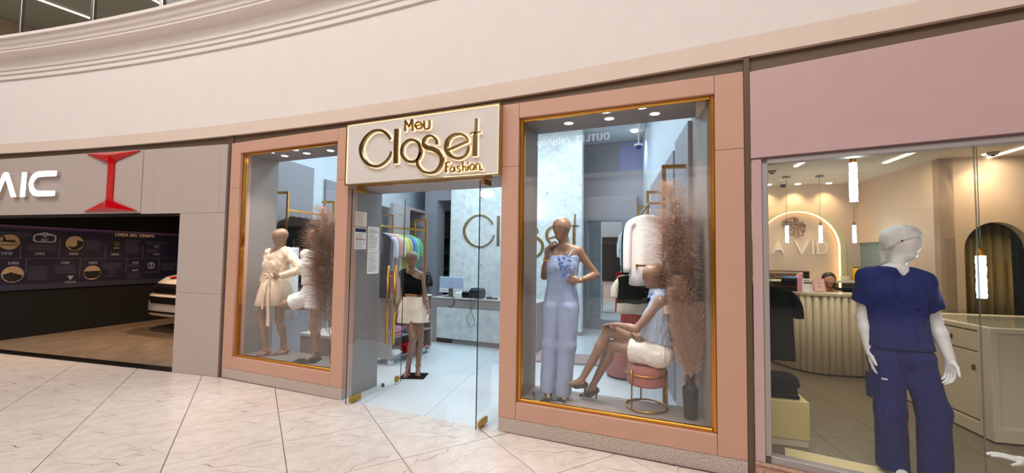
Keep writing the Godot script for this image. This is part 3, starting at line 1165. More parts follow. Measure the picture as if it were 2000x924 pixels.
const LETTERS := [
	["C", false, [[-0.32, 0.117, 0.031, -0.356, 0.168, 0.034, -0.421, 0.217, 0.035, -0.501, 0.236, 0.032, -0.582, 0.224, 0.037, -0.662, 0.173, 0.049, -0.717, 0.093, 0.059, -0.726, 0.028, 0.059, -0.695, -0.053, 0.052, -0.626, -0.124, 0.04, -0.535, -0.159, 0.032, -0.455, -0.16, 0.029, -0.377, -0.123, 0.029, -0.324, -0.07, 0.028, -0.3, -0.015, 0.023]]],
	["l", false, [[-0.244, 0.223, 0.059, -0.246, 0.037, 0.059, -0.244, -0.152, 0.059]]],
	["o", true, [[-0.167, -0.033, 0.042, -0.151, 0.034, 0.039, -0.092, 0.079, 0.033, -0.033, 0.084, 0.03, 0.034, 0.054, 0.035, 0.07, -0.004, 0.046, 0.072, -0.066, 0.048, 0.047, -0.125, 0.04, -0.011, -0.151, 0.033, -0.085, -0.137, 0.033, -0.144, -0.091, 0.039]]],
	["s", false, [[0.272, 0.004, 0.031, 0.265, 0.053, 0.029, 0.221, 0.095, 0.026, 0.168, 0.106, 0.027, 0.121, 0.08, 0.038, 0.111, 0.035, 0.048, 0.148, -0.011, 0.053, 0.231, -0.039, 0.053, 0.3, -0.079, 0.057, 0.336, -0.136, 0.057, 0.327, -0.207, 0.052, 0.279, -0.264, 0.039, 0.21, -0.283, 0.029, 0.124, -0.265, 0.029, 0.06, -0.216, 0.032, 0.034, -0.161, 0.032, 0.054, -0.104, 0.032, 0.092, -0.061, 0.024]]],
	["e", false, [[0.641, 0.008, 0.015, 0.608, 0.056, 0.025, 0.544, 0.087, 0.028, 0.463, 0.082, 0.038, 0.403, 0.041, 0.052, 0.384, -0.021, 0.059, 0.406, -0.088, 0.051, 0.462, -0.137, 0.036, 0.536, -0.158, 0.03, 0.602, -0.138, 0.027, 0.635, -0.093, 0.03, 0.645, -0.045, 0.022], [0.412, -0.061, 0.026, 0.533, -0.025, 0.025, 0.641, 0.007, 0.022]]],
	["t", false, [[0.724, 0.222, 0.03, 0.722, 0.157, 0.03, 0.72, 0.087, 0.032], [0.72, 0.087, 0.032, 0.713, 0.053, 0.049, 0.714, -0.15, 0.052], [0.658, 0.074, 0.015, 0.689, 0.09, 0.017, 0.722, 0.075, 0.02, 0.747, 0.085, 0.017, 0.774, 0.081, 0.012]]],
	["M", false, [[-0.13, 0.187, 0.022, -0.128, 0.252, 0.022, -0.125, 0.302, 0.022], [-0.129, 0.302, 0.022, -0.102, 0.264, 0.021, -0.077, 0.227, 0.019], [-0.077, 0.227, 0.019, -0.058, 0.266, 0.021, -0.039, 0.304, 0.022], [-0.039, 0.304, 0.022, -0.035, 0.241, 0.022, -0.028, 0.182, 0.023]]],
	["e", true, [[-0, 0.231, 0.019, 0.014, 0.258, 0.019, 0.05, 0.264, 0.019, 0.083, 0.245, 0.019, 0.087, 0.215, 0.019, 0.064, 0.196, 0.019, 0.026, 0.197, 0.019], [0.005, 0.222, 0.014, 0.044, 0.232, 0.014, 0.083, 0.24, 0.014]]],
	["u", false, [[0.111, 0.27, 0.019, 0.113, 0.212, 0.019, 0.125, 0.189, 0.019, 0.151, 0.181, 0.019, 0.172, 0.191, 0.019, 0.179, 0.217, 0.019, 0.177, 0.269, 0.019]]],
	["F", false, [[0.388, -0.19, 0.021, 0.388, -0.241, 0.021, 0.388, -0.291, 0.021], [0.383, -0.195, 0.015, 0.409, -0.191, 0.015, 0.432, -0.188, 0.014], [0.389, -0.238, 0.013, 0.406, -0.234, 0.013, 0.422, -0.232, 0.011]]],
	["a", true, [[0.438, -0.263, 0.014, 0.447, -0.242, 0.014, 0.468, -0.239, 0.014, 0.485, -0.254, 0.014, 0.483, -0.277, 0.014, 0.464, -0.288, 0.014, 0.445, -0.282, 0.014], [0.49, -0.238, 0.014, 0.492, -0.26, 0.014, 0.494, -0.29, 0.014]]],
	["s", false, [[0.557, -0.247, 0.013, 0.538, -0.238, 0.013, 0.52, -0.245, 0.014, 0.528, -0.261, 0.014, 0.549, -0.27, 0.014, 0.555, -0.285, 0.014, 0.539, -0.294, 0.013, 0.515, -0.287, 0.011]]],
	["h", false, [[0.582, -0.193, 0.014, 0.583, -0.243, 0.014, 0.584, -0.292, 0.014], [0.585, -0.256, 0.012, 0.602, -0.244, 0.012, 0.618, -0.252, 0.012, 0.62, -0.293, 0.012]]],
	["i", false, [[0.641, -0.242, 0.014, 0.642, -0.267, 0.014, 0.642, -0.293, 0.014], [0.638, -0.209, 0.014, 0.641, -0.216, 0.015, 0.643, -0.223, 0.014]]],
	["o", true, [[0.661, -0.261, 0.016, 0.67, -0.238, 0.015, 0.69, -0.229, 0.015, 0.711, -0.242, 0.016, 0.714, -0.266, 0.016, 0.697, -0.283, 0.015, 0.674, -0.281, 0.015]]],
	["n", false, [[0.731, -0.289, 0.013, 0.731, -0.26, 0.013, 0.73, -0.23, 0.013], [0.731, -0.244, 0.012, 0.747, -0.229, 0.013, 0.767, -0.235, 0.013, 0.774, -0.258, 0.013, 0.775, -0.288, 0.013], [0.775, -0.288, 0.013, 0.791, -0.292, 0.015, 0.807, -0.288, 0.014]]],
]
# ---------------------------------------------------------------- the car showroom on the left
func put(o: Node3D, at: Vector3, turn: float, local: Vector3, more := 0.0) -> Node3D:
	o.position = local_pt(at, turn, local)
	o.rotation.y = turn + more
	return o

func poly2(a: Array) -> PackedVector2Array:
	var p := PackedVector2Array()
	for q in a:
		p.append(Vector2(q[0], q[1]))
	return p

func showroom() -> void:
	var w := setting("wall_showroom", "grey metal panels of the car showroom's front", AIC_AT, AIC_TURN)
	var g := 0.004
	for q in [[-0.113, 0.0, 2.19, 3.128], [-1.306, -0.113, 2.19, 3.128], [-1.526, -1.306, 2.19, 3.128]]:
		slab("panel", Vector3(q[0] + 0.001, q[2] + 0.001, -0.12), Vector3(q[1] - 0.001, q[3], 0.0), M.aic_panel, w, 0.002)
	slab("panel", Vector3(-6.2, 2.205, -0.12), Vector3(-1.526 - 0.008, 3.128, 0.006), M.aic_panel, w, 0.003)
	slab("panel", Vector3(-0.79, 1.092, -0.5), Vector3(0.0, 2.188, 0.0), M.aic_panel, w, 0.003)
	slab("panel", Vector3(-0.79, 0.0, -0.5), Vector3(0.0, 1.089, 0.0), M.aic_panel, w, 0.003)
	slab("panel_edge", Vector3(-6.2, 2.165, -0.12), Vector3(-0.79, 2.205, -0.01), M.dark_steel, w)
	slab("pillar", Vector3(-6.35, 0, -0.4), Vector3(-6.0, 3.13, 0.0), M.aic_panel, w)
	slab("threshold", Vector3(-6.1, 0.0, -0.16), Vector3(-0.79, 0.012, -0.0), M.dark_steel, w)
	slab("core", Vector3(-6.3, 2.21, -0.5), Vector3(0.0, 3.3, -0.25), M.black_wall, w)
	var f := setting("floor_showroom", "polished beige cement floor of the showroom", AIC_AT, AIC_TURN)
	slab("cement", Vector3(-7.5, -0.15, -8.0), Vector3(-0.42, 0.002, -0.16), M.aic_floor, f)
	var c := setting("ceiling_showroom", "black ceiling of the showroom", AIC_AT, AIC_TURN)
	slab("board", Vector3(-7.5, 3.3, -8.0), Vector3(-0.42, 3.45, -0.5), M.black_wall, c)
	var wb := setting("wall_showroom_back", "black back wall of the showroom", AIC_AT, AIC_TURN)
	slab("board", Vector3(-7.5, 0, -8.0), Vector3(-0.42, 3.4, -7.8), M.black_wall, wb)
	var wr := setting("wall_showroom_right", "black side wall between showroom and boutique", Vector3(-5.96, 0, -0.2))
	wr.rotation.y = 0.1832
	slab("board", Vector3(-0.1, 0, -7.6), Vector3(0.0, 4.4, 0.0), M.black_wall, wr)
	var wl := setting("wall_showroom_left", "black side wall of the showroom carrying the timeline banner", Vector3(-11.493, 0, 0.248), 1.7274)
	slab("board", Vector3(-0.6, 0, -0.3), Vector3(7.5, 3.4, -0.03), M.black_wall, wl)
	# faint lamps far back in the dark room
	var n_spot := 0
	for q in [Vector3(-8.4, 3.24, -2.2), Vector3(-9.9, 3.24, -2.4), Vector3(-9.6, 3.24, -0.7)]:
		var l := thing("ceiling_spotlight", ["round spot in the showroom ceiling nearest the pillar", "round spot in the showroom ceiling above the car", "round spot in the showroom ceiling near the entrance"][n_spot], "light", q, 0.0, "showroom ceiling spots")
		part("lens", lathe([Vector2(0, 0), Vector2(0.05, 0), Vector2(0.06, 0.05), Vector2(0, 0.05)], 16), M.lamp_warm, l)
		spot("showroom_spot", q - Vector3(0, 0.02, 0), Vector3(-0.15, -1, 0), 5.0, Color(1.0, 0.84, 0.68), 60.0, 0.05)
		n_spot += 1
	banner()
	# sign letters and the red emblem on the fascia
	var s := thing("showroom_sign", "glowing white block letters AIC on the grey fascia", "sign")
	put(s, AIC_AT, AIC_TURN, Vector3(0, 0, 0.006))
	var faces := {
		"letter_a": [[[-4.66, 2.492], [-4.56, 2.492], [-4.402, 2.792], [-4.232, 2.487], [-4.118, 2.487], [-4.325, 2.862], [-4.355, 2.888], [-4.40, 2.893], [-4.445, 2.888], [-4.475, 2.862]]],
		"letter_i": [[[-4.007, 2.878], [-3.903, 2.876], [-3.912, 2.486], [-4.02, 2.486]]],
		"letter_c": [[[-3.235, 2.875], [-3.62, 2.880], [-3.72, 2.855], [-3.80, 2.79], [-3.838, 2.68], [-3.80, 2.57], [-3.72, 2.505], [-3.62, 2.483], [-3.245, 2.483], [-3.232, 2.50], [-3.232, 2.552], [-3.245, 2.566], [-3.60, 2.568], [-3.68, 2.59], [-3.725, 2.635], [-3.738, 2.68], [-3.722, 2.73], [-3.67, 2.775], [-3.60, 2.792], [-3.24, 2.790], [-3.225, 2.806], [-3.222, 2.86]]]}
	for n in faces:
		var body := part(n, prism(poly2(faces[n][0]), 0.0, 0.05), M.aic_panel, s)
		part("lit_face", prism(poly2(faces[n][0]), 0.05, 0.056), M.sign_white, body)
	var e := thing("red_emblem", "glossy red hourglass-shaped emblem on the grey fascia", "emblem")
	put(e, AIC_AT, AIC_TURN, Vector3(0, 0, 0.006))
	var out := [[-2.669, 3.118], [-1.574, 3.113], [-2.03, 2.987], [-2.062, 2.965], [-2.073, 2.935], [-2.075, 2.43], [-2.065, 2.405], [-2.042, 2.385], [-1.569, 2.233], [-2.649, 2.235], [-2.245, 2.379], [-2.215, 2.40], [-2.206, 2.425], [-2.208, 2.932], [-2.217, 2.965], [-2.275, 2.992]]
	var st := sts()
	add_prism(st, poly2(out), 0.0, 0.02)
	# sloping faces rising to a ridge, so that the shape is not flat
	var mid := Vector3(-2.13, 3.06, 0.07)
	var low := Vector3(-2.13, 2.29, 0.07)
	var nk := Vector3(-2.14, 2.95, 0.055)
	var nl := Vector3(-2.14, 2.41, 0.055)
	var loop := []
	for p in out:
		loop.append(Vector3(p[0], p[1], 0.02))
	for i in loop.size():
		var a: Vector3 = loop[i]
		var b: Vector3 = loop[(i + 1) % loop.size()]
		var c2 := (a + b) * 0.5
		var pa := mid if a.y > 3.0 else (low if a.y < 2.36 else (nk if a.y > 2.7 else nl))
		var pb := mid if b.y > 3.0 else (low if b.y < 2.36 else (nk if b.y > 2.7 else nl))
		tri(st, b, a, pa)
		if pa != pb:
			tri(st, b, pa, pb)
	part("body", done(st), M.red, e)
	car()

func banner() -> void:
	var o := thing("timeline_banner", "long navy timeline banner with year numbers on the dark showroom wall", "banner", Vector3(-11.493, 0, 0.248), 1.7274)
	var navy := mat(Color(0.105, 0.105, 0.21), 0.45)
	var pale := mat(Color(0.62, 0.61, 0.66), 0.6)
	var dim := mat(Color(0.32, 0.31, 0.40), 0.6)
	var cream := mat(Color(0.66, 0.57, 0.46), 0.6)
	var dark := mat(Color(0.07, 0.065, 0.06), 0.6)
	slab("sheet", Vector3(-0.55, 0.895, -0.03), Vector3(3.6, 2.10, -0.002), navy, o)
	slab("top_edge", Vector3(-0.55, 2.045, -0.002), Vector3(3.6, 2.10, 0.0), mat(Color(0.34, 0.26, 0.44), 0.35), o)
	slab("top_line", Vector3(-0.55, 2.09, -0.0), Vector3(3.6, 2.10, 0.002), mat(Color(0.60, 0.50, 0.72), 0.3), o)
	slab("lower_band", Vector3(-0.55, 0.895, -0.002), Vector3(3.6, 1.0, -0.001), mat(Color(0.20, 0.20, 0.28), 0.45), o)
	slab("axis", Vector3(-0.55, 1.485, -0.002), Vector3(3.6, 1.494, 0.0), dim, o)
	for q in [[0.185, 1.494, 1.787], [0.75, 1.494, 1.887], [1.526, 1.494, 1.80], [2.271, 1.494, 1.785], [0.277, 1.17, 1.485], [1.10, 1.09, 1.485], [1.943, 1.175, 1.485], [2.646, 1.12, 1.485]]:
		slab("divider", Vector3(q[0] - 0.007, q[1], -0.002), Vector3(q[0] + 0.007, q[2], 0.0), dim, o)
	for q in [["1958", 0.005, 1.582, 0.05], ["1983", 0.458, 1.579, 0.05], ["2002", 0.982, 1.582, 0.05], ["2009", 1.712, 1.578, 0.05], ["2017", 2.577, 1.77, 0.042], ["2018", 2.581, 1.586, 0.042], ["1986", 0.101, 1.402, 0.05], ["1998", 0.853, 1.399, 0.045], ["2003", 1.319, 1.397, 0.05], ["2010", 2.132, 1.388, 0.042], ["2013", 2.136, 1.214, 0.042]]:
		part("year", text_mesh(q[0], q[3], 0.002, true, 700), pale, o, Vector3(q[1], q[2], 0.0))
	part("title", text_mesh("LINEA DEL TIEMPO", 0.066, 0.003, false, 800), mat(Color(0.95, 0.86, 0.78), 0.5), o, Vector3(2.10, 2.018, 0.001))
	# small print, as lines
	var rng := RandomNumberGenerator.new()
	rng.seed = 5
	for q in [[-0.1, 0.35, 1.96, 3], [0.27, 0.72, 1.75, 4], [1.17, 1.48, 1.86, 6], [1.92, 2.22, 1.90, 9], [2.33, 2.80, 1.89, 3], [2.36, 2.70, 1.70, 3], [0.31, 0.66, 1.33, 8], [0.70, 1.06, 1.34, 5], [1.50, 1.92, 1.38, 4], [1.97, 2.25, 1.34, 2], [1.97, 2.30, 1.14, 4], [2.70, 3.1, 1.36, 5]]:
		var st := sts()
		for k in q[3]:
			var l: float = (q[1] - q[0]) * rng.randf_range(0.7, 1.0)
			add_box(st, Vector3(q[0] + l * 0.5, q[2] - k * 0.035, -0.001), Vector3(l, 0.011, 0.002))
		part("small_print", done(st), dim, o)
	# round pictures: pale sky above dark vehicles
	for q in [[0.03, 1.79, 0.14, 0], [0.99, 1.797, 0.15, 1], [0.104, 1.195, 0.15, 2], [1.315, 1.187, 0.15, 3], [1.74, 1.776, 0.135, 4]]:
		var c := PackedVector2Array()
		for i in 32:
			c.append(Vector2(q[0] + q[2] * cos(TAU * i / 32), q[1] + q[2] * sin(TAU * i / 32)))
		var p := part("round_picture", prism(c, -0.002, 0.0005), dark if q[3] == 4 else cream, o)
		var shape := []
		match q[3]:
			0: shape = [[[-0.9, 0.1], [-0.6, 0.15], [-0.65, 0.75], [-0.5, 0.75], [-0.3, 0.25], [0.5, 0.3], [0.6, 0.05], [0.9, 0.0], [0.9, -0.06], [-0.9, -0.0]], [[-0.85, -0.35], [0.8, -0.3], [0.85, -0.42], [-0.8, -0.45]]]
			1: shape = [[[0.25, 0.45], [0.95, 0.25], [0.95, -0.3], [0.2, -0.95], [-0.2, -0.95], [-0.85, -0.4], [-0.1, -0.5], [0.22, -0.3]]]
			2: shape = [[[-0.9, 0.0], [-0.4, 0.15], [-0.2, 0.3], [0.2, 0.1], [0.9, -0.15], [0.75, -0.6], [0.3, -0.9], [-0.3, -0.9], [-0.8, -0.5]]]
			3: shape = [[[-0.95, 0.2], [0.95, 0.25], [0.95, -0.3], [0.5, -0.8], [-0.5, -0.8], [-0.95, -0.3]]]
		for sh in shape:
			var pp := PackedVector2Array()
			for a in sh:
				pp.append(Vector2(q[0] + a[0] * q[2], q[1] + a[1] * q[2]))
			part("picture_shape", prism(pp, 0.0005, 0.0012), dark, p)
	# marks of the makers named along the timeline
	var lg := part("hexagon_mark", prism(poly2([[0.35, 1.93], [0.40, 1.965], [0.485, 1.985], [0.515, 2.005], [0.515, 1.88], [0.495, 1.93], [0.40, 1.935], [0.375, 1.91], [0.375, 1.85], [0.40, 1.82], [0.64, 1.82], [0.665, 1.85], [0.665, 1.91], [0.64, 1.935], [0.545, 1.93], [0.525, 1.88], [0.525, 2.005], [0.555, 1.985], [0.64, 1.965], [0.69, 1.93], [0.69, 1.83], [0.655, 1.80], [0.385, 1.80], [0.35, 1.83]]), -0.002, 0.0015), pale, o)
	part("letters", text_mesh("BJC", 0.05, 0.002, false, 800), pale, lg, Vector3(0.52, 1.845, 0.001))
	part("letters", text_mesh("SAAB", 0.035, 0.002, false, 700), cream, o, Vector3(1.735, 1.72, 0.002))
	part("crowned_mark", tube(ring_path(Vector3(1.735, 1.81, 0.003), 0.035, 20, Vector3.BACK), 0.005, 5, true), cream, o)
	var tr := part("triangle_mark", prism(poly2([[0.90, 1.135], [1.005, 1.135], [0.955, 1.045]]), -0.002, 0.0015), pale, o)
	part("letters", text_mesh("FOTON", 0.038, 0.002, false, 700), pale, tr, Vector3(0.957, 1.005, 0.001))
	var ms := sts(true)
	add_tube(ms, ring_path(Vector3(1.673, 1.195, 0.0), 0.052, 24, Vector3.BACK), 0.004, 5, true)
	for a in [90, 210, 330]:
		add_tube(ms, [Vector3(1.673, 1.195, 0), Vector3(1.673 + 0.05 * cos(deg_to_rad(a)), 1.195 + 0.05 * sin(deg_to_rad(a)), 0)], [0.007, 0.003], 5)
	var mk := part("star_mark", done(ms), dim, o)
	part("letters", text_mesh("Mercedes-Benz", 0.026, 0.002, true), dim, mk, Vector3(1.675, 1.10, 0.0))
	var bs := sts(true)
	add_tube(bs, ring_path(Vector3(2.469, 1.315, 0.0), 0.072, 24, Vector3.BACK), 0.009, 5, true)
	add_tube(bs, [Vector3(2.455, 1.38, 0), Vector3(2.455, 1.25, 0)], 0.008, 5)
	add_tube(bs, [Vector3(2.483, 1.38, 0), Vector3(2.483, 1.25, 0)], 0.008, 5)
	var bk := part("ring_mark", done(bs), pale, o)
	part("letters", text_mesh("BAIC MOTOR", 0.03, 0.002, false, 700), dim, bk, Vector3(2.47, 1.16, 0.0))

func car() -> void:
	var o := thing("sport_utility_car", "white sport utility car with red hood stripes, nose out behind the grey pillar", "car", Vector3(-9.68, 0.0, -1.5), 0.02)
	var white := mat(Color(0.90, 0.87, 0.83), 0.18)
	white.clearcoat_enabled = true
	var gl := mat(Color(0.03, 0.03, 0.035), 0.06)
	# body: sections from the nose (z = 0) back; each [z, half width, bottom, shoulder, top]
	var secs := [[0.02, 0.55, 0.46, 0.62, 0.70], [0.0, 0.72, 0.38, 0.66, 0.78], [-0.05, 0.86, 0.33, 0.72, 0.84], [-0.16, 0.94, 0.31, 0.90, 1.04], [-0.30, 0.955, 0.32, 1.0, 1.13], [-0.8, 0.965, 0.34, 1.08, 1.24], [-1.35, 0.97, 0.34, 1.12, 1.32], [-2.4, 0.97, 0.34, 1.12, 1.28], [-3.8, 0.96, 0.34, 1.10, 1.25], [-4.5, 0.92, 0.40, 1.02, 1.18], [-4.62, 0.80, 0.50, 0.95, 1.10]]
	var rings := []
	for s in secs:
		var r := PackedVector3Array()
		for p in [[-0.86, s[2]], [-1.0, lerpf(s[2], s[3], 0.25)], [-1.0, lerpf(s[2], s[3], 0.75)], [-0.97, s[3]], [-0.82, lerpf(s[3], s[4], 0.82)], [-0.45, s[4]], [0.0, s[4] + 0.015], [0.45, s[4]], [0.82, lerpf(s[3], s[4], 0.82)], [0.97, s[3]], [1.0, lerpf(s[2], s[3], 0.75)], [1.0, lerpf(s[2], s[3], 0.25)], [0.86, s[2]], [0.0, s[2]]]:
			r.append(Vector3(p[0] * s[1], p[1], s[0]))
		rings.append(r)
	var st := sts(true)
	add_loft(st, rings)
	part("body", done(st), white, o)
	var cab := []
	for s in [[-1.35, 0.86, 1.22, 1.30], [-2.0, 0.78, 1.2, 1.70], [-2.6, 0.76, 1.2, 1.76], [-3.8, 0.76, 1.2, 1.74], [-4.35, 0.78, 1.18, 1.40], [-4.5, 0.8, 1.15, 1.18]]:
		var r := PackedVector3Array()
		for p in [[-1.05, s[2]], [-0.96, lerpf(s[2], s[3], 0.8)], [-0.75, s[3]], [0.0, s[3] + 0.02], [0.75, s[3]], [0.96, lerpf(s[2], s[3], 0.8)], [1.05, s[2]], [0.0, s[2]]]:
			r.append(Vector3(p[0] * s[1], p[1], s[0]))
		cab.append(r)
	st = sts(true)
	add_loft(st, cab)
	part("cabin_glass", done(st), gl, o)
	# black band with the headlamps, wrapping round the nose
	st = sts(true)
	var band := []
	for k in 25:
		var t := lerpf(-1.0, 1.0, k / 24.0)
		var x := 0.945 * sin(t * 1.35) / sin(1.35)
		var z := 0.03 - 0.30 * pow(absf(t), 3.2)
		band.append(PackedVector3Array([Vector3(x, 0.80, z), Vector3(x, 0.81, z + 0.02), Vector3(x * 0.99, 0.97, z - 0.06), Vector3(x * 0.985, 0.985, z - 0.10), Vector3(x * 0.97, 0.88, z - 0.2)]))
	add_loft(st, band)
	part("grille_band", done(st), M.black, o)
	# bumper with its lower opening, slots and lip
	st = sts(true)
	band = []
	for k in 25:
		var t := lerpf(-1.0, 1.0, k / 24.0)
		var x := 0.965 * sin(t * 1.35) / sin(1.35)
		var z := 0.10 - 0.34 * pow(absf(t), 3.2)
		band.append(PackedVector3Array([Vector3(x, 0.335, z - 0.16), Vector3(x, 0.345, z - 0.02), Vector3(x, 0.44, z + 0.005), Vector3(x, 0.66, z), Vector3(x, 0.755, z - 0.015), Vector3(x, 0.785, z - 0.06), Vector3(x, 0.6, z - 0.22)]))
	add_loft(st, band)
	part("bumper", done(st), white, o)
	part("air_intake", prism(poly2([[-0.60, 0.735], [0.60, 0.735], [0.50, 0.60], [-0.50, 0.60]]), 0.0, 0.115), M.black, o)
	part("lower_slot", prism(poly2([[-0.62, 0.445], [0.62, 0.445], [0.58, 0.405], [-0.58, 0.405]]), 0.0, 0.118), M.black, o)
	for s in [-1, 1]:
		part("side_slot", box_mesh(Vector3(0.06, 0.32, 0.12), 0.02), M.black, o, Vector3(0.80 * s, 0.56, -0.05), Vector3(0, 0.55 * s, 0))
		part("hood_stripe", prism(poly2([[-0.50, 0.0], [-0.28, 0.0], [-0.24, 0.55], [-0.10, 0.10], [-0.05, 0.55], [-0.16, 1.05], [-0.55, 1.05]] if s < 0 else [[0.50, 0.0], [0.28, 0.0], [0.24, 0.55], [0.10, 0.10], [0.05, 0.55], [0.16, 1.05], [0.55, 1.05]]), 0.0, 0.012, Transform3D(Basis(Vector3.RIGHT, -PI * 0.5 + 0.205), Vector3(0, 1.095, -0.20))), M.red, o)
		for z in [-0.95, -3.75]:
			var wh := part("wheel", lathe([Vector2(0.0, -0.11), Vector2(0.24, -0.11), Vector2(0.34, -0.10), Vector2(0.36, -0.05), Vector2(0.36, 0.05), Vector2(0.34, 0.10), Vector2(0.24, 0.11), Vector2(0.0, 0.11)], 28), M.charcoal, o, Vector3(0.87 * s, 0.36, z), Vector3(0, 0, PI * 0.5))
			part("rim", lathe([Vector2(0.0, 0.112), Vector2(0.22, 0.112), Vector2(0.23, 0.125), Vector2(0.05, 0.122), Vector2(0.0, 0.122)], 20), M.steel, wh)
# ---------------------------------------------------------------- the boutique: room, desk, racks, goods
const LW := Vector3(-5.75, 0, 0)
const RW := Vector3(0.165, 0, 0)
const WT := 0.1832

func boutique_shell() -> void:
	var fl := setting("floor_boutique", "glossy white tile floor of the boutique")
	slab("bed", Vector3(-7.3, -0.1, -8.8), Vector3(0.3, -0.004, -0.01), mat(Color(0.62, 0.62, 0.62), 0.8), fl)
	var poly := PackedVector2Array([Vector2(-3.642, -0.010), Vector2(-3.642, -0.585), Vector2(-5.86, -0.585), Vector2(-7.0, -6.8), Vector2(-1.1, -6.8), Vector2(0.06, -0.585), Vector2(-1.69, -0.585), Vector2(-1.69, -0.010)])
	poly.reverse()
	tile_grid(fl, poly, Vector2(-2.535, -0.036), -0.1885, 0.80, 0.004, [M.shop_floor], Rect2i(-6, -10, 12, 12))
	var c := setting("ceiling_boutique", "white ceiling of the boutique")
	slab("board", Vector3(-7.4, 4.42, -8.8), Vector3(0.5, 4.52, -0.3), M.shop_wall, c)
	var k := 0
	for p in SHOP_PANELS:
		var l := thing("light_panel", ["front left", "front right", "rear left", "rear right"][SHOP_PANELS.find(p)] + " light panel in the boutique's high ceiling", "light", Vector3(p.x, 4.40, p.z), 0.0, "light panels in the boutique ceiling")
		part("diffuser", box_mesh(Vector3(1.2, 0.03, 0.6), 0.005), M.lamp_cool, l)
	for p in [Vector3(-1.1, 4.41, -5.6), Vector3(-0.38, 4.41, -5.5)]:
		var l := thing("downlight", "round downlight in the boutique ceiling, " + ("left" if k == 0 else "right") + " of a pair near the right wall", "light", p, 0.0, "boutique ceiling downlights")
		part("lens", lathe([Vector2(0, -0.02), Vector2(0.07, -0.02), Vector2(0.09, 0.0), Vector2(0, 0.0)], 18), M.lamp_cool, l)
		spot("boutique_downlight", p - Vector3(0, 0.04, 0), Vector3.DOWN, 1.5, Color(0.85, 0.94, 1.0), 55.0)
		k += 1
	var wl := setting("wall_boutique_left", "white left wall of the boutique with tall grey boards", LW, WT)
	slab("plaster", Vector3(-0.12, 0, -8.9), Vector3(0.0, 4.42, -0.2), M.shop_wall, wl)
	slab("board", Vector3(0.0, 0, -1.62), Vector3(0.05, 3.13, -0.62), M.shop_grey, wl, 0.003)
	slab("board", Vector3(0.0, 0, -2.9), Vector3(0.05, 3.0, -1.95), M.shop_grey, wl, 0.003)
	var wr := setting("wall_boutique_right", "white right wall of the boutique with tall grey boards", RW, WT)
	slab("plaster", Vector3(0.0, 0, -8.9), Vector3(0.12, 4.42, -0.2), M.shop_wall, wr)
	slab("lining", Vector3(-0.02, 0, -0.72), Vector3(0.0, 3.1, -0.10), M.box_grey, wr)
	for q in [[-0.72, -1.51, 3.0], [-1.65, -2.95, 2.94], [-3.0, -4.24, 2.94]]:
		slab("board", Vector3(-0.055, 0, q[1]), Vector3(0.0, q[2], q[0]), M.shop_grey, wr, 0.003)
	var wb := setting("wall_boutique_back", "grey back wall of the boutique")
	slab("plaster", Vector3(-7.3, 0, -6.6), Vector3(-0.8, 4.42, -6.4), M.shop_grey, wb)
	var mw := setting("wall_marble", "pale marble feature wall behind the desk")
	slab("slab", Vector3(-5.36, 0.08, -5.22), Vector3(-2.125, 4.42, -5.07), M.marble_wall, mw, 0.003)
	slab("foot", Vector3(-5.36, 0.0, -5.21), Vector3(-2.13, 0.08, -5.085), M.shop_taupe, mw)
	# gold lettering on the marble
	var lg := thing("wall_lettering", "large thin gold boutique name on the marble wall behind the desk", "lettering", Vector3(-3.62, 2.17, -5.07))
	for l in LETTERS:
		if l[0] in ["M", "u"] or LETTERS.find(l) in [6, 7, 8]:
			continue
		var sc := 1.86
		part("letter_" + l[0].to_lower(), letter_mesh(l, 0.0, 0.02, 0.0, sc, 0.62), M.gold_letter, lg)
	# columns and niches left of the marble
	var cl := setting("wall_column", "grey column between the shelf niche and the marble wall")
	slab("shaft", Vector3(-6.20, 0.0, -5.6), Vector3(-5.86, 4.42, -5.2), M.shop_grey, cl)
	slab("header", Vector3(-5.86, 3.03, -5.5), Vector3(-5.36, 4.42, -5.25), M.shop_grey, cl)

func boutique_goods() -> void:
	desk()
	shelf_niche()
	racks()
	mirror_and_poufs()

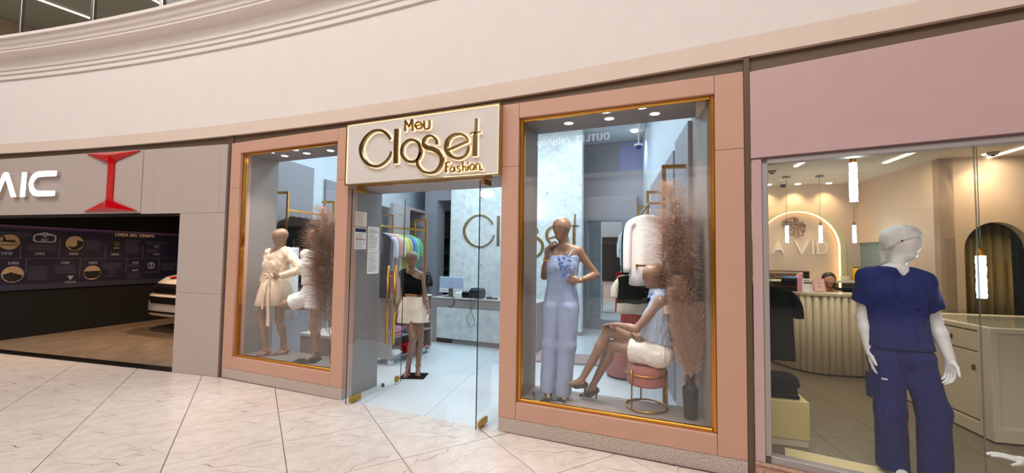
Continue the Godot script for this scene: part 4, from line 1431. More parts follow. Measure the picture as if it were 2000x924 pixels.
func desk() -> void:
	var o := thing("reception_desk", "taupe reception desk with a white marble front panel", "desk", Vector3(-3.55, 0, -3.55))
	slab("side", Vector3(-1.05, 0.0, -0.32), Vector3(-0.94, 0.83, 0.33), M.shop_taupe, o, 0.004)
	slab("side", Vector3(0.99, 0.0, -0.32), Vector3(1.10, 0.83, 0.33), M.shop_taupe, o, 0.004)
	slab("apron", Vector3(-0.94, 0.67, 0.27), Vector3(0.99, 0.83, 0.33), M.shop_taupe, o, 0.003)
	slab("plinth", Vector3(-0.60, 0.0, 0.22), Vector3(0.99, 0.085, 0.32), M.shop_taupe, o, 0.003)
	slab("kick_plate", Vector3(-0.94, 0.0, 0.20), Vector3(-0.60, 0.085, 0.30), mat(Color(0.36, 0.25, 0.21), 0.5), o)
	slab("marble_panel", Vector3(-0.935, 0.09, 0.24), Vector3(0.985, 0.668, 0.345), M.marble_wall, o, 0.004)
	slab("worktop", Vector3(-1.05, 0.83, -0.34), Vector3(1.10, 0.856, 0.34), mat(Color(0.74, 0.70, 0.68), 0.35), o, 0.004)
	slab("back_panel", Vector3(-0.94, 0.1, -0.1), Vector3(0.99, 0.8, -0.05), M.shop_taupe, o)
	var m := thing("computer_monitor", "white all-in-one computer seen from behind on the reception desk", "monitor", Vector3(-4.32, 0.856, -3.45), 0.0)
	slab("shell", Vector3(-0.27, 0.07, -0.02), Vector3(0.27, 0.38, 0.012), mat(Color(0.72, 0.77, 0.86), 0.35), m, 0.008)
	slab("chin", Vector3(-0.27, 0.07, -0.022), Vector3(0.27, 0.155, 0.016), M.white, m, 0.006)
	slab("vent", Vector3(-0.22, 0.105, 0.014), Vector3(0.22, 0.113, 0.018), mat(Color(0.6, 0.63, 0.7), 0.4), m)
	slab("stand", Vector3(-0.05, 0.0, 0.0), Vector3(0.05, 0.16, 0.02), M.steel, m, 0.004)
	slab("foot", Vector3(-0.12, 0.0, -0.06), Vector3(0.12, 0.008, 0.12), M.steel, m, 0.003)
	part("back_mark", prism(poly2([[-0.02, 0.27], [-0.008, 0.288], [0.0, 0.278], [0.008, 0.29], [0.022, 0.27]]), 0.012, 0.014), mat(Color(0.25, 0.27, 0.3), 0.5), m)
	var pr := thing("receipt_printer", "dark grey receipt printer on the reception desk", "printer", Vector3(-3.73, 0.856, -3.42))
	slab("case", Vector3(-0.13, 0.0, -0.11), Vector3(0.13, 0.17, 0.11), mat(Color(0.16, 0.19, 0.23), 0.45), pr, 0.02)
	slab("lid", Vector3(-0.115, 0.165, -0.09), Vector3(0.115, 0.19, 0.07), mat(Color(0.20, 0.24, 0.29), 0.35), pr, 0.012)
	slab("paper_slot", Vector3(-0.09, 0.12, 0.105), Vector3(0.09, 0.135, 0.115), M.black, pr)
	var bx := thing("card_terminal_box", "small black box between monitor and printer on the desk", "terminal", Vector3(-3.94, 0.856, -3.42))
	slab("case", Vector3(-0.085, 0.0, -0.08), Vector3(0.085, 0.11, 0.08), M.black, bx, 0.01)
	slab("display", Vector3(-0.06, 0.05, 0.078), Vector3(0.06, 0.09, 0.083), M.dark_steel, bx)
	var cp := thing("paper_cup_holder", "white papers and cards in a holder beside the monitor stand", "papers", Vector3(-4.10, 0.856, -3.36))
	slab("holder", Vector3(-0.08, 0.0, -0.03), Vector3(0.08, 0.09, 0.03), M.white, cp, 0.005)
	slab("sheet", Vector3(-0.06, 0.02, -0.02), Vector3(0.06, 0.115, -0.015), M.paper, cp)
	var sc := thing("barcode_scanner", "grey hand scanner lying on the reception desk", "scanner", Vector3(-3.45, 0.856, -3.36), 0.2)
	slab("head", Vector3(-0.05, 0.0, -0.035), Vector3(0.06, 0.05, 0.035), mat(Color(0.30, 0.33, 0.38), 0.5), sc, 0.012)
	slab("grip", Vector3(0.05, 0.0, -0.02), Vector3(0.17, 0.035, 0.02), mat(Color(0.36, 0.38, 0.42), 0.5), sc, 0.01)
	var cb := thing("cable", "thin grey cable hanging in a loop down the desk front", "cable", Vector3(-3.70, 0.856, -3.24))
	var path := curve([Vector3(0.0, 0.005, -0.05), Vector3(-0.04, 0.005, 0.04), Vector3(-0.05, -0.2, 0.05), Vector3(-0.12, -0.38, 0.055), Vector3(-0.05, -0.50, 0.055), Vector3(0.04, -0.47, 0.055), Vector3(0.03, -0.35, 0.055), Vector3(-0.03, -0.2, 0.055), Vector3(0.06, -0.02, 0.05), Vector3(0.08, 0.005, 0.0)], 6)
	part("wire", tube(path, 0.004, 6), mat(Color(0.35, 0.35, 0.36), 0.5), cb)
	var cb2 := thing("cable", "dark cables trailing over the desk edge below the monitor", "cable", Vector3(-4.25, 0.856, -3.24))
	part("wire", tube(curve([Vector3(0.0, 0.006, -0.1), Vector3(0.1, 0.006, 0.02), Vector3(0.16, -0.05, 0.04), Vector3(0.12, -0.14, 0.04), Vector3(0.05, -0.17, 0.06)], 6), 0.006, 6), M.charcoal, cb2)
	part("wire", tube(curve([Vector3(0.1, 0.006, -0.02), Vector3(0.3, -0.03, 0.04), Vector3(0.55, -0.02, 0.04), Vector3(0.7, 0.006, -0.05)], 6), 0.005, 6), M.charcoal, cb2)
	var ch := thing("office_chair", "grey backrest of a chair behind the reception desk", "chair", Vector3(-3.2, 0, -4.25))
	slab("backrest", Vector3(-0.22, 0.62, -0.03), Vector3(0.22, 1.12, 0.03), M.shop_grey, ch, 0.02)
	slab("seat", Vector3(-0.22, 0.45, 0.03), Vector3(0.22, 0.52, 0.45), M.shop_grey, ch, 0.02)
	part("post", tube([Vector3(0, 0.08, 0.22), Vector3(0, 0.46, 0.22)], 0.03, 10), M.charcoal, ch)
	for k in 5:
		var a := TAU * k / 5
		part("leg", tube([Vector3(0, 0.08, 0.22), Vector3(cos(a) * 0.26, 0.03, 0.22 + sin(a) * 0.26)], 0.018, 8), M.charcoal, ch)
	var pl := thing("pendant_lamp", "small glowing white pendant lamp above the reception desk", "lamp", Vector3(-3.60, 2.85, -3.5))
	part("shade", lathe([Vector2(0, -0.055), Vector2(0.09, -0.055), Vector2(0.125, -0.04), Vector2(0.13, 0.0), Vector2(0.125, 0.04), Vector2(0.09, 0.055), Vector2(0, 0.055)], 24), M.lamp_cool, pl)
	part("wire", tube([Vector3(0, 0.055, 0), Vector3(0, 1.565, 0)], 0.003, 5), M.steel, pl)
	omni("pendant_glow", Vector3(-3.60, 2.85, -3.5), 0.5, Color(0.93, 0.97, 1.0), 0.1)

func shelf_niche() -> void:
	var o := thing("shelf_niche", "tall taupe wall unit with dark niche and glass shelves near the left wall", "shelf unit", LW, WT)
	# local frame: x into the room, z along the wall; the unit reaches .62 m into the room
	slab("front_board", Vector3(0.50, 0.0, -4.22), Vector3(0.56, 2.76, -3.46), M.shop_taupe, o, 0.003)
	slab("side", Vector3(0.02, 0.0, -4.27), Vector3(0.56, 2.76, -4.22), M.shop_taupe, o)
	slab("side", Vector3(0.02, 0.0, -5.20), Vector3(0.56, 2.76, -5.13), M.shop_taupe, o)
	slab("top", Vector3(0.02, 2.70, -5.13), Vector3(0.56, 2.76, -4.27), M.shop_taupe, o)
	slab("back", Vector3(0.0, 0.0, -5.2), Vector3(0.02, 2.76, -3.46), mat(Color(0.36, 0.33, 0.33), 0.6), o)
	var dk := mat(Color(0.40, 0.37, 0.37), 0.6)
	slab("lining", Vector3(0.02, 0.9, -4.285), Vector3(0.54, 2.7, -4.27), dk, o)
	for y in [2.36, 2.02, 1.68, 1.34]:
		slab("glass_shelf", Vector3(0.03, y, -5.12), Vector3(0.54, y + 0.01, -4.29), glass_mat(0.25, Color(0.4, 0.5, 0.5)), o)
	slab("counter", Vector3(0.02, 0.86, -5.13), Vector3(0.70, 0.90, -4.27), M.shop_taupe, o, 0.004)
	slab("base", Vector3(0.02, 0.0, -5.13), Vector3(0.66, 0.86, -4.27), M.shop_grey, o)
	var hat := thing("white_box", "small white boxes on the lowest glass shelf of the niche", "box", LW + Vector3(0.38, 1.35, -4.5).rotated(Vector3.UP, WT), WT)
	slab("lower_box", Vector3(-0.08, 0.0, -0.12), Vector3(0.08, 0.035, 0.12), M.white, hat, 0.004)
	slab("upper_box", Vector3(-0.06, 0.035, -0.09), Vector3(0.06, 0.07, 0.09), M.white, hat, 0.004)
	var bag := thing("handbag", "black leather bag with a top loop on the counter by the column", "bag", Vector3(-5.93, 0.90, -5.0))
	part("body", lathe([Vector2(0, 0), Vector2(0.11, 0.0), Vector2(0.13, 0.02), Vector2(0.125, 0.12), Vector2(0.10, 0.22), Vector2(0.06, 0.27), Vector2(0.0, 0.28)], 24, Vector2(1, 0.65)), M.black, bag)
	part("loop", tube(curve([Vector3(-0.05, 0.26, 0), Vector3(-0.04, 0.33, 0), Vector3(0.04, 0.33, 0), Vector3(0.05, 0.26, 0)], 5), 0.010, 6), M.black, bag)
	part("pocket", lathe([Vector2(0, 0.0), Vector2(0.08, 0.0), Vector2(0.085, 0.1), Vector2(0.06, 0.13), Vector2(0, 0.135)], 16, Vector2(1, 0.5)), M.charcoal, bag, Vector3(0, 0.01, 0.06))
	part("charm", lathe([Vector2(0, 0), Vector2(0.03, 0.02), Vector2(0.03, 0.05), Vector2(0, 0.06)], 10), mat(Color(0.5, 0.12, 0.15), 0.5), bag, Vector3(-0.06, 0.0, 0.1))
	# the passage behind the column: a darker shelf and green dresses
	var p := thing("passage_shelf", "dark recessed shelf with gold-framed picture behind the grey column", "shelf unit", Vector3(-5.98, 0, -6.3))
	slab("back", Vector3(-0.55, 0.0, -0.08), Vector3(0.25, 2.86, -0.06), dk, p)
	slab("frame", Vector3(-0.6, 0.0, -0.08), Vector3(-0.55, 2.95, 0.25), M.shop_taupe, p)
	slab("frame", Vector3(0.20, 0.0, -0.08), Vector3(0.27, 2.95, 0.25), M.shop_taupe, p)
	slab("frame", Vector3(-0.55, 2.86, -0.08), Vector3(0.20, 2.95, 0.25), M.shop_taupe, p)
	for y in [0.86, 1.25, 1.68, 2.12]:
		slab("shelf", Vector3(-0.55, y, -0.06), Vector3(0.20, y + 0.02, 0.22), dk, p)
	var pic := thing("picture", "green picture in a gold frame leaning on the recessed shelf", "picture", Vector3(-6.08, 1.02, -6.12))
	slab("print", Vector3(-0.10, -0.12, 0.0), Vector3(0.10, 0.12, 0.008), mat(Color(0.32, 0.45, 0.22), 0.4), pic)
	for q in [[Vector3(-0.12, -0.14, 0), Vector3(-0.10, 0.14, 0.02)], [Vector3(0.10, -0.14, 0), Vector3(0.12, 0.14, 0.02)], [Vector3(-0.10, 0.12, 0), Vector3(0.10, 0.14, 0.02)], [Vector3(-0.10, -0.14, 0), Vector3(0.10, -0.12, 0.02)]]:
		slab("frame_bar", q[0], q[1], M.gold, pic)

# a hanging garment: x across the shoulders, z along the rail; the hook's top is at the origin
func hang(called: String, label: String, kind: String, col: Color, at: Vector3, turn: float, w := 0.42, len := 0.7, sleeve := 0.25, thick := 0.05, wood := false, group := "") -> Node3D:
	var o := thing(called, label, kind, at, turn, group)
	var m := cloth(col)
	var hm: Material = M.wood if wood else M.gold
	var y0 := -0.12
	part("hanger", tube(curve([Vector3(0, -0.01, -0.012), Vector3(0, 0.004, 0.0), Vector3(0, -0.012, 0.012), Vector3(0, -0.05, 0.0), Vector3(0, y0 + 0.02, 0)], 4), 0.0025, 5), M.steel, o)
	part("hanger_arm", tube([Vector3(-w * 0.46, y0 - 0.055, 0), Vector3(-w * 0.2, y0 - 0.005, 0), Vector3(0, y0 + 0.02, 0), Vector3(w * 0.2, y0 - 0.005, 0), Vector3(w * 0.46, y0 - 0.055, 0)], 0.009 if wood else 0.005, 6), hm, o)
	var rng := RandomNumberGenerator.new()
	rng.seed = hash(label)
	var ph := rng.randf() * TAU
	var rings := []
	var prof := [[0.0, 0.30], [0.02, 0.55], [0.045, 0.82], [0.075, 0.98], [0.13, 1.0], [0.3, 0.96], [0.6, 0.98], [0.85, 1.03], [1.0, 1.06]]
	if kind in ["trousers", "skirt"]:
		prof = [[0.0, 0.95], [0.02, 1.0], [0.3, 1.0], [0.6, 1.02], [1.0, 1.06]]
	var seg := 28
	for p in prof:
		var r := PackedVector3Array()
		for j in seg:
			var a := TAU * j / seg
			var t: float = thick * (0.6 + 0.4 * clampf(p[0] * 3.0, 0, 1)) * (1.0 + 0.35 * p[0] * sin(a * 5.0 + ph) + 0.2 * p[0] * sin(a * 9.0 - ph))
			r.append(Vector3(cos(a) * w * 0.5 * p[1], y0 + 0.01 - p[0] * len + 0.008 * sin(a * 3.0 + ph) * p[0], sin(a) * t))
		rings.append(r)
	var st := sts(true)
	add_loft(st, rings)
	part("cloth", done(st), m, o)
	if sleeve > 0.0:
		for s in [-1.0, 1.0]:
			var ts := sts(true)
			add_tube(ts, curve([Vector3(s * w * 0.40, y0 - 0.07, 0), Vector3(s * w * 0.54, y0 - 0.14, 0.0), Vector3(s * (w * 0.56 + 0.01), y0 - 0.14 - sleeve * 0.5, 0.012), Vector3(s * (w * 0.55 + 0.015), y0 - 0.14 - sleeve, 0.02)], 3), [0.042, 0.048, 0.046, 0.044, 0.044, 0.044, 0.043, 0.042, 0.042, 0.040], 10)
			part("sleeve", done(ts), m, o)
	return o

func folded(label: String, col: Color, at: Vector3, size: Vector3, turn := 0.0, group := "", called := "folded_garment", kind := "folded clothes") -> void:
	var o := thing(called, label, kind, at, turn, group)
	var rings := []
	for p in [[0.0, 0.90], [0.12, 0.98], [0.5, 1.0], [0.88, 0.97], [1.0, 0.88]]:
		var r := PackedVector3Array()
		for j in 24:
			var a := -TAU * j / 24
			var c := cos(a)
			var s := sin(a)
			var k := pow(absf(c), 0.35) * signf(c)
			var q := pow(absf(s), 0.35) * signf(s)
			r.append(Vector3(k * size.x * 0.5 * p[1], p[0] * size.y, q * size.z * 0.5 * p[1]))
		rings.append(r)
	var st := sts(true)
	add_loft(st, rings)
	part("fold", done(st), cloth(col), o)
	st = sts(true)
	add_tube(st, [Vector3(-size.x * 0.42, size.y * 0.5, size.z * 0.5), Vector3(size.x * 0.42, size.y * 0.5, size.z * 0.5)], size.y * 0.36, 8)
	part("fold_edge", done(st), cloth(col), o)

func racks() -> void:
	# free-standing rack on castors behind the left door leaf
	var o := thing("clothes_rack", "gold rail rack with shelves below, just inside the door on the left", "clothes rack", Vector3(-4.32, 0, -1.72))
	slab("front_panel", Vector3(-0.22, 0.10, 0.28), Vector3(0.22, 0.98, 0.31), M.shop_taupe, o, 0.003)
	slab("rear_panel", Vector3(-0.22, 0.10, -0.75), Vector3(0.22, 0.98, -0.72), M.shop_taupe, o, 0.003)
	slab("spine", Vector3(-0.22, 0.10, -0.72), Vector3(-0.20, 0.98, 0.28), M.shop_taupe, o)
	for y in [0.10, 0.40, 0.70, 0.96]:
		slab("shelf", Vector3(-0.20, y, -0.72), Vector3(0.22, y + 0.025, 0.28), M.shop_taupe if y < 0.9 else M.white, o)
	for q in [Vector3(0.18, 0.045, 0.26), Vector3(-0.18, 0.045, 0.26), Vector3(0.18, 0.045, -0.70), Vector3(-0.18, 0.045, -0.70)]:
		part("castor", lathe([Vector2(0, -0.02), Vector2(0.045, -0.02), Vector2(0.045, 0.02), Vector2(0, 0.02)], 18), M.white, o, q, Vector3(0, 0, PI * 0.5))
		slab("castor_fork", q + Vector3(-0.02, 0.02, -0.02), q + Vector3(0.02, 0.056, 0.02), M.steel, o)
	for z in [0.22, -0.66]:
		slab("post", Vector3(0.10, 0.98, z - 0.012), Vector3(0.13, 2.27, z + 0.012), M.gold, o, 0.002)
		slab("post", Vector3(-0.13, 0.98, z - 0.012), Vector3(-0.10, 2.27, z + 0.012), M.gold, o, 0.002)
		slab("crossbar", Vector3(-0.13, 2.245, z - 0.012), Vector3(0.13, 2.27, z + 0.012), M.gold, o, 0.002)
	slab("rail", Vector3(0.105, 2.06, -0.66), Vector3(0.125, 2.09, 0.56), M.gold, o, 0.002)
	var cols := [["plum dress, front of the door rack", Color(0.16, 0.05, 0.12), 0.95, 0.0], ["white shirt with navy trim behind the plum dress", Color(0.86, 0.88, 0.93), 0.55, 0.22], ["pink blouse with ruffled shoulder on the door rack", Color(0.90, 0.62, 0.58), 0.9, 0.2], ["cream blouse between the pink and yellow tops", Color(0.90, 0.87, 0.78), 1.0, 0.2], ["pale lemon dress on the door rack", Color(0.88, 0.86, 0.58), 1.05, 0.15], ["yellow-green blouse on the door rack", Color(0.78, 0.78, 0.42), 0.75, 0.2], ["cornflower blue dress on the door rack", Color(0.38, 0.52, 0.85), 0.95, 0.2], ["mint green blouse on the door rack", Color(0.55, 0.78, 0.64), 0.7, 0.25], ["sea green dress, last on the door rack", Color(0.42, 0.70, 0.56), 0.95, 0.2]]
	for k in cols.size():
		hang("hanging_garment", cols[k][0], "dress" if cols[k][2] > 0.9 else "blouse", cols[k][1], Vector3(-4.205, 2.083, -1.20 - 0.085 * k), 0.12, 0.40, cols[k][2], cols[k][3], 0.034, false, "clothes on the door rack")
	# folded clothes on its shelves
	var stacks := [["folded pink knit, upper of the rack's middle shelf", Color(0.85, 0.62, 0.70), 0.72, 0.0, 0.09], ["folded rose knit under the pink one", Color(0.80, 0.52, 0.58), 0.425, 0.16, 0.05], ["folded pink jumper on the rack's middle shelf", Color(0.87, 0.60, 0.68), 0.475, 0.16, 0.09], ["folded grey-blue jeans at the bottom of the middle shelf", Color(0.50, 0.60, 0.74), 0.425, -0.20, 0.05], ["folded blush knit above the jeans", Color(0.84, 0.66, 0.68), 0.475, -0.20, 0.06],
		["folded red knit at the bottom shelf, nearer the door", Color(0.62, 0.04, 0.10), 0.125, -0.1, 0.07], ["folded crimson knit on top of the red knit", Color(0.70, 0.06, 0.13), 0.195, -0.1, 0.07], ["folded scarlet knit, farther on the bottom shelf", Color(0.60, 0.05, 0.09), 0.125, -0.45, 0.08], ["folded white towel-like knit, bottom shelf front", Color(0.88, 0.88, 0.86), 0.125, 0.17, 0.08], ["folded white shirt, top shelf front", Color(0.90, 0.90, 0.90), 0.725, 0.17, 0.06], ["folded teal top on the white shirt", Color(0.35, 0.5, 0.5), 0.785, 0.17, 0.04]]
	stacks[0][3] = -0.18
	for s in stacks:
		folded(s[0], s[1], Vector3(-4.25, s[2], -1.72 + s[3]), Vector3(0.23, s[4], 0.30), PI * 0.5, "folded clothes on the door rack")
	# left wall: gold frame with hangers, seen through the left window
	var l := thing("wall_rail", "gold wall rail with wooden hangers seen through the left shop window", "clothes rail", LW, WT)
	for z in [-0.75, -1.85]:
		slab("arm", Vector3(0.05, 2.55, z - 0.012), Vector3(0.30, 2.59, z + 0.012), M.gold, l, 0.002)
		slab("leg", Vector3(0.27, 0.02, z - 0.012), Vector3(0.305, 2.55, z + 0.012), M.gold, l, 0.002)
	slab("rail", Vector3(0.275, 2.29, -1.84), Vector3(0.30, 2.325, -0.76), M.gold, l, 0.002)
	var lc := [["black jacket, first on the left wall rail", "jacket", Color(0.03, 0.03, 0.035), 0.95, 0.5], ["black knit on a wooden hanger, left wall rail", "jumper", Color(0.035, 0.03, 0.03), 0.8, 0.45], ["black coat on the left wall rail", "coat", Color(0.025, 0.025, 0.03), 1.1, 0.5], ["denim blue shirt with a paper tag, left wall rail", "shirt", Color(0.42, 0.50, 0.62), 0.75, 0.45], ["charcoal blouse on the left wall rail", "blouse", Color(0.06, 0.06, 0.07), 0.85, 0.4], ["black dress on the left wall rail", "dress", Color(0.03, 0.03, 0.03), 1.15, 0.0], ["dark brown top on the left wall rail", "top", Color(0.08, 0.06, 0.05), 0.8, 0.3]]
	for k in lc.size():
		var p := LW + Vector3(0.29, 2.32, -0.86 - 0.14 * k).rotated(Vector3.UP, WT)
		hang("hanging_garment", lc[k][0], lc[k][1], lc[k][2], p, WT, 0.42, lc[k][3], lc[k][4], 0.045, true, "clothes on the left wall rail")
	hang("hanging_trousers", "white jeans hung low below the black jackets", "trousers", Color(0.86, 0.88, 0.90), LW + Vector3(0.42, 1.85, -0.75).rotated(Vector3.UP, WT), WT + 0.6, 0.16, 1.05, 0.0, 0.05)
	var tg := thing("paper_tag", "pale paper tag hanging from the denim blue shirt", "tag", LW + Vector3(0.52, 2.10, -1.22).rotated(Vector3.UP, WT), WT + 0.5)
	part("card", box_mesh(Vector3(0.06, 0.16, 0.002)), mat(Color(0.82, 0.80, 0.66), 0.8), tg, Vector3.ZERO, Vector3(0, 0, -0.5))
	part("string", tube([Vector3(0.035, 0.075, 0), Vector3(0.06, 0.16, -0.02)], 0.0012, 4), M.white, tg)
	var stp := thing("display_step", "grey display step behind the left shop window", "step", Vector3(-4.75, 0, -0.95))
	slab("top", Vector3(-0.32, 0.50, -0.32), Vector3(0.32, 0.54, 0.32), mat(Color(0.72, 0.70, 0.70), 0.5), stp, 0.003)
	slab("body", Vector3(-0.31, 0.0, -0.31), Vector3(0.31, 0.50, 0.31), M.box_grey, stp, 0.003)
	# right wall: gold brackets and two rails
	for k in 3:
		var z: float = [-0.865, -2.54, -4.3][k]
		var b := thing("wall_bracket", ["gold square bracket on the right wall, nearest the shop window", "gold square bracket on the right wall, second from the window", "gold square bracket on the right wall, third from the window"][k], "bracket", RW, WT)
		slab("arm", Vector3(-0.25, 2.56, z - 0.02), Vector3(-0.055, 2.60, z + 0.02), M.brass, b, 0.002)
		slab("leg", Vector3(-0.28, 0.0, z - 0.02), Vector3(-0.24, 2.60, z + 0.02), M.brass, b, 0.002)
	var r := thing("wall_rail", "two gold clothes rails along the right wall behind the seated mannequin", "clothes rail", RW, WT)
	for q in [[2.20, -2.52, -0.885, "upper_rail"], [2.20, -4.28, -2.56, "upper_rail"], [1.56, -2.52, -0.885, "lower_rail"]]:
		var rx := -0.40 if q[0] > 2.0 else -0.52
		slab(q[3], Vector3(rx - 0.01, q[0], q[1]), Vector3(rx + 0.01, q[0] + 0.03, q[2]), M.brass, r, 0.002)
		for z in [q[1], q[2] - 0.02]:
			slab("rail_arm", Vector3(rx + 0.01, q[0] + 0.005, z), Vector3(-0.26, q[0] + 0.025, z + 0.02), M.brass, r)
	var rc := [["oversized white shirt, nearest on the right wall rail", "shirt", Color(0.92, 0.91, 0.91), 0.74, 0.46, -1.02, 2.22], ["black blazer on the right wall rail", "jacket", Color(0.02, 0.02, 0.025), 0.78, 0.5, -1.46, 2.22], ["pale blue-grey shirt beside the black blazer", "shirt", Color(0.66, 0.74, 0.80), 0.80, 0.45, -1.68, 2.22], ["mint grey blouse on the right wall rail", "blouse", Color(0.70, 0.79, 0.72), 0.84, 0.4, -1.92, 2.22], ["cream dress on the right wall rail", "dress", Color(0.84, 0.81, 0.70), 1.0, 0.2, -2.3, 2.22], ["pale blue ruffled blouse on the right wall rail", "blouse", Color(0.74, 0.83, 0.88), 0.55, 0.2, -2.9, 2.22], ["rose red scarf top on the right wall rail", "top", Color(0.62, 0.16, 0.22), 0.40, 0.1, -3.15, 2.22], ["white blouse, far end of the right wall rail", "blouse", Color(0.86, 0.88, 0.88), 0.8, 0.3, -3.45, 2.22],
		["bright red trousers hung under the mint blouse", "trousers", Color(0.72, 0.02, 0.08), 0.62, 0.0, -1.75, 1.58], ["crimson skirt beside the bright red trousers", "skirt", Color(0.62, 0.02, 0.08), 0.5, 0.0, -1.98, 1.58], ["aqua white trousers behind the red ones", "trousers", Color(0.78, 0.88, 0.90), 0.66, 0.0, -2.22, 1.58], ["ivory ruffled blouse under the white shirt", "blouse", Color(0.90, 0.87, 0.80), 0.45, 0.12, -1.40, 1.58], ["black top under the white shirt", "top", Color(0.02, 0.02, 0.02), 0.30, 0.0, -1.12, 1.58]]
	for q in rc:
		var p := RW + Vector3(-0.40 if q[6] > 2.0 else -0.52, q[6], q[5]).rotated(Vector3.UP, WT)
		hang("hanging_garment", q[0], q[1], q[2], p, WT + 0.22, 0.38 if q[1] != "trousers" else 0.26, q[3], q[4], 0.045, false, "clothes on the right wall rails")
	# green dresses in the passage
	for k in 2:
		hang("hanging_garment", ["dark green dress in the passage beside the marble wall", "sage green dress behind the dark green one"][k], "dress", [Color(0.14, 0.34, 0.26), Color(0.36, 0.52, 0.42)][k], Vector3(-5.62 - 0.02 * k, 2.18, -5.75 - 0.15 * k), 0.5, 0.34, 1.3, 0.0, 0.06)
	var pr := thing("passage_rail", "short gold rail holding the green dresses in the passage", "clothes rail", Vector3(-5.62, 2.17, -5.95))
	slab("bar", Vector3(-0.01, 0.0, -0.45), Vector3(0.01, 0.02, 0.35), M.gold, pr)
	slab("bracket", Vector3(-0.01, 0.0, -0.47), Vector3(0.01, 0.30, -0.45), M.gold, pr)
	var cam := thing("security_camera", "small dark dome camera high on the boutique's right side", "camera", Vector3(-0.68, 3.26, -2.5))
	part("dome", lathe([Vector2(0, -0.05), Vector2(0.035, -0.035), Vector2(0.05, 0.0), Vector2(0, 0.0)], 16), M.black, cam)
	part("base", lathe([Vector2(0, 0.0), Vector2(0.06, 0.0), Vector2(0.06, 0.025), Vector2(0, 0.025)], 16), M.white, cam)
	part("stem", tube([Vector3(0, 0.02, 0), Vector3(0, 1.15, 0)], 0.01, 6), M.white, cam)

func mirror_and_poufs() -> void:
	var o := thing("standing_mirror", "tall mirror in a wide grey frame on the boutique's back wall", "mirror", Vector3(-1.74, 0, -6.3))
	slab("frame", Vector3(-0.62, 0.0, -0.1), Vector3(-0.495, 3.08, 0.2), M.shop_grey, o, 0.004)
	slab("frame", Vector3(0.29, 0.0, -0.1), Vector3(0.62, 3.08, 0.2), M.shop_grey, o, 0.004)
	slab("frame", Vector3(-0.495, 2.50, -0.1), Vector3(0.29, 3.08, 0.2), M.shop_grey, o, 0.004)
	slab("frame", Vector3(-0.495, 0.0, -0.1), Vector3(0.29, 0.22, 0.2), M.shop_grey, o, 0.004)
	slab("glass", Vector3(-0.495, 0.22, 0.10), Vector3(0.29, 2.50, 0.12), M.mirror, o)
	var p := thing("pouf", "round dusty pink velvet pouf on the floor behind the seated mannequin", "pouf", Vector3(-0.86, 0, -2.45))
	part("cushion", lathe([Vector2(0, 0.03), Vector2(0.26, 0.03), Vector2(0.275, 0.05), Vector2(0.28, 0.10), Vector2(0.28, 0.36), Vector2(0.265, 0.40), Vector2(0.22, 0.42), Vector2(0, 0.43)], 36), M.velvet, p)
	part("foot_ring", lathe([Vector2(0, 0.0), Vector2(0.25, 0.0), Vector2(0.25, 0.03), Vector2(0, 0.03)], 30), M.charcoal, p)
	var p2 := thing("pouf", "pink velvet pouf with a white fur cushion, seen in the mirror", "pouf", Vector3(-1.05, 0, -4.15))
	part("cushion", lathe([Vector2(0, 0.03), Vector2(0.24, 0.03), Vector2(0.25, 0.06), Vector2(0.25, 0.38), Vector2(0.235, 0.42), Vector2(0, 0.44)], 36), M.velvet, p2)
	part("foot_ring", lathe([Vector2(0, 0.0), Vector2(0.22, 0.0), Vector2(0.22, 0.03), Vector2(0, 0.03)], 30), M.charcoal, p2)
	var fc := thing("fur_cushion", "white fur ball cushion on the pink pouf", "cushion", Vector3(-1.02, 0.44, -4.15))
	part("ball", lathe([Vector2(0, 0), Vector2(0.08, 0.01), Vector2(0.12, 0.07), Vector2(0.12, 0.11), Vector2(0.08, 0.17), Vector2(0, 0.19)], 24), M.white, fc)
	var rg := thing("rug", "mottled grey-pink pile rug on the boutique floor", "rug", Vector3(-1.62, 0, -3.05), 0.19)
	part("pile", box_mesh(Vector3(1.5, 0.03, 0.62), 0.012), tri_mat(T.rug, 0.95, 2.5), rg, Vector3(0, 0.016, 0))
	for s in [-1, 1]:
		part("border", box_mesh(Vector3(0.03, 0.034, 0.62), 0.01), mat(Color(0.52, 0.42, 0.40), 0.95), rg, Vector3(0.75 * s, 0.017, 0))
# ---------------------------------------------------------------- figures
func v3(a: Array) -> Vector3:
	return Vector3(a[0], a[1], a[2])

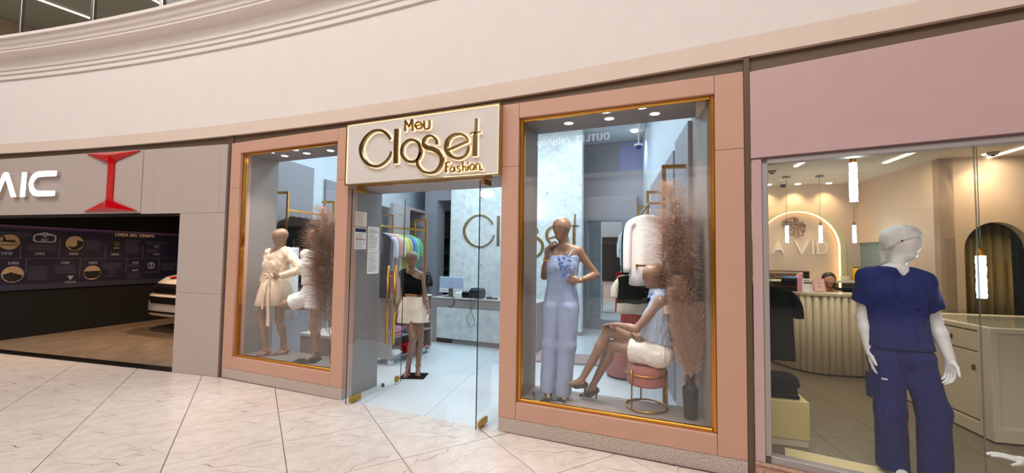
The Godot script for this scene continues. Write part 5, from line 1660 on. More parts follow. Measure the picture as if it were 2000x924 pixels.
# the bones of a body from its joints; fat widens all, male sets the build
func body_bones(J: Dictionary, male := false) -> Array:
	var B := []
	var w := 1.16 if male else 1.0
	var slim: float = J.get("slim", 0.0)
	var mid_s: Vector3 = (J.shl + J.shr) * 0.5
	var side: Vector3 = (J.shr - J.shl).normalized()
	var hs: Vector3 = (J.hpr - J.hpl).normalized()
	var f: Vector3 = J.f
	var waist: Vector3 = J.waist
	var pel: Vector3 = (J.hpl + J.hpr) * 0.5
	var up := (mid_s - waist).normalized()
	# shoulders, ribs, belly, hips
	for s in [-1.0, 1.0]:
		var sh: Vector3 = J.shl if s < 0 else J.shr
		B.append(bone(J.neck, sh, 0.042 * w, 0.048 * w, 0.05))
		B.append(bone(mid_s - up * 0.07 + side * s * 0.075 * w, waist.lerp(mid_s, 0.3) + side * s * 0.055 * w, 0.082 * w, 0.075 * w, 0.06))
		B.append(bone(waist.lerp(mid_s, 0.3) + side * s * 0.055 * w, waist + hs * s * 0.05 * w, 0.075 * w, 0.072 * w, 0.06))
		B.append(bone(waist + hs * s * 0.05 * w, pel + hs * s * 0.068 * w, 0.072 * w, 0.094 * w - slim, 0.06))
		B.append(bone(pel + hs * s * 0.06 * w - f * 0.045, pel + hs * s * 0.06 * w - f * 0.045 - up * 0.03, 0.075 * w - slim, 0.075 * w - slim, 0.06))
		if not male:
			B.append(bone(mid_s - up * 0.15 + side * s * 0.07 + f * 0.055, mid_s - up * 0.165 + side * s * 0.068 + f * 0.068, 0.055, 0.048, 0.05))
		else:
			B.append(bone(mid_s - up * 0.10 + side * s * 0.05 + f * 0.04, mid_s - up * 0.13 + side * s * 0.11 + f * 0.04, 0.075, 0.068, 0.06))
	if J.get("torso_only", false):
		return B
	# arms
	var a := 1.35 if male else 1.0
	for q in [["shl", "ell", "wrl"], ["shr", "elr", "wrr"]]:
		if not J.has(q[1]):
			continue
		B.append(bone(J[q[0]], J[q[1]], 0.044 * a, 0.033 * a, 0.03))
		B.append(bone(J[q[1]], J[q[1]].lerp(J[q[2]], 0.35), 0.034 * a, 0.035 * a, 0.02))
		B.append(bone(J[q[1]].lerp(J[q[2]], 0.35), J[q[2]], 0.035 * a, 0.023 * a, 0.02))
	# legs
	var l := 1.15 if male else 1.0
	for q in [["hpl", "knl", "anl", "tol"], ["hpr", "knr", "anr", "tor"]]:
		if not J.has(q[1]):
			continue
		var hp: Vector3 = J[q[0]]
		var kn: Vector3 = J[q[1]]
		B.append(bone(hp, hp.lerp(kn, 0.9), 0.084 * l - slim, 0.052 * l - slim, 0.05))
		B.append(bone(hp.lerp(kn, 0.88), kn, 0.052 * l, 0.05 * l, 0.03))
		if J.has(q[2]):
			var an: Vector3 = J[q[2]]
			var back: Vector3 = J.get("calf", -f) * 0.014
			B.append(bone(kn, kn.lerp(an, 0.32) + back, 0.048 * l, 0.050 * l, 0.03))
			B.append(bone(kn.lerp(an, 0.32) + back, an, 0.050 * l, 0.029 * l, 0.03))
			if J.has(q[3]):
				var to: Vector3 = J[q[3]]
				var heel: Vector3 = an - (to - an).slide(Vector3.UP).normalized() * 0.03 - Vector3(0, 0.035, 0)
				B.append(bone(an, heel, 0.029 * l, 0.025 * l, 0.02))
				B.append(bone(heel, to, 0.026 * l, 0.018 * l, 0.02))
				B.append(bone(an, to, 0.028 * l, 0.017 * l, 0.02))
	return B

# the trunk without the arms; yoke: whether the bones from neck to shoulders belong to it
func torso_bones(J: Dictionary, yoke: bool, male := false) -> Array:
	var K := J.duplicate()
	K.torso_only = true
	return body_bones(K, male).filter(func(b): return yoke or b[0] != J.neck)

func head_bones(J: Dictionary, male := false) -> Array:
	var c: Vector3 = J.head
	var f: Vector3 = J.get("hf", J.f)
	var u: Vector3 = J.get("hu", Vector3.UP)
	var w := 1.08 if male else 1.0
	var B := []
	B.append(bone(c + u * 0.035 - f * 0.018, c + u * 0.03 + f * 0.012, 0.078 * w, 0.074 * w, 0.05))
	B.append(bone(c + f * 0.022, c - u * 0.075 + f * 0.038, 0.066 * w, 0.044 * w, 0.06))
	B.append(bone(c - u * 0.05 - f * 0.02, J.neck - Vector3(0, 0.0, 0), 0.048 * w, 0.05 * w, 0.04))
	# nose ridge and brow, faintly, as such dummies have
	B.append(bone(c + f * 0.082 + u * 0.01, c + f * 0.092 - u * 0.028, 0.006, 0.009, 0.03))
	return B

# a hand: wrist, direction of the fingers, which way the palm looks, how far the fingers curl, side of the thumb
func hand_bones(wr: Vector3, dir: Vector3, palm: Vector3, curl: float, thumb: float, s := 1.0) -> Array:
	dir = dir.normalized()
	palm = palm.slide(dir).normalized()
	var across := dir.cross(palm).normalized() * thumb
	var B := []
	B.append(bone(wr - dir * 0.02, wr + dir * 0.02 * s, 0.022 * s, 0.02 * s, 0.015))
	for k in 4:
		var root := wr + dir * (0.078 - absf(k - 1.3) * 0.004) * s + across * (0.027 - 0.018 * k) * s
		B.append(bone(wr + dir * 0.018 * s + across * (0.014 - 0.0095 * k) * s, root, 0.015 * s, 0.011 * s, 0.012))
		var d := dir
		var p := root
		var len: float = [0.040, 0.044, 0.041, 0.032][k] * s
		for j in 3:
			var t := curl * (0.55 + 0.25 * j)
			d = (d * cos(t) + palm.slide(d).normalized() * sin(t)).normalized()
			var q := p + d * len
			B.append(bone(p, q, (0.0092 - 0.0010 * j) * s, (0.0085 - 0.0012 * j) * s, 0.004))
			p = q
			len *= 0.72
	var tr := wr + dir * 0.022 * s + across * 0.018 * s
	var td := (dir * 0.65 + across * 0.75 + palm * 0.25).normalized()
	var t1 := tr + td * 0.042 * s
	B.append(bone(tr, t1, 0.014 * s, 0.011 * s, 0.012))
	td = (td * 0.8 + dir * 0.5 + palm * curl * 0.4).normalized()
	B.append(bone(t1, t1 + td * 0.034 * s, 0.0105 * s, 0.0085 * s, 0.004))
	B.append(bone(t1 + td * 0.034 * s, t1 + td * 0.058 * s, 0.0088 * s, 0.0065 * s, 0.004))
	return B

# the whole bare figure as one mesh
func body_mesh(J: Dictionary, org: Vector3, male := false, cell := 0.012, with_head := true) -> ArrayMesh:
	var out := new_skin()
	var bb := body_bones(J, male)
	add_field(out, [{"b": bb}], cell, org)
	if with_head:
		add_field(out, [{"b": head_bones(J, male)}], 0.007, org)
	for h in J.get("hands", []):
		add_field(out, [{"b": hand_bones(h[0], h[1], h[2], h[3], h[4], 1.15 if male else 1.0)}], 0.0045, org)
	return skin_mesh(out)

func fat(bones: Array, r: float) -> Array:
	var out := []
	for b in bones:
		var c: Array = b.duplicate()
		c[2] += r
		c[3] += r
		out.append(c)
	return out

func garment_mesh(groups: Array, org: Vector3, cell := 0.011, kg := 0.02, folds := 0.008, freq := 30.0) -> ArrayMesh:
	var out := new_skin()
	add_field(out, groups, cell, org, kg, folds, freq)
	return skin_mesh(out)

# a skirt, trouser leg or hem: rings between two ellipses with folds
func add_drape(st: SurfaceTool, pts: Array, folds := 7, depth := 0.06, phase := 0.0, side := Vector3.RIGHT, cap := true) -> void:
	# pts: [centre, half width, half depth, fold share]
	var seg := 48
	var rings := []
	var fwd := side.cross(Vector3.UP).normalized()
	for p in pts:
		var r := PackedVector3Array()
		for j in seg:
			var a := -TAU * j / seg
			var k: float = 1.0 + depth * p[3] * (sin(a * folds + phase) + 0.5 * sin(a * (folds * 2 - 3) + 1.7 * phase))
			r.append(p[0] + side * cos(a) * p[1] * k - fwd * sin(a) * p[2] * k)
		rings.append(r)
	rings.reverse()
	add_loft(st, rings, cap, cap)

func drape(pts: Array, folds := 7, depth := 0.06, phase := 0.0, side := Vector3.RIGHT) -> ArrayMesh:
	var st := sts(true)
	add_drape(st, pts, folds, depth, phase, side)
	return done(st)

# a high heeled shoe along the foot
func heel_shoe(parent: Node3D, org: Vector3, an: Vector3, toe: Vector3, floor_y: float, m: Material, open := false, heel_h := 0.0) -> void:
	var d := (toe - an).slide(Vector3.UP).normalized()
	var heel := an - d * 0.035 - Vector3(0, 0.045, 0)
	var st := sts(true)
	if open:
		# sandal: a thin sole, a strap over the toes and one round the ankle
		var side := d.cross(Vector3.UP).normalized()
		var rings := []
		var path := curve([heel - org, heel.lerp(toe, 0.45) - org - Vector3(0, 0.022, 0), toe.lerp(heel, 0.2) - org - Vector3(0, 0.015, 0), toe + d * 0.02 - org - Vector3(0, 0.012, 0)], 5)
		for i in path.size():
			var w: float = 0.026 + 0.012 * sin(float(i) / path.size() * PI)
			rings.append(PackedVector3Array([path[i] + side * w, path[i] + side * w + Vector3(0, 0.007, 0), path[i] - side * w + Vector3(0, 0.007, 0), path[i] - side * w]))
		add_loft(st, rings)
		part("sole", done(st), m, parent)
		st = sts(true)
		var tt := toe - d * 0.02 - org
		var arch := []
		for i in 9:
			var a := PI * i / 8
			arch.append(tt + side * cos(a) * 0.036 + Vector3(0, sin(a) * 0.032 - 0.008, 0))
		add_tube(st, arch, 0.007, 6)
		part("toe_strap", done(st), m, parent)
		st = sts(true)
		add_tube(st, ring_path(an - org + Vector3(0, 0.012, 0), 0.036, 16, (Vector3.UP + d * 0.3).normalized()), 0.006, 6, true)
		part("ankle_strap", done(st), m, parent)
		st = sts(true)
	else:
		var out := new_skin()
		add_field(out, [{"b": [bone(heel + Vector3(0, 0.012, 0), heel.lerp(toe, 0.5) - Vector3(0, 0.004, 0), 0.033, 0.032, 0.02), bone(heel.lerp(toe, 0.5) - Vector3(0, 0.004, 0), toe + d * 0.035 - Vector3(0, 0.004, 0), 0.034, 0.010, 0.02)], "cut": [[an - Vector3(0, 0.018, 0) + d * 0.0, (Vector3.UP + d * 0.35).normalized()]]}], 0.007, org)
		part("shoe", skin_mesh(out), m, parent)
	var hb := heel - d * 0.005 - org
	add_tube(st, [hb, Vector3(hb.x, floor_y - org.y + 0.002, hb.z) + d * 0.004], [0.013, 0.005], 8)
	part("shoe_heel", done(st), m, parent)
# ---------------------------------------------------------------- what stands in the shop windows and the doorway
func base_plate(parent: Node3D, org: Vector3, at: Vector3, size: float, turn: float) -> void:
	part("base_plate", box_mesh(Vector3(size, 0.008, size * 0.85), 0.002), M.dark_steel, parent, at - org + Vector3(0, 0.004, 0), Vector3(0, turn, 0))

func windows_dressing() -> void:
	jumpsuit_figure()
	seated_figure()
	stool()
	cream_figure()
	white_figure()
	door_figure()
	pampas_all()

func jumpsuit_figure() -> void:
	var org := Vector3(-1.2, 0.285, -0.3)
	var o := thing("mannequin", "bronze mannequin in a pale blue wide-legged jumpsuit, hand on hip, right shop window", "mannequin", org)
	var J := {"f": Vector3(0.05, 0, 1).normalized(), "hf": Vector3(-0.32, 0, 0.95).normalized(), "head": Vector3(-1.165, 1.932, -0.29), "neck": Vector3(-1.155, 1.765, -0.325),
		"shl": Vector3(-1.292, 1.715, -0.31), "shr": Vector3(-1.015, 1.712, -0.345), "ell": Vector3(-1.365, 1.455, -0.36), "wrl": Vector3(-1.293, 1.68, -0.23), "elr": Vector3(-0.852, 1.482, -0.42), "wrr": Vector3(-0.985, 1.428, -0.27),
		"waist": Vector3(-1.172, 1.44, -0.32), "hpl": Vector3(-1.25, 1.23, -0.32), "hpr": Vector3(-1.10, 1.23, -0.32), "knl": Vector3(-1.272, 0.82, -0.29), "knr": Vector3(-1.145, 0.80, -0.31), "anl": Vector3(-1.288, 0.40, -0.29), "anr": Vector3(-1.15, 0.385, -0.33), "tol": Vector3(-1.255, 0.305, -0.18), "tor": Vector3(-1.11, 0.305, -0.22), "slim": 0.016}
	J.hands = [[J.wrl, Vector3(0.25, 1, 0.1), Vector3(0.9, -0.2, -0.2), 0.75, 1.0], [J.wrr, Vector3(-0.8, 0.12, 0.35), Vector3(-0.1, -0.2, -1), 0.35, -1.0]]
	part("body", body_mesh(J, org), M.skin, o)
	var blue := cloth(Color(0.60, 0.67, 0.80))
	# trousers
	var up := Vector3.UP
	var pants := [{"b": [bone(Vector3(-1.215, 1.42, -0.32), Vector3(-1.243, 1.2, -0.325), 0.094, 0.108, 0.05), bone(Vector3(-1.13, 1.42, -0.32), Vector3(-1.107, 1.2, -0.325), 0.094, 0.108, 0.05)], "cut": [[Vector3(0, 1.425, 0), up], [Vector3(0, 1.05, 0), -up]]},
		{"b": [], "cut": [[Vector3(0, 0.345, 0), -up]]}, {"b": [], "cut": [[Vector3(0, 0.318, 0), -up]]}]
	for k in 2:
		var top := Vector3([-1.252, -1.098][k], 1.16, -0.32)
		var kn := Vector3([-1.268, -1.112][k], 0.80, -0.31)
		var hem := Vector3([-1.295, -1.150][k], 0.28, [-0.285, -0.31][k])
		for z in [-0.022, 0.022]:
			pants[k + 1].b.append(bone(top + Vector3(0, 0, z), kn + Vector3(0, 0, z), 0.100, 0.082, 0.03))
			pants[k + 1].b.append(bone(kn + Vector3(0, 0, z), hem + Vector3(0, 0, z), 0.082, 0.069, 0.03))
	part("trousers", garment_mesh(pants, org, 0.010, 0.006, 0.006, 22.0), blue, o)
	var torso := torso_bones(J, false)
	part("bodice", garment_mesh([{"b": fat(torso, 0.010), "cut": [[Vector3(-1.2, 1.672, -0.3), Vector3(0.0, 1, 0.12).normalized()], [Vector3(0, 1.37, 0), -up]]}], org, 0.010, 0.0, 0.005), blue, o)
	part("waistband", drape([[Vector3(-1.172, 1.465, -0.32) - org, 0.135, 0.095, 0.3], [Vector3(-1.172, 1.45, -0.32) - org, 0.139, 0.099, 0.3], [Vector3(-1.172, 1.415, -0.32) - org, 0.141, 0.10, 0.3], [Vector3(-1.172, 1.405, -0.32) - org, 0.137, 0.097, 0.3]], 9, 0.02), blue, o)
	for s in [[Vector3(-1.262, 1.66, -0.215), Vector3(-1.275, 1.775, -0.31), Vector3(-1.26, 1.70, -0.40)], [Vector3(-1.075, 1.66, -0.225), Vector3(-1.03, 1.765, -0.345), Vector3(-1.06, 1.70, -0.42)]]:
		part("strap", tube(curve([s[0] - org, s[1] - org, s[2] - org], 8), 0.007, 6), blue, o)
	# applied flowers on the bodice
	var rng := RandomNumberGenerator.new()
	rng.seed = 3
	var tints := [cloth(Color(0.44, 0.56, 0.83)), cloth(Color(0.66, 0.73, 0.90)), cloth(Color(0.36, 0.45, 0.68))]
	for k in 34:
		var t := rng.randf()
		var c := Vector3(-1.085 + rng.randf_range(-0.095, 0.055) * (1.0 - 0.55 * t), 1.668 - 0.20 * t, -0.172 + 0.03 * t)
		c.z -= pow(absf(c.x + 1.105) * 3.2, 2.0) * 0.6
		var st := sts()
		for p in 5:
			var a := TAU * p / 5 + k
			var u := Vector3(cos(a), sin(a), 0)
			var w := Vector3(-sin(a), cos(a), 0) * 0.006
			tri(st, Vector3(0, 0, 0), u * 0.009 - w + Vector3(0, 0, 0.006), u * 0.016 + Vector3(0, 0, 0.003))
			tri(st, Vector3(0, 0, 0), u * 0.016 + Vector3(0, 0, 0.003), u * 0.009 + w + Vector3(0, 0, 0.006))
			tri(st, u * 0.016 + Vector3(0, 0, 0.003), u * 0.009 - w + Vector3(0, 0, 0.006), Vector3(0, 0, -0.004))
		part("flower", done(st), tints[k % 3], o, c - org, Vector3(rng.randf_range(-0.5, 0.3), rng.randf_range(-0.4, 0.6), 0))
	part("bracelet", tube(ring_path(Vector3(-1.306, 1.625, -0.262) - org, 0.034, 20, Vector3(0.3, 0.95, 0.4).normalized()), 0.008, 8, true), M.gold, o)
	part("bracelet", tube(ring_path(Vector3(-0.965, 1.434, -0.288) - org, 0.030, 20, Vector3(-0.8, 0.2, 0.5).normalized()), 0.004, 8, true), M.gold, o)
	heel_shoe(o, org, J.anl, J.tol, 0.293, M.black)
	heel_shoe(o, org, J.anr, J.tor, 0.293, M.black)
	base_plate(o, org, Vector3(-1.29, 0.285, -0.30), 0.30, 0.45)

func seated_figure() -> void:
	var org := Vector3(-0.38, 0.285, -0.4)
	var o := thing("mannequin", "seated bronze mannequin in blue sleeveless blouse and white shorts, legs crossed, right shop window", "mannequin", org)
	var J := {"f": Vector3(-0.97, 0, 0.22).normalized(), "hf": Vector3(-0.92, 0, 0.38).normalized(), "head": Vector3(-0.318, 1.495, -0.395), "neck": Vector3(-0.288, 1.345, -0.41), "shl": Vector3(-0.262, 1.265, -0.54), "shr": Vector3(-0.248, 1.268, -0.285),
		"ell": Vector3(-0.43, 1.01, -0.60), "wrl": Vector3(-0.50, 0.985, -0.40), "elr": Vector3(-0.452, 1.018, -0.225), "wrr": Vector3(-0.615, 1.04, -0.265), "waist": Vector3(-0.30, 0.98, -0.41), "hpl": Vector3(-0.28, 0.792, -0.49), "hpr": Vector3(-0.28, 0.792, -0.335),
		"knl": Vector3(-0.725, 0.975, -0.36), "anl": Vector3(-0.968, 0.478, -0.30), "tol": Vector3(-1.065, 0.452, -0.27), "knr": Vector3(-0.70, 0.815, -0.41), "anr": Vector3(-0.885, 0.405, -0.42), "tor": Vector3(-0.97, 0.315, -0.40), "calf": Vector3(0.8, -0.3, 0)}
	J.hands = [[J.wrr, Vector3(-0.95, -0.05, -0.25), Vector3(0, -1, 0.1), 0.25, -1.0], [J.wrl, Vector3(0.5, -0.3, 0.8), Vector3(0.2, -0.8, -0.3), 0.5, 1.0]]
	part("body", body_mesh(J, org), M.skin, o)
	var blue := cloth(Color(0.66, 0.71, 0.80))
	var white := cloth(Color(0.93, 0.91, 0.87))
	var torso := torso_bones(J, false)
	torso.append(bone(Vector3(-0.30, 1.0, -0.41), Vector3(-0.285, 0.93, -0.41), 0.125, 0.128, 0.06))
	torso.append(bone(J.neck, J.shl.lerp(J.neck, 0.4), 0.045, 0.05, 0.04))
	torso.append(bone(J.neck, J.shr.lerp(J.neck, 0.4), 0.045, 0.05, 0.04))
	part("blouse", garment_mesh([{"b": fat(torso, 0.018), "cut": [[J.neck + Vector3(0, 0.03, 0), Vector3.UP], [Vector3(-0.3, 0.905, -0.4), Vector3(-0.25, -0.95, 0).normalized()]]}], org, 0.011, 0.0, 0.014, 26.0), blue, o)
	var rng := RandomNumberGenerator.new()
	rng.seed = 12
	var st := sts(true)
	for k in 26:
		var a := TAU * k / 26
		var c: Vector3 = J.neck - org + Vector3(cos(a) * 0.075, 0.012 - 0.055 * maxf(0.0, -cos(a - 0.3)) - 0.02 * absf(sin(a)), sin(a) * 0.10)
		add_tube(st, ring_path(c, 0.014, 7, Vector3(cos(a), rng.randf_range(-0.3, 0.5), sin(a)).normalized()), 0.005, 5, true)
	part("ruffle_collar", done(st), cloth(Color(0.60, 0.68, 0.88)), o)
	# shorts over hips and half the thighs
	var dirl: Vector3 = (J.knl - J.hpl).normalized()
	var dirr: Vector3 = (J.knr - J.hpr).normalized()
	var pel: Vector3 = (J.hpl + J.hpr) * 0.5
	var sh := [{"b": [bone(Vector3(-0.295, 0.93, -0.46), J.hpl, 0.085, 0.108, 0.06), bone(Vector3(-0.295, 0.93, -0.36), J.hpr, 0.085, 0.108, 0.06), bone(pel + Vector3(0.04, 0, -0.06), pel + Vector3(0.04, 0, 0.06), 0.095, 0.095, 0.06)], "cut": [[Vector3(-0.30, 0.94, -0.4), Vector3(0.30, 0.95, 0).normalized()]]},
		{"b": [bone(J.hpl, J.hpl + dirl * 0.24, 0.107, 0.103, 0.03)], "cut": [[J.hpl + dirl * 0.215, dirl]]},
		{"b": [bone(J.hpr, J.hpr + dirr * 0.27, 0.110, 0.108, 0.03)], "cut": [[J.hpr + dirr * 0.245, dirr]]}]
	part("shorts", garment_mesh(sh, org, 0.010, 0.03, 0.012, 30.0), white, o)
	var wc := Vector3(-0.296, 0.922, -0.41) - org
	var ax := Vector3(0.30, 0.95, 0.0).normalized()
	var ring := []
	for k in 40:
		var a := TAU * k / 40
		var u := ax.cross(Vector3.BACK).normalized()
		ring.append([wc + u * cos(a) * 0.104 + Vector3.BACK * sin(a) * 0.142, (u * cos(a) + Vector3.BACK * sin(a)).normalized()])
	for bd in [[0.020, 0.006, "waistband", white], [0.014, 0.009, "belt", mat(Color(0.25, 0.11, 0.07), 0.4)]]:
		st = sts(true)
		var rings := []
		for q in ring:
			rings.append(PackedVector3Array([q[0] + ax * bd[0], q[0] + ax * bd[0] + q[1] * bd[1], q[0] - ax * bd[0] + q[1] * bd[1], q[0] - ax * bd[0]]))
		rings.append(rings[0])
		add_loft(st, rings, false, false)
		part(bd[2], done(st), bd[3], o)
	for a in [1.2, 2.2, 0.3]:
		var k := int(a / TAU * 40)
		part("belt_loop", box_mesh(Vector3(0.008, 0.05, 0.01), 0.002), white, o, ring[k][0] + ring[k][1] * 0.011, Vector3(0, -a + PI * 0.5, -0.3))
	part("price_tag", box_mesh(Vector3(0.036, 0.07, 0.002), 0.0), mat(Color(0.90, 0.78, 0.72), 0.7), o, Vector3(-0.205, 1.205, -0.235) - org, Vector3(0, 0.2, 0.06))
	part("tag_string", tube([Vector3(-0.235, 1.32, -0.30) - org, Vector3(-0.212, 1.24, -0.236) - org], 0.001, 4), M.white, o)
	heel_shoe(o, org, J.anl, J.tol + Vector3(-0.02, 0.0, 0.0), 0.345, M.charcoal)
	heel_shoe(o, org, J.anr, J.tor, 0.286, M.charcoal)

func stool() -> void:
	var o := thing("stool", "round pink velvet stool with a gold tube frame under the seated mannequin", "stool", Vector3(-0.385, 0.285, -0.42))
	part("seat", lathe([Vector2(0.0, 0.21), Vector2(0.155, 0.21), Vector2(0.168, 0.22), Vector2(0.172, 0.235), Vector2(0.172, 0.345), Vector2(0.166, 0.372), Vector2(0.150, 0.386), Vector2(0.08, 0.392), Vector2(0.0, 0.393)], 40), M.velvet, o)
	part("hoop", tube(ring_path(Vector3(0, 0.318, 0), 0.182, 40), 0.009, 8, true), M.gold, o)
	part("base_ring", tube(ring_path(Vector3(0, 0.011, 0), 0.182, 40), 0.010, 8, true), M.brass, o)
	for a in [0.15, 0.15 + TAU / 3, 0.15 + TAU * 2 / 3, ]:
		part("leg", tube([Vector3(cos(a) * 0.182, 0.012, sin(a) * 0.182), Vector3(cos(a) * 0.182, 0.36, sin(a) * 0.182)], 0.008, 8), M.brass, o)

func cream_figure() -> void:
	var org := Vector3(-5.16, 0.285, -0.3)
	var o := thing("mannequin", "bronze mannequin in a cream long-sleeved wrap dress, left shop window", "mannequin", org)
	var J := {"f": Vector3(-0.35, 0, 0.93).normalized(), "hf": Vector3(-0.75, 0, 0.66).normalized(), "head": Vector3(-5.10, 1.875, -0.30), "neck": Vector3(-5.125, 1.715, -0.315), "shl": Vector3(-5.27, 1.655, -0.26), "shr": Vector3(-5.0, 1.665, -0.345),
		"ell": Vector3(-5.36, 1.42, -0.33), "wrl": Vector3(-5.38, 1.25, -0.27), "elr": Vector3(-4.74, 1.435, -0.36), "wrr": Vector3(-4.97, 1.35, -0.215), "waist": Vector3(-5.16, 1.34, -0.31), "hpl": Vector3(-5.235, 1.13, -0.28), "hpr": Vector3(-5.085, 1.13, -0.33), "knl": Vector3(-5.34, 0.78, -0.24), "knr": Vector3(-5.14, 0.75, -0.36), "anl": Vector3(-5.235, 0.37, -0.25), "anr": Vector3(-5.09, 0.37, -0.42), "tol": Vector3(-5.285, 0.305, -0.17), "tor": Vector3(-5.15, 0.305, -0.34)}
	J.hands = [[J.wrr, Vector3(-0.95, 0.12, 0.1), Vector3(0, -0.2, -1), 0.25, -1.0], [J.wrl, Vector3(-0.1, -1, 0.1), Vector3(0.9, 0, 0.2), 0.3, 1.0]]
	part("body", body_mesh(J, org), M.skin, o)
	var cream := cloth(Color(0.88, 0.79, 0.69))
	var torso := torso_bones(J, true)
	var up := Vector3.UP
	var groups := [{"b": fat(torso, 0.014), "cut": [[Vector3(-5.125, 1.70, -0.29), Vector3(-0.25, 0.9, 0.55).normalized()], [Vector3(0, 1.3, 0), -up]]},
		{"b": [bone(J.shr + Vector3(-0.02, 0.0, 0), J.elr, 0.066, 0.058, 0.03), bone(J.elr, J.wrr, 0.06, 0.040, 0.03)], "cut": [[J.wrr, (J.wrr - J.elr).normalized()]]},
		{"b": [bone(J.shl + Vector3(0.02, 0, 0), J.ell, 0.064, 0.056, 0.03), bone(J.ell, J.wrl, 0.058, 0.040, 0.03)], "cut": [[J.wrl, (J.wrl - J.ell).normalized()]]}]
	part("bodice", garment_mesh(groups, org, 0.011, 0.03, 0.012, 26.0), cream, o)
	var sd := Vector3(0.93, 0, -0.35).normalized()
	part("skirt", drape([[Vector3(-5.16, 1.36, -0.31) - org, 0.125, 0.10, 0.2], [Vector3(-5.163, 1.28, -0.31) - org, 0.176, 0.150, 0.3], [Vector3(-5.165, 1.15, -0.31) - org, 0.214, 0.190, 0.5], [Vector3(-5.195, 1.02, -0.30) - org, 0.206, 0.19, 1.0], [Vector3(-5.215, 0.955, -0.29) - org, 0.203, 0.188, 1.1]], 6, 0.06, 0.8, sd), cream, o)
	part("sash", drape([[Vector3(-5.16, 1.375, -0.31) - org, 0.128, 0.103, 0.2], [Vector3(-5.16, 1.36, -0.31) - org, 0.134, 0.11, 0.3], [Vector3(-5.16, 1.325, -0.31) - org, 0.136, 0.112, 0.3], [Vector3(-5.16, 1.31, -0.31) - org, 0.130, 0.105, 0.2]], 9, 0.02, 0.0, sd), cream, o)
	for q in [[Vector3(-5.12, 1.34, -0.19), Vector3(-5.085, 1.1, -0.135), Vector3(-5.07, 0.85, -0.14), Vector3(-5.055, 0.70, -0.13), 0.032], [Vector3(-5.13, 1.33, -0.19), Vector3(-5.135, 1.15, -0.125), Vector3(-5.15, 0.98, -0.125), Vector3(-5.16, 0.92, -0.12), 0.026]]:
		var st := sts(true)
		var rings := []
		for p in curve([q[0] - org, q[1] - org, q[2] - org, q[3] - org], 5):
			var w: float = q[4] * lerpf(0.7, 1.1, clampf((1.35 - org.y - p.y) * 1.6, 0, 1))
			rings.append(PackedVector3Array([p + Vector3(-w, 0, 0.004), p + Vector3(0, 0, 0.014), p + Vector3(w, 0, 0.0), p + Vector3(0, 0, 0.006)]))
		add_loft(st, rings)
		part("sash_end", done(st), cream, o)
	var bow := sts(true)
	for s in [-1, 1]:
		add_tube(bow, curve([Vector3(-5.125, 1.345, -0.185) - org, Vector3(-5.125 + 0.05 * s, 1.375, -0.16) - org, Vector3(-5.125 + 0.085 * s, 1.35, -0.16) - org, Vector3(-5.125 + 0.04 * s, 1.33, -0.165) - org, Vector3(-5.125, 1.345, -0.185) - org], 5), 0.010, 6)
	part("bow", done(bow), cream, o)
	var shoe := mat(Color(0.66, 0.50, 0.42), 0.4)
	for q in [[J.anl, J.tol], [J.anr, J.tor]]:
		heel_shoe(o, org, q[0], q[1], 0.288, shoe)
		var sb := sts(true)
		for s in [-1, 1]:
			add_tube(sb, curve([q[0] - org, q[0] + Vector3(0.05 + 0.02 * s, 0.03 * s, -0.03) - org, q[0] + Vector3(0.09, 0.02 * s, -0.01) - org, q[0] + Vector3(0.02, -0.01, 0.01) - org], 5), 0.006, 5)
		part("shoe_bow", done(sb), shoe, o)

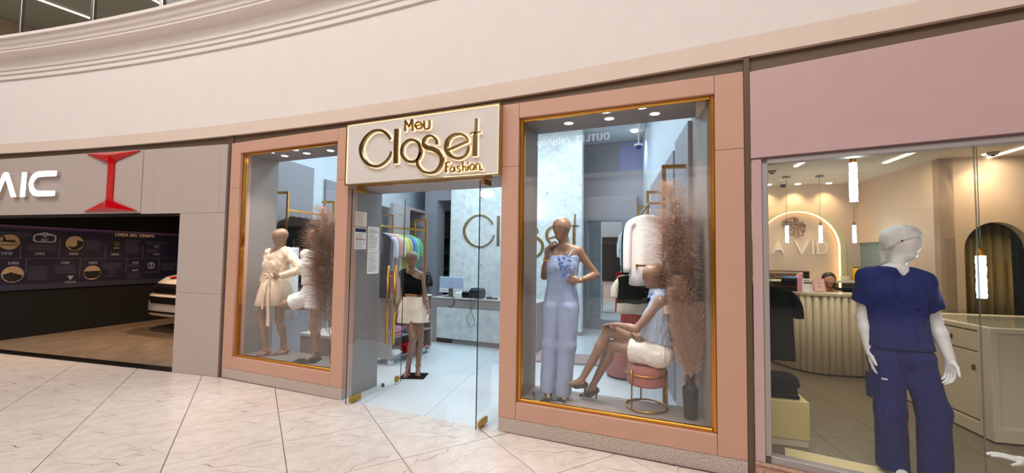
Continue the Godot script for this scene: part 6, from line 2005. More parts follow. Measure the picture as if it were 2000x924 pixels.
func white_figure() -> void:
	var org := Vector3(-4.48, 0.285, -0.32)
	var o := thing("mannequin", "bronze mannequin in white shirt and shorts with one knee raised, behind the pampas grass", "mannequin", org)
	var J := {"f": Vector3(-0.35, 0, 0.93).normalized(), "hf": Vector3(-0.6, 0, 0.8).normalized(), "head": Vector3(-4.50, 1.87, -0.35), "neck": Vector3(-4.50, 1.70, -0.36), "shl": Vector3(-4.63, 1.64, -0.32), "shr": Vector3(-4.37, 1.64, -0.38), "ell": Vector3(-4.62, 1.38, -0.42), "wrl": Vector3(-4.50, 1.25, -0.48), "elr": Vector3(-4.26, 1.40, -0.42), "wrr": Vector3(-4.33, 1.20, -0.40),
		"waist": Vector3(-4.51, 1.30, -0.34), "hpl": Vector3(-4.57, 1.09, -0.33), "hpr": Vector3(-4.44, 1.09, -0.34), "knl": Vector3(-4.84, 0.985, -0.20), "knr": Vector3(-4.475, 0.71, -0.33), "anr": Vector3(-4.405, 0.385, -0.34), "tor": Vector3(-4.47, 0.31, -0.245), "anl": Vector3(-4.55, 0.93, -0.47)}
	J.hands = [[J.wrr, Vector3(0, -1, 0.1), Vector3(-0.9, 0, 0.2), 0.3, -1.0]]
	part("body", body_mesh(J, org), M.skin, o)
	var white := cloth(Color(0.92, 0.91, 0.90))
	var torso := torso_bones(J, true)
	var up := Vector3.UP
	part("shirt", garment_mesh([{"b": fat(torso, 0.018), "cut": [[J.neck + Vector3(0, -0.01, 0), up], [Vector3(0, 1.25, 0), -up]]}, {"b": [bone(J.shl, J.ell, 0.07, 0.062, 0.03)]}, {"b": [bone(J.shr, J.elr, 0.07, 0.062, 0.03)]}], org, 0.012, 0.03, 0.012), white, o)
	var dl: Vector3 = (J.knl - J.hpl).normalized()
	part("shorts", garment_mesh([{"b": [bone(Vector3(-4.545, 1.28, -0.34), J.hpl, 0.085, 0.11, 0.05), bone(Vector3(-4.475, 1.28, -0.34), J.hpr, 0.085, 0.11, 0.05)], "cut": [[Vector3(0, 1.29, 0), up]]}, {"b": [bone(J.hpl, J.hpl + dl * 0.26, 0.108, 0.10, 0.03)], "cut": [[J.hpl + dl * 0.235, dl]]}, {"b": [bone(J.hpr, Vector3(-4.47, 0.90, -0.33), 0.112, 0.125, 0.03)], "cut": [[Vector3(0, 0.955, 0), -up]]}], org, 0.011, 0.03, 0.010), white, o)
	heel_shoe(o, org, J.anr, J.tor, 0.293, M.charcoal, true)
	base_plate(o, org, Vector3(-4.50, 0.285, -0.27), 0.30, 0.5)

func door_figure() -> void:
	var org := Vector3(-3.5, 0.0, -1.17)
	var o := thing("mannequin", "bronze mannequin in a black one-shoulder top and white belted shorts inside the doorway", "mannequin", org)
	var J := {"f": Vector3(0.30, 0, 0.95).normalized(), "hf": Vector3(0.62, 0, 0.78).normalized(), "head": Vector3(-3.575, 1.60, -1.15), "neck": Vector3(-3.575, 1.445, -1.165), "shl": Vector3(-3.70, 1.395, -1.13), "shr": Vector3(-3.468, 1.375, -1.20), "ell": Vector3(-3.735, 1.10, -1.16), "wrl": Vector3(-3.715, 0.88, -1.08), "elr": Vector3(-3.395, 1.08, -1.23), "wrr": Vector3(-3.28, 0.915, -1.15),
		"waist": Vector3(-3.555, 1.12, -1.17), "hpl": Vector3(-3.62, 0.91, -1.15), "hpr": Vector3(-3.475, 0.91, -1.20), "knl": Vector3(-3.46, 0.53, -1.07), "knr": Vector3(-3.445, 0.51, -1.20), "anl": Vector3(-3.555, 0.115, -1.10), "anr": Vector3(-3.475, 0.12, -1.22), "tol": Vector3(-3.525, 0.03, -0.995), "tor": Vector3(-3.41, 0.03, -1.13), "calf": Vector3(-0.5, 0, -0.8)}
	J.hands = [[J.wrl, Vector3(0.05, -1, 0.15), Vector3(0.9, 0, 0.3), 0.3, 1.0], [J.wrr, Vector3(0.55, -0.75, 0.25), Vector3(-0.6, -0.4, 0.3), 0.4, -1.0]]
	part("body", body_mesh(J, org), M.skin, o)
	var black := cloth(Color(0.035, 0.035, 0.04))
	var white := cloth(Color(0.93, 0.88, 0.82))
	var torso := torso_bones(J, true).filter(func(b): return not (b[0] == J.neck and b[1] == J.shr))
	part("top", garment_mesh([{"b": fat(torso, 0.008), "cut": [[Vector3(-3.62, 1.405, -1.15), Vector3(0.42, 0.9, 0.0).normalized()], [Vector3(0, 1.08, 0), -Vector3.UP]]}, {"b": [bone(J.neck.lerp(J.shl, 0.62), J.shl, 0.052, 0.056, 0.03)]}], org, 0.009, 0.02, 0.006), black, o)
	var sd := Vector3(0.95, 0, -0.30)
	var up := Vector3.UP
	part("shorts", garment_mesh([{"b": [bone(Vector3(-3.59, 1.09, -1.165), Vector3(-3.615, 0.91, -1.155), 0.098, 0.128, 0.05), bone(Vector3(-3.52, 1.09, -1.185), Vector3(-3.485, 0.91, -1.195), 0.098, 0.128, 0.05)], "cut": [[Vector3(0, 1.125, 0), up]]},
		{"b": [bone(Vector3(-3.615, 0.92, -1.15), Vector3(-3.625, 0.62, -1.13), 0.122, 0.150, 0.04)], "cut": [[Vector3(0, 0.725, 0), -up]]},
		{"b": [bone(Vector3(-3.485, 0.92, -1.195), Vector3(-3.425, 0.62, -1.20), 0.122, 0.150, 0.04)], "cut": [[Vector3(0, 0.735, 0), -up]]}], org, 0.010, 0.012, 0.010, 22.0), white, o)
	part("belt", drape([[Vector3(-3.555, 1.122, -1.17) - org, 0.142, 0.106, 0.1], [Vector3(-3.555, 1.118, -1.175) - org, 0.150, 0.116, 0.1], [Vector3(-3.555, 1.094, -1.175) - org, 0.151, 0.117, 0.1], [Vector3(-3.555, 1.09, -1.17) - org, 0.144, 0.108, 0.1]], 8, 0.0, 0.4, sd), mat(Color(0.62, 0.42, 0.30), 0.5), o)
	var shoe := mat(Color(0.55, 0.36, 0.27), 0.4)
	heel_shoe(o, org, J.anl, J.tol, 0.008, shoe, true)
	heel_shoe(o, org, J.anr, J.tor, 0.008, shoe, true)
	base_plate(o, org, Vector3(-3.49, 0.0, -1.15), 0.34, 0.35)

# ---------------------------------------------------------------- dried grass
func plume(seed: int, length: float, width: float, strands: int, droop: float, lean: Vector3) -> ArrayMesh:
	var rng := RandomNumberGenerator.new()
	rng.seed = seed
	var st := sts()
	var spine := []
	for i in 13:
		var t := i / 12.0
		spine.append(Vector3(lean.x * t * t, length * t, lean.z * t * t) - Vector3(0, droop * 0.15 * t * t * t, 0))
	for k in strands:
		var t := pow(rng.randf(), 0.85)
		var f := t * 12.0
		var i := mini(int(f), 11)
		var p: Vector3 = spine[i].lerp(spine[i + 1], f - i)
		var a := rng.randf() * TAU
		var shape := sin(PI * clampf(0.10 + 0.88 * t, 0, 1))
		var l := width * (0.30 + 0.70 * shape) * rng.randf_range(0.55, 1.25)
		var out := Vector3(cos(a), 0, sin(a))
		var d := (out * rng.randf_range(0.35, 0.75) + Vector3.UP * rng.randf_range(0.6, 1.1) + lean * 0.4).normalized()
		var q := p
		var pts := [p]
		var hang_k := droop * rng.randf_range(0.30, 0.62)
		for j in 4:
			q += d * l * 0.25
			pts.append(q)
			d = (d + (Vector3.DOWN * 1.0 + out * 0.25) * hang_k).normalized()
		var w := rng.randf_range(0.0018, 0.0032)
		var s := d.cross(out).normalized()
		if s.length() < 0.5:
			s = Vector3.RIGHT
		var n := s.cross(d).normalized()
		for j in 4:
			var w0 := w * (1.0 - j * 0.22)
			var w1 := w * (1.0 - (j + 1) * 0.22)
			quad(st, pts[j] - s * w0, pts[j] + s * w0, pts[j + 1] + s * w1, pts[j + 1] - s * w1)
			quad(st, pts[j] - n * w0, pts[j] + n * w0, pts[j + 1] + n * w1, pts[j + 1] - n * w1)
	return done(st)

func vase(o: Node3D) -> void:
	part("vase", lathe([Vector2(0.0, 0.0), Vector2(0.050, 0.0), Vector2(0.053, 0.008), Vector2(0.060, 0.13), Vector2(0.066, 0.24), Vector2(0.064, 0.26), Vector2(0.040, 0.285), Vector2(0.034, 0.30), Vector2(0.034, 0.345), Vector2(0.042, 0.372), Vector2(0.043, 0.378), Vector2(0.036, 0.378), Vector2(0.028, 0.35), Vector2(0.0, 0.34)], 32), mat(Color(0.045, 0.048, 0.048), 0.55), o)
	for s in [-1, 1]:
		part("handle", tube([Vector3(0.036 * s, 0.30, 0), Vector3(0.045 * s, 0.305, 0), Vector3(0.047 * s, 0.35, 0), Vector3(0.040 * s, 0.362, 0)], 0.006, 8), M.gold, o)

func pampas_all() -> void:
	var brown := mat(Color(0.73, 0.63, 0.57), 0.85)
	var dark := mat(Color(0.58, 0.47, 0.41), 0.85)
	var beige := mat(Color(0.82, 0.71, 0.63), 0.85)
	var stem := mat(Color(0.52, 0.37, 0.24), 0.8)
	for m in [brown, dark, beige]:
		m.backlight_enabled = true
		m.backlight = Color(0.5, 0.4, 0.33)
	# right window
	var at := Vector3(-0.01, 0.285, -0.29)
	var v := thing("vase", "matt black amphora vase with gold handles at the right of the right shop window", "vase", at)
	vase(v)
	var g := thing("pampas_grass", "tall brown and beige pampas plumes standing in the black vase, right shop window", "dried grass", at)
	g.set_meta("kind", "thing")
	var rng := RandomNumberGenerator.new()
	rng.seed = 77
	var big := [plume(1, 0.92, 0.33, 500, 0.8, Vector3(-0.09, 0, -0.03)), plume(2, 0.90, 0.19, 420, 0.9, Vector3(0.02, 0, 0.04)), plume(3, 0.88, 0.28, 430, 0.8, Vector3(-0.05, 0, 0.05))]
	var soft := [plume(4, 0.50, 0.15, 1000, 0.22, Vector3(-0.05, 0, 0)), plume(5, 0.46, 0.13, 900, 0.22, Vector3(0.06, 0, 0))]
	# [x, z at the plume's foot above the vase, its foot's height, which, material]
	for q in [[-0.10, -0.06, 1.24, 0, brown], [-0.06, -0.03, 1.12, 2, brown], [-0.02, 0.02, 1.0, 1, brown], [-0.14, -0.11, 0.92, 0, brown], [-0.01, 0.03, 0.70, 1, brown], [-0.08, -0.06, 0.78, 2, dark], [-0.11, -0.13, 0.66, 0, brown], [-0.01, 0.02, 0.52, 1, dark], [-0.10, -0.08, 1.04, 2, brown]]:
		var top := Vector3(q[0], q[2], q[1])
		var p := part("plume", big[q[3]], q[4], g, top, Vector3(0, rng.randf_range(-0.4, 0.4), 0))
		part("stem", tube(curve([Vector3(0, 0.25, 0), Vector3(q[0] * 0.4, 0.25 + (q[2] - 0.25) * 0.5, q[1] * 0.4), top, top + Vector3(0, 0.5, 0)], 5), 0.0035, 5), stem, g)
	for q in [[-0.10, 0.05, 0.62, 0], [-0.07, 0.07, 0.45, 0], [0.04, 0.05, 0.55, 1], [0.05, 0.06, 0.40, 1], [-0.03, 0.08, 0.38, 0], [-0.05, 0.06, 0.72, 0], [0.0, 0.07, 0.36, 1]]:
		var top := Vector3(q[0], q[2], q[1])
		part("plume", soft[q[3]], beige, g, top, Vector3(0, rng.randf_range(-0.6, 0.6), 0))
		part("stem", tube([Vector3(0, 0.28, 0), top * Vector3(0.6, 1, 0.6) - Vector3(0, 0.05, 0), top + Vector3(0, 0.25, 0)], 0.003, 5), stem, g)
	# left window: the vase stands behind the right stile
	at = Vector3(-4.02, 0.285, -0.26)
	var v2 := thing("vase", "black vase half hidden at the right edge of the left shop window", "vase", at)
	vase(v2)
	g = thing("pampas_grass", "tall brown pampas plumes in front of the white-clad mannequin, left shop window", "dried grass", at)
	g.set_meta("kind", "thing")
	for q in [[-0.22, 0.02, 1.14, 0, brown], [-0.10, 0.04, 1.10, 2, brown], [-0.02, 0.0, 1.02, 1, brown], [-0.28, 0.05, 0.86, 0, brown], [-0.14, 0.07, 0.80, 2, dark], [-0.05, 0.05, 0.72, 0, brown], [-0.24, 0.04, 0.58, 2, brown], [-0.10, 0.08, 0.50, 0, dark], [-0.03, 0.07, 0.42, 2, brown], [-0.18, 0.07, 0.38, 0, brown], [-0.32, 0.0, 1.0, 2, dark]]:
		var top := Vector3(q[0], q[2], q[1])
		part("plume", big[q[3]], q[4], g, top, Vector3(0, rng.randf_range(-0.4, 0.4), 0))
		part("stem", tube(curve([Vector3(0, 0.25, 0), Vector3(q[0] * 0.4, 0.25 + (q[2] - 0.25) * 0.5, q[1] * 0.4), top, top + Vector3(0, 0.5, 0)], 5), 0.0035, 5), stem, g)
# ---------------------------------------------------------------- the uniform shop on the right
const VI_AT := Vector3(1.25, 0, -4.72)
const VI_TURN := 0.161

func vi(p: Vector3) -> Vector3:
	return VI_AT + p.rotated(Vector3.UP, VI_TURN)

func arch_poly(x0: float, x1: float, y0: float, spring: float, n := 20) -> PackedVector2Array:
	var p := PackedVector2Array([Vector2(x0, y0), Vector2(x1, y0)])
	var r := (x1 - x0) * 0.5
	for i in n + 1:
		var a := PI * i / n
		p.append(Vector2((x0 + x1) * 0.5 + r * cos(a), spring + r * sin(a)))
	return p

func uniform_shop() -> void:
	var w := setting("wall_uniform_front", "dusty pink fascia and grey metal frame of the uniform shop", VID_AT, VID_TURN)
	slab("fascia", Vector3(0.0, 2.432, -0.16), Vector3(3.4, 3.115, 0.0), M.vid_pink, w, 0.003)
	slab("shadow_gap", Vector3(0.0, 2.424, -0.16), Vector3(3.4, 2.432, -0.006), mat(Color(0.42, 0.30, 0.31), 0.6), w)
	slab("jamb", Vector3(0.004, 0.15, -0.16), Vector3(0.07, 2.424, -0.01), M.vid_pink, w, 0.003)
	slab("stile", Vector3(0.07, 0.15, -0.10), Vector3(0.110, 2.42, -0.02), M.aluminium, w, 0.003)
	slab("head_rail", Vector3(0.07, 2.384, -0.10), Vector3(3.4, 2.424, -0.02), M.aluminium, w, 0.003)
	slab("bottom_rail", Vector3(0.07, 0.15, -0.10), Vector3(3.4, 0.205, -0.02), M.aluminium, w, 0.003)
	slab("sill", Vector3(0.002, 0.0, -0.2), Vector3(3.4, 0.128, -0.004), M.granite_red, w, 0.004)
	slab("sill_cap", Vector3(0.002, 0.128, -0.2), Vector3(3.4, 0.150, 0.008), M.granite_red, w, 0.004)
	slab("core", Vector3(0.0, 2.5, -0.5), Vector3(3.4, 3.05, -0.3), M.vid_ceiling, w)
	var g := setting("window_3", "two plate glass panes of the uniform shop", VID_AT, VID_TURN)
	slab("pane", Vector3(0.11, 0.205, -0.065), Vector3(1.217, 2.384, -0.055), M.vid_glass, g)
	slab("pane", Vector3(1.223, 0.205, -0.065), Vector3(3.4, 2.384, -0.055), M.vid_glass, g)
	slab("pane_joint", Vector3(1.217, 0.205, -0.065), Vector3(1.223, 2.384, -0.055), glass_mat(0.55, Color(0.42, 0.46, 0.42)), g)
	# room
	var f := setting("floor_uniform_shop", "olive grey tile floor of the uniform shop")
	slab("bed", Vector3(0.2, -0.1, -7.5), Vector3(6.5, -0.004, 0.3), mat(Color(0.30, 0.28, 0.24), 0.8), f)
	var poly := PackedVector2Array([Vector2(0.45, -0.15), Vector2(3.6, 0.30), Vector2(5.2, 0.30), Vector2(5.2, -6.0), Vector2(-0.4, -6.0)])
	tile_grid(f, poly, Vector2(1.363, 0.0) , -0.208, 0.60, 0.004, [M.vid_floor], Rect2i(-5, -11, 14, 16))
	var c := setting("ceiling_uniform_shop", "warm white ceiling of the uniform shop")
	slab("board", Vector3(0.05, 2.937, -7.0), Vector3(6.5, 3.05, -0.15), M.vid_ceiling, c)
	var wb := setting("wall_uniform_back", "apricot back wall of the uniform shop with an arched niche", VI_AT, VI_TURN)
	var hole := arch_poly(-0.19, 1.05, 0.0, 1.87)
	var outer := PackedVector2Array([Vector2(-1.6, 0), Vector2(-0.19, 0), Vector2(-0.19, 1.87)])
	for i in 21:
		var a := PI - PI * i / 20
		outer.append(Vector2(0.43 + 0.62 * cos(a), 1.87 + 0.62 * sin(a)))
	outer.append_array([Vector2(1.05, 0), Vector2(1.35, 0), Vector2(1.35, 2.94), Vector2(-1.6, 2.94)])
	part("plaster", prism(outer, -0.06, 0.0), M.vid_wall, wb)
	slab("niche_back", Vector3(-1.6, 0, -0.16), Vector3(1.4, 2.94, -0.06), M.vid_wall, wb)
	# raised arch band and its light line
	var st := sts()
	var rings := []
	var path := [Vector2(-0.19, 1.2), Vector2(-0.19, 1.87)]
	for i in 25:
		var a := PI - PI * i / 24
		path.append(Vector2(0.43 + 0.62 * cos(a), 1.87 + 0.62 * sin(a)))
	path.append(Vector2(1.05, 1.2))
	for i in path.size():
		var d: Vector2 = (path[mini(i + 1, path.size() - 1)] - path[maxi(i - 1, 0)]).normalized()
		var n := Vector2(-d.y, d.x)
		var p: Vector2 = path[i]
		var a := p + n * 0.075
		rings.append(PackedVector3Array([Vector3(p.x, p.y, 0.0), Vector3(p.x, p.y, 0.03), Vector3(a.x, a.y, 0.03), Vector3(a.x, a.y, 0.0)]))
	add_loft(st, rings)
	part("arch_band", done(st), mat(Color(0.78, 0.72, 0.56), 0.6), wb)
	var nl := thing("arch_light", "glowing light line round the arched niche", "light", VI_AT, VI_TURN)
	rings = []
	st = sts()
	for i in path.size():
		var d: Vector2 = (path[mini(i + 1, path.size() - 1)] - path[maxi(i - 1, 0)]).normalized()
		var n := Vector2(-d.y, d.x)
		var p: Vector2 = path[i] - n * 0.002
		var a := p - n * 0.014
		rings.append(PackedVector3Array([Vector3(p.x, p.y, -0.02), Vector3(p.x, p.y, 0.012), Vector3(a.x, a.y, 0.012), Vector3(a.x, a.y, -0.02)]))
	add_loft(st, rings)
	part("diffuser", done(st), M.strip_warm, nl)
	var wr := setting("wall_uniform_right", "apricot side wall of the uniform shop", VI_AT, VI_TURN)
	slab("plaster", Vector3(1.30, 1.95, 0.0), Vector3(1.45, 2.94, 1.83), M.vid_wall, wr)
	slab("plaster", Vector3(1.34, 0.0, 0.0), Vector3(1.45, 1.95, 1.83), mat(Color(0.50, 0.56, 0.55), 0.35), wr)
	slab("plaster", Vector3(1.30, 0.0, 1.1), Vector3(1.34, 1.95, 1.83), M.vid_wall, wr)
	var w3 := setting("wall_uniform_arch", "apricot wall with the arched fitting room opening", VI_AT, VI_TURN)
	var op := PackedVector2Array([Vector2(1.30, 0), Vector2(1.535, 0), Vector2(1.535, 1.80)])
	for i in 21:
		var a := PI - PI * i / 20
		op.append(Vector2(1.86 + 0.325 * cos(a), 1.80 + 0.345 * sin(a)))
	op.append_array([Vector2(2.185, 0), Vector2(4.2, 0), Vector2(4.2, 2.94), Vector2(1.30, 2.94)])
	part("plaster", prism(op, 1.73, 1.83), M.vid_wall, w3)
	slab("room_back", Vector3(1.4, 0, 1.05), Vector3(2.6, 2.6, 1.10), painted(Color(0.80, 0.84, 0.88), 0.7), w3)
	var wl := setting("wall_uniform_left", "apricot left wall of the uniform shop")
	slab("plaster", Vector3(0.30, 0, -7.0), Vector3(0.42, 2.94, -0.2), M.vid_wall, wl)
	var wf := setting("wall_uniform_far", "far right wall of the uniform shop, out of view")
	slab("plaster", Vector3(5.2, 0, -6.0), Vector3(5.3, 2.94, 0.5), M.vid_wall, wf)
	# curtain in the arch
	var cu := thing("curtain", "olive brown curtain hanging in the fitting room arch", "curtain", vi(Vector3(1.80, 0, 1.67)), VI_TURN)
	st = sts(true)
	rings = []
	for k in 49:
		var x := lerpf(-0.32, 0.30, k / 48.0)
		var z := 0.035 * sin(k * 0.85) + 0.015 * sin(k * 2.1)
		rings.append(PackedVector3Array([Vector3(x * 1.02, 0.03, z * 1.3), Vector3(x, 2.3, z * 0.8), Vector3(x, 2.3, z * 0.8 - 0.006), Vector3(x * 1.02, 0.03, z * 1.3 - 0.006)]))
	add_loft(st, rings)
	part("cloth", done(st), cloth(Color(0.52, 0.45, 0.29)), cu)
	part("rod", tube([Vector3(-0.36, 2.31, 0), Vector3(0.5, 2.31, 0)], 0.012, 8), M.brass, cu)
	uniform_sign()
	uniform_lights()
	uniform_furniture()
	scrubs_figure()
	clerk()

func uniform_sign() -> void:
	var o := thing("wall_lettering", "cream raised letters LA VID in the arched niche", "lettering", vi(Vector3(0.0, 1.76, -0.06)), VI_TURN)
	var m := mat(Color(0.88, 0.82, 0.74), 0.5)
	var L := {
		"letter_l": [[[-0.10, 0], [-0.10, 0.228], [-0.07, 0.228], [-0.07, 0.026], [0.02, 0.026], [0.02, 0]]],
		"letter_a": [[[0.045, 0], [0.13, 0.228], [0.158, 0.228], [0.245, 0], [0.213, 0], [0.19, 0.062], [0.097, 0.062], [0.075, 0]]],
		"letter_v": [[[0.385, 0.228], [0.487, 0], [0.517, 0], [0.622, 0.228], [0.590, 0.228], [0.502, 0.036], [0.418, 0.228]]],
		"letter_i": [[[0.655, 0], [0.655, 0.228], [0.685, 0.228], [0.685, 0]]],
		"letter_d": [[[0.725, 0], [0.725, 0.228], [0.80, 0.228], [0.85, 0.21], [0.88, 0.17], [0.89, 0.114], [0.88, 0.058], [0.85, 0.018], [0.80, 0.0]]]}
	for n in L:
		part(n, prism(poly2(L[n][0]), 0.0, 0.03), m, o)
	part("letter_d_bowl", prism(poly2([[0.755, 0.026], [0.755, 0.202], [0.80, 0.202], [0.835, 0.188], [0.855, 0.155], [0.861, 0.114], [0.855, 0.073], [0.835, 0.04], [0.80, 0.026]]), 0.030, 0.0305), M.vid_wall, o)
	var lf := thing("leaf_emblem", "brown outlined vine leaf emblem above the letters LA VID", "emblem", vi(Vector3(0.40, 2.215, -0.06)), VI_TURN)
	var lm := mat(Color(0.52, 0.38, 0.30), 0.5)
	var outl := [[0.0, 0.178], [-0.045, 0.165], [-0.065, 0.14], [-0.11, 0.145], [-0.135, 0.11], [-0.185, 0.108], [-0.165, 0.07], [-0.182, 0.03], [-0.14, 0.01], [-0.135, -0.04], [-0.115, -0.06], [-0.12, -0.12], [-0.07, -0.10], [-0.045, -0.135], [-0.005, -0.125], [0.03, -0.16], [0.06, -0.165], [0.085, -0.14], [0.13, -0.135], [0.135, -0.09], [0.165, -0.06], [0.155, -0.01], [0.18, 0.03], [0.14, 0.055], [0.12, 0.09], [0.08, 0.075], [0.055, 0.10], [0.06, 0.145], [0.03, 0.145]]
	st_outline(lf, outl, lm)
	for v in [[[0.04, 0.06], [-0.05, 0.10], [-0.15, 0.095]], [[0.04, 0.06], [-0.06, 0.04], [-0.15, 0.03]], [[0.04, 0.06], [-0.04, -0.02], [-0.11, -0.08]], [[0.04, 0.06], [0.0, -0.04], [-0.02, -0.12]], [[0.04, 0.06], [0.06, -0.05], [0.06, -0.14]], [[0.04, 0.06], [0.10, 0.0], [0.14, -0.08]], [[0.04, 0.06], [0.1, 0.05], [0.16, 0.025]], [[0.04, 0.06], [0.0, 0.11], [0.01, 0.165]]]:
		var pts := []
		for p in v:
			pts.append(Vector3(p[0], p[1], 0.015))
		part("vein", tube(curve(pts, 4), 0.006, 5), lm, lf)
		for t in [0.35, 0.6, 0.8]:
			var a: Vector3 = pts[0].lerp(pts[2], t)
			var d: Vector3 = (pts[2] - pts[0]).normalized()
			for s in [-1, 1]:
				var q: Vector3 = a + (d + Vector3(-d.y, d.x, 0) * s).normalized() * 0.042
				part("vein", tube([a, q], 0.004, 4), lm, lf)

func st_outline(o: Node3D, outl: Array, m: Material) -> void:
	var ring := []
	for p in outl:
		ring.append(Vector3(p[0], p[1], 0.015))
	part("outline", tube(ring, 0.007, 6, true), m, o)

func crystal(label: String, at: Vector3, h: float, r: float, top: float, near: bool) -> void:
	var o := thing("pendant_lamp", label, "lamp", at)
	var st := sts()
	var rng := RandomNumberGenerator.new()
	rng.seed = hash(label)
	var rings := []
	for i in 15:
		var ring := PackedVector3Array()
		for j in 10:
			var a := -TAU * j / 10
			var k := r * rng.randf_range(0.88, 1.08)
			ring.append(Vector3(cos(a) * k, -h * 0.5 + h * i / 14.0, sin(a) * k))
		rings.append(ring)
	add_loft(st, rings)
	part("crystal_tube", done(st), glow(Color(0.86, 0.97, 1.0), 1.6) if not meshes.has("crystal") else meshes.crystal, o)
	meshes.crystal = o.get_child(0).material_override
	part("cap", lathe([Vector2(0, h * 0.5), Vector2(r * 0.8, h * 0.5), Vector2(r * 0.8, h * 0.5 + 0.03), Vector2(r * 0.35, h * 0.5 + 0.055), Vector2(0, h * 0.5 + 0.06)], 16), M.gold if near else M.steel, o)
	part("cord", tube([Vector3(0, h * 0.5 + 0.05, 0), Vector3(0, top - at.y - 0.02, 0)], 0.003, 5), M.steel, o)
	part("ceiling_rose", lathe([Vector2(0, top - at.y - 0.025), Vector2(0.05, top - at.y - 0.025), Vector2(0.05, top - at.y), Vector2(0, top - at.y)], 18), M.steel, o)
	omni("crystal_glow", at, 0.13, Color(0.88, 0.97, 1.0), r)

func uniform_lights() -> void:
	crystal("leftmost small crystal pendant above the fluted counter", Vector3(1.355, 2.05, -3.86), 0.26, 0.026, 2.937, false)
	crystal("middle small crystal pendant above the fluted counter", Vector3(1.796, 2.05, -3.92), 0.26, 0.026, 2.937, false)
	crystal("rightmost small crystal pendant above the fluted counter", Vector3(2.22, 2.05, -3.97), 0.26, 0.026, 2.937, false)
	crystal("large crystal pendant near the glass above the counter's reflection", Vector3(1.245, 2.305, -0.6), 0.325, 0.030, 2.937, true)
	crystal("large low crystal pendant in front of the olive curtain", Vector3(2.005, 1.545, -0.6), 0.318, 0.030, 2.937, true)
	var k := 0
	for q in [[Vector3(1.321, 2.93, -3.036), Vector3(1.40, 2.93, -2.3)], [Vector3(2.321, 2.93, -3.175), Vector3(2.44, 2.93, -2.3)], [Vector3(3.33, 2.93, -3.20), Vector3(3.45, 2.93, -2.2)]]:
		var o := thing("line_light", ["left light line in the uniform shop's ceiling", "middle light line in the uniform shop's ceiling", "right light line in the uniform shop's ceiling"][k], "light")
		var d: Vector3 = q[1] - q[0]
		var p := part("diffuser", box_mesh(Vector3(0.045, 0.012, d.length())), M.strip_white, o, (q[0] + q[1]) * 0.5, Vector3(0, atan2(d.x, d.z), 0))
		area("line_light_beam", (q[0] + q[1]) * 0.5 - Vector3(0, 0.02, 0), Vector2(0.05, 0.8), 0.85, Color(1.0, 0.94, 0.82))
		k += 1
	k = 0
	for q in [Vector3(1.227, 2.93, -4.55), Vector3(1.659, 2.93, -4.62), Vector3(2.104, 2.93, -4.69), Vector3(3.22, 2.93, -3.0)]:
		var o := thing("downlight", ["left ceiling spot above the arched niche", "middle ceiling spot above the arched niche", "right ceiling spot above the arched niche", "ceiling spot above the fitting room arch"][k], "light", q)
		part("lens", lathe([Vector2(0, -0.006), Vector2(0.04, -0.006), Vector2(0.045, 0.006), Vector2(0, 0.006)], 16), M.strip_white, o)
		spot("niche_spot", q - Vector3(0, 0.015, 0), Vector3(-0.02, -1, -0.1), 0.5, Color(1.0, 0.89, 0.70), 55.0)
		k += 1
	var cam := thing("security_camera", "white dome security camera at the back of the uniform shop's ceiling", "camera", Vector3(1.42, 2.937, -4.45))
	part("base", lathe([Vector2(0, -0.03), Vector2(0.055, -0.03), Vector2(0.055, 0.0), Vector2(0, 0.0)], 18), M.white, cam)
	part("dome", lathe([Vector2(0, -0.085), Vector2(0.03, -0.075), Vector2(0.048, -0.045), Vector2(0.048, -0.03), Vector2(0, -0.03)], 18), M.charcoal, cam)
	for q in [[Vector3(1.085, 2.937, -3.3), "left"], [Vector3(3.236, 2.937, -2.93), "right"]]:
		var s := thing("smoke_detector", "round smoke detector in the uniform shop's ceiling, " + q[1] + " one", "smoke detector", q[0])
		part("case", lathe([Vector2(0, -0.035), Vector2(0.035, -0.035), Vector2(0.055, -0.01), Vector2(0.055, 0), Vector2(0, 0)], 18), mat(Color(0.55, 0.48, 0.40), 0.6), s)
		part("sensor", lathe([Vector2(0, -0.05), Vector2(0.018, -0.048), Vector2(0.02, -0.035), Vector2(0, -0.035)], 12), M.charcoal, s)

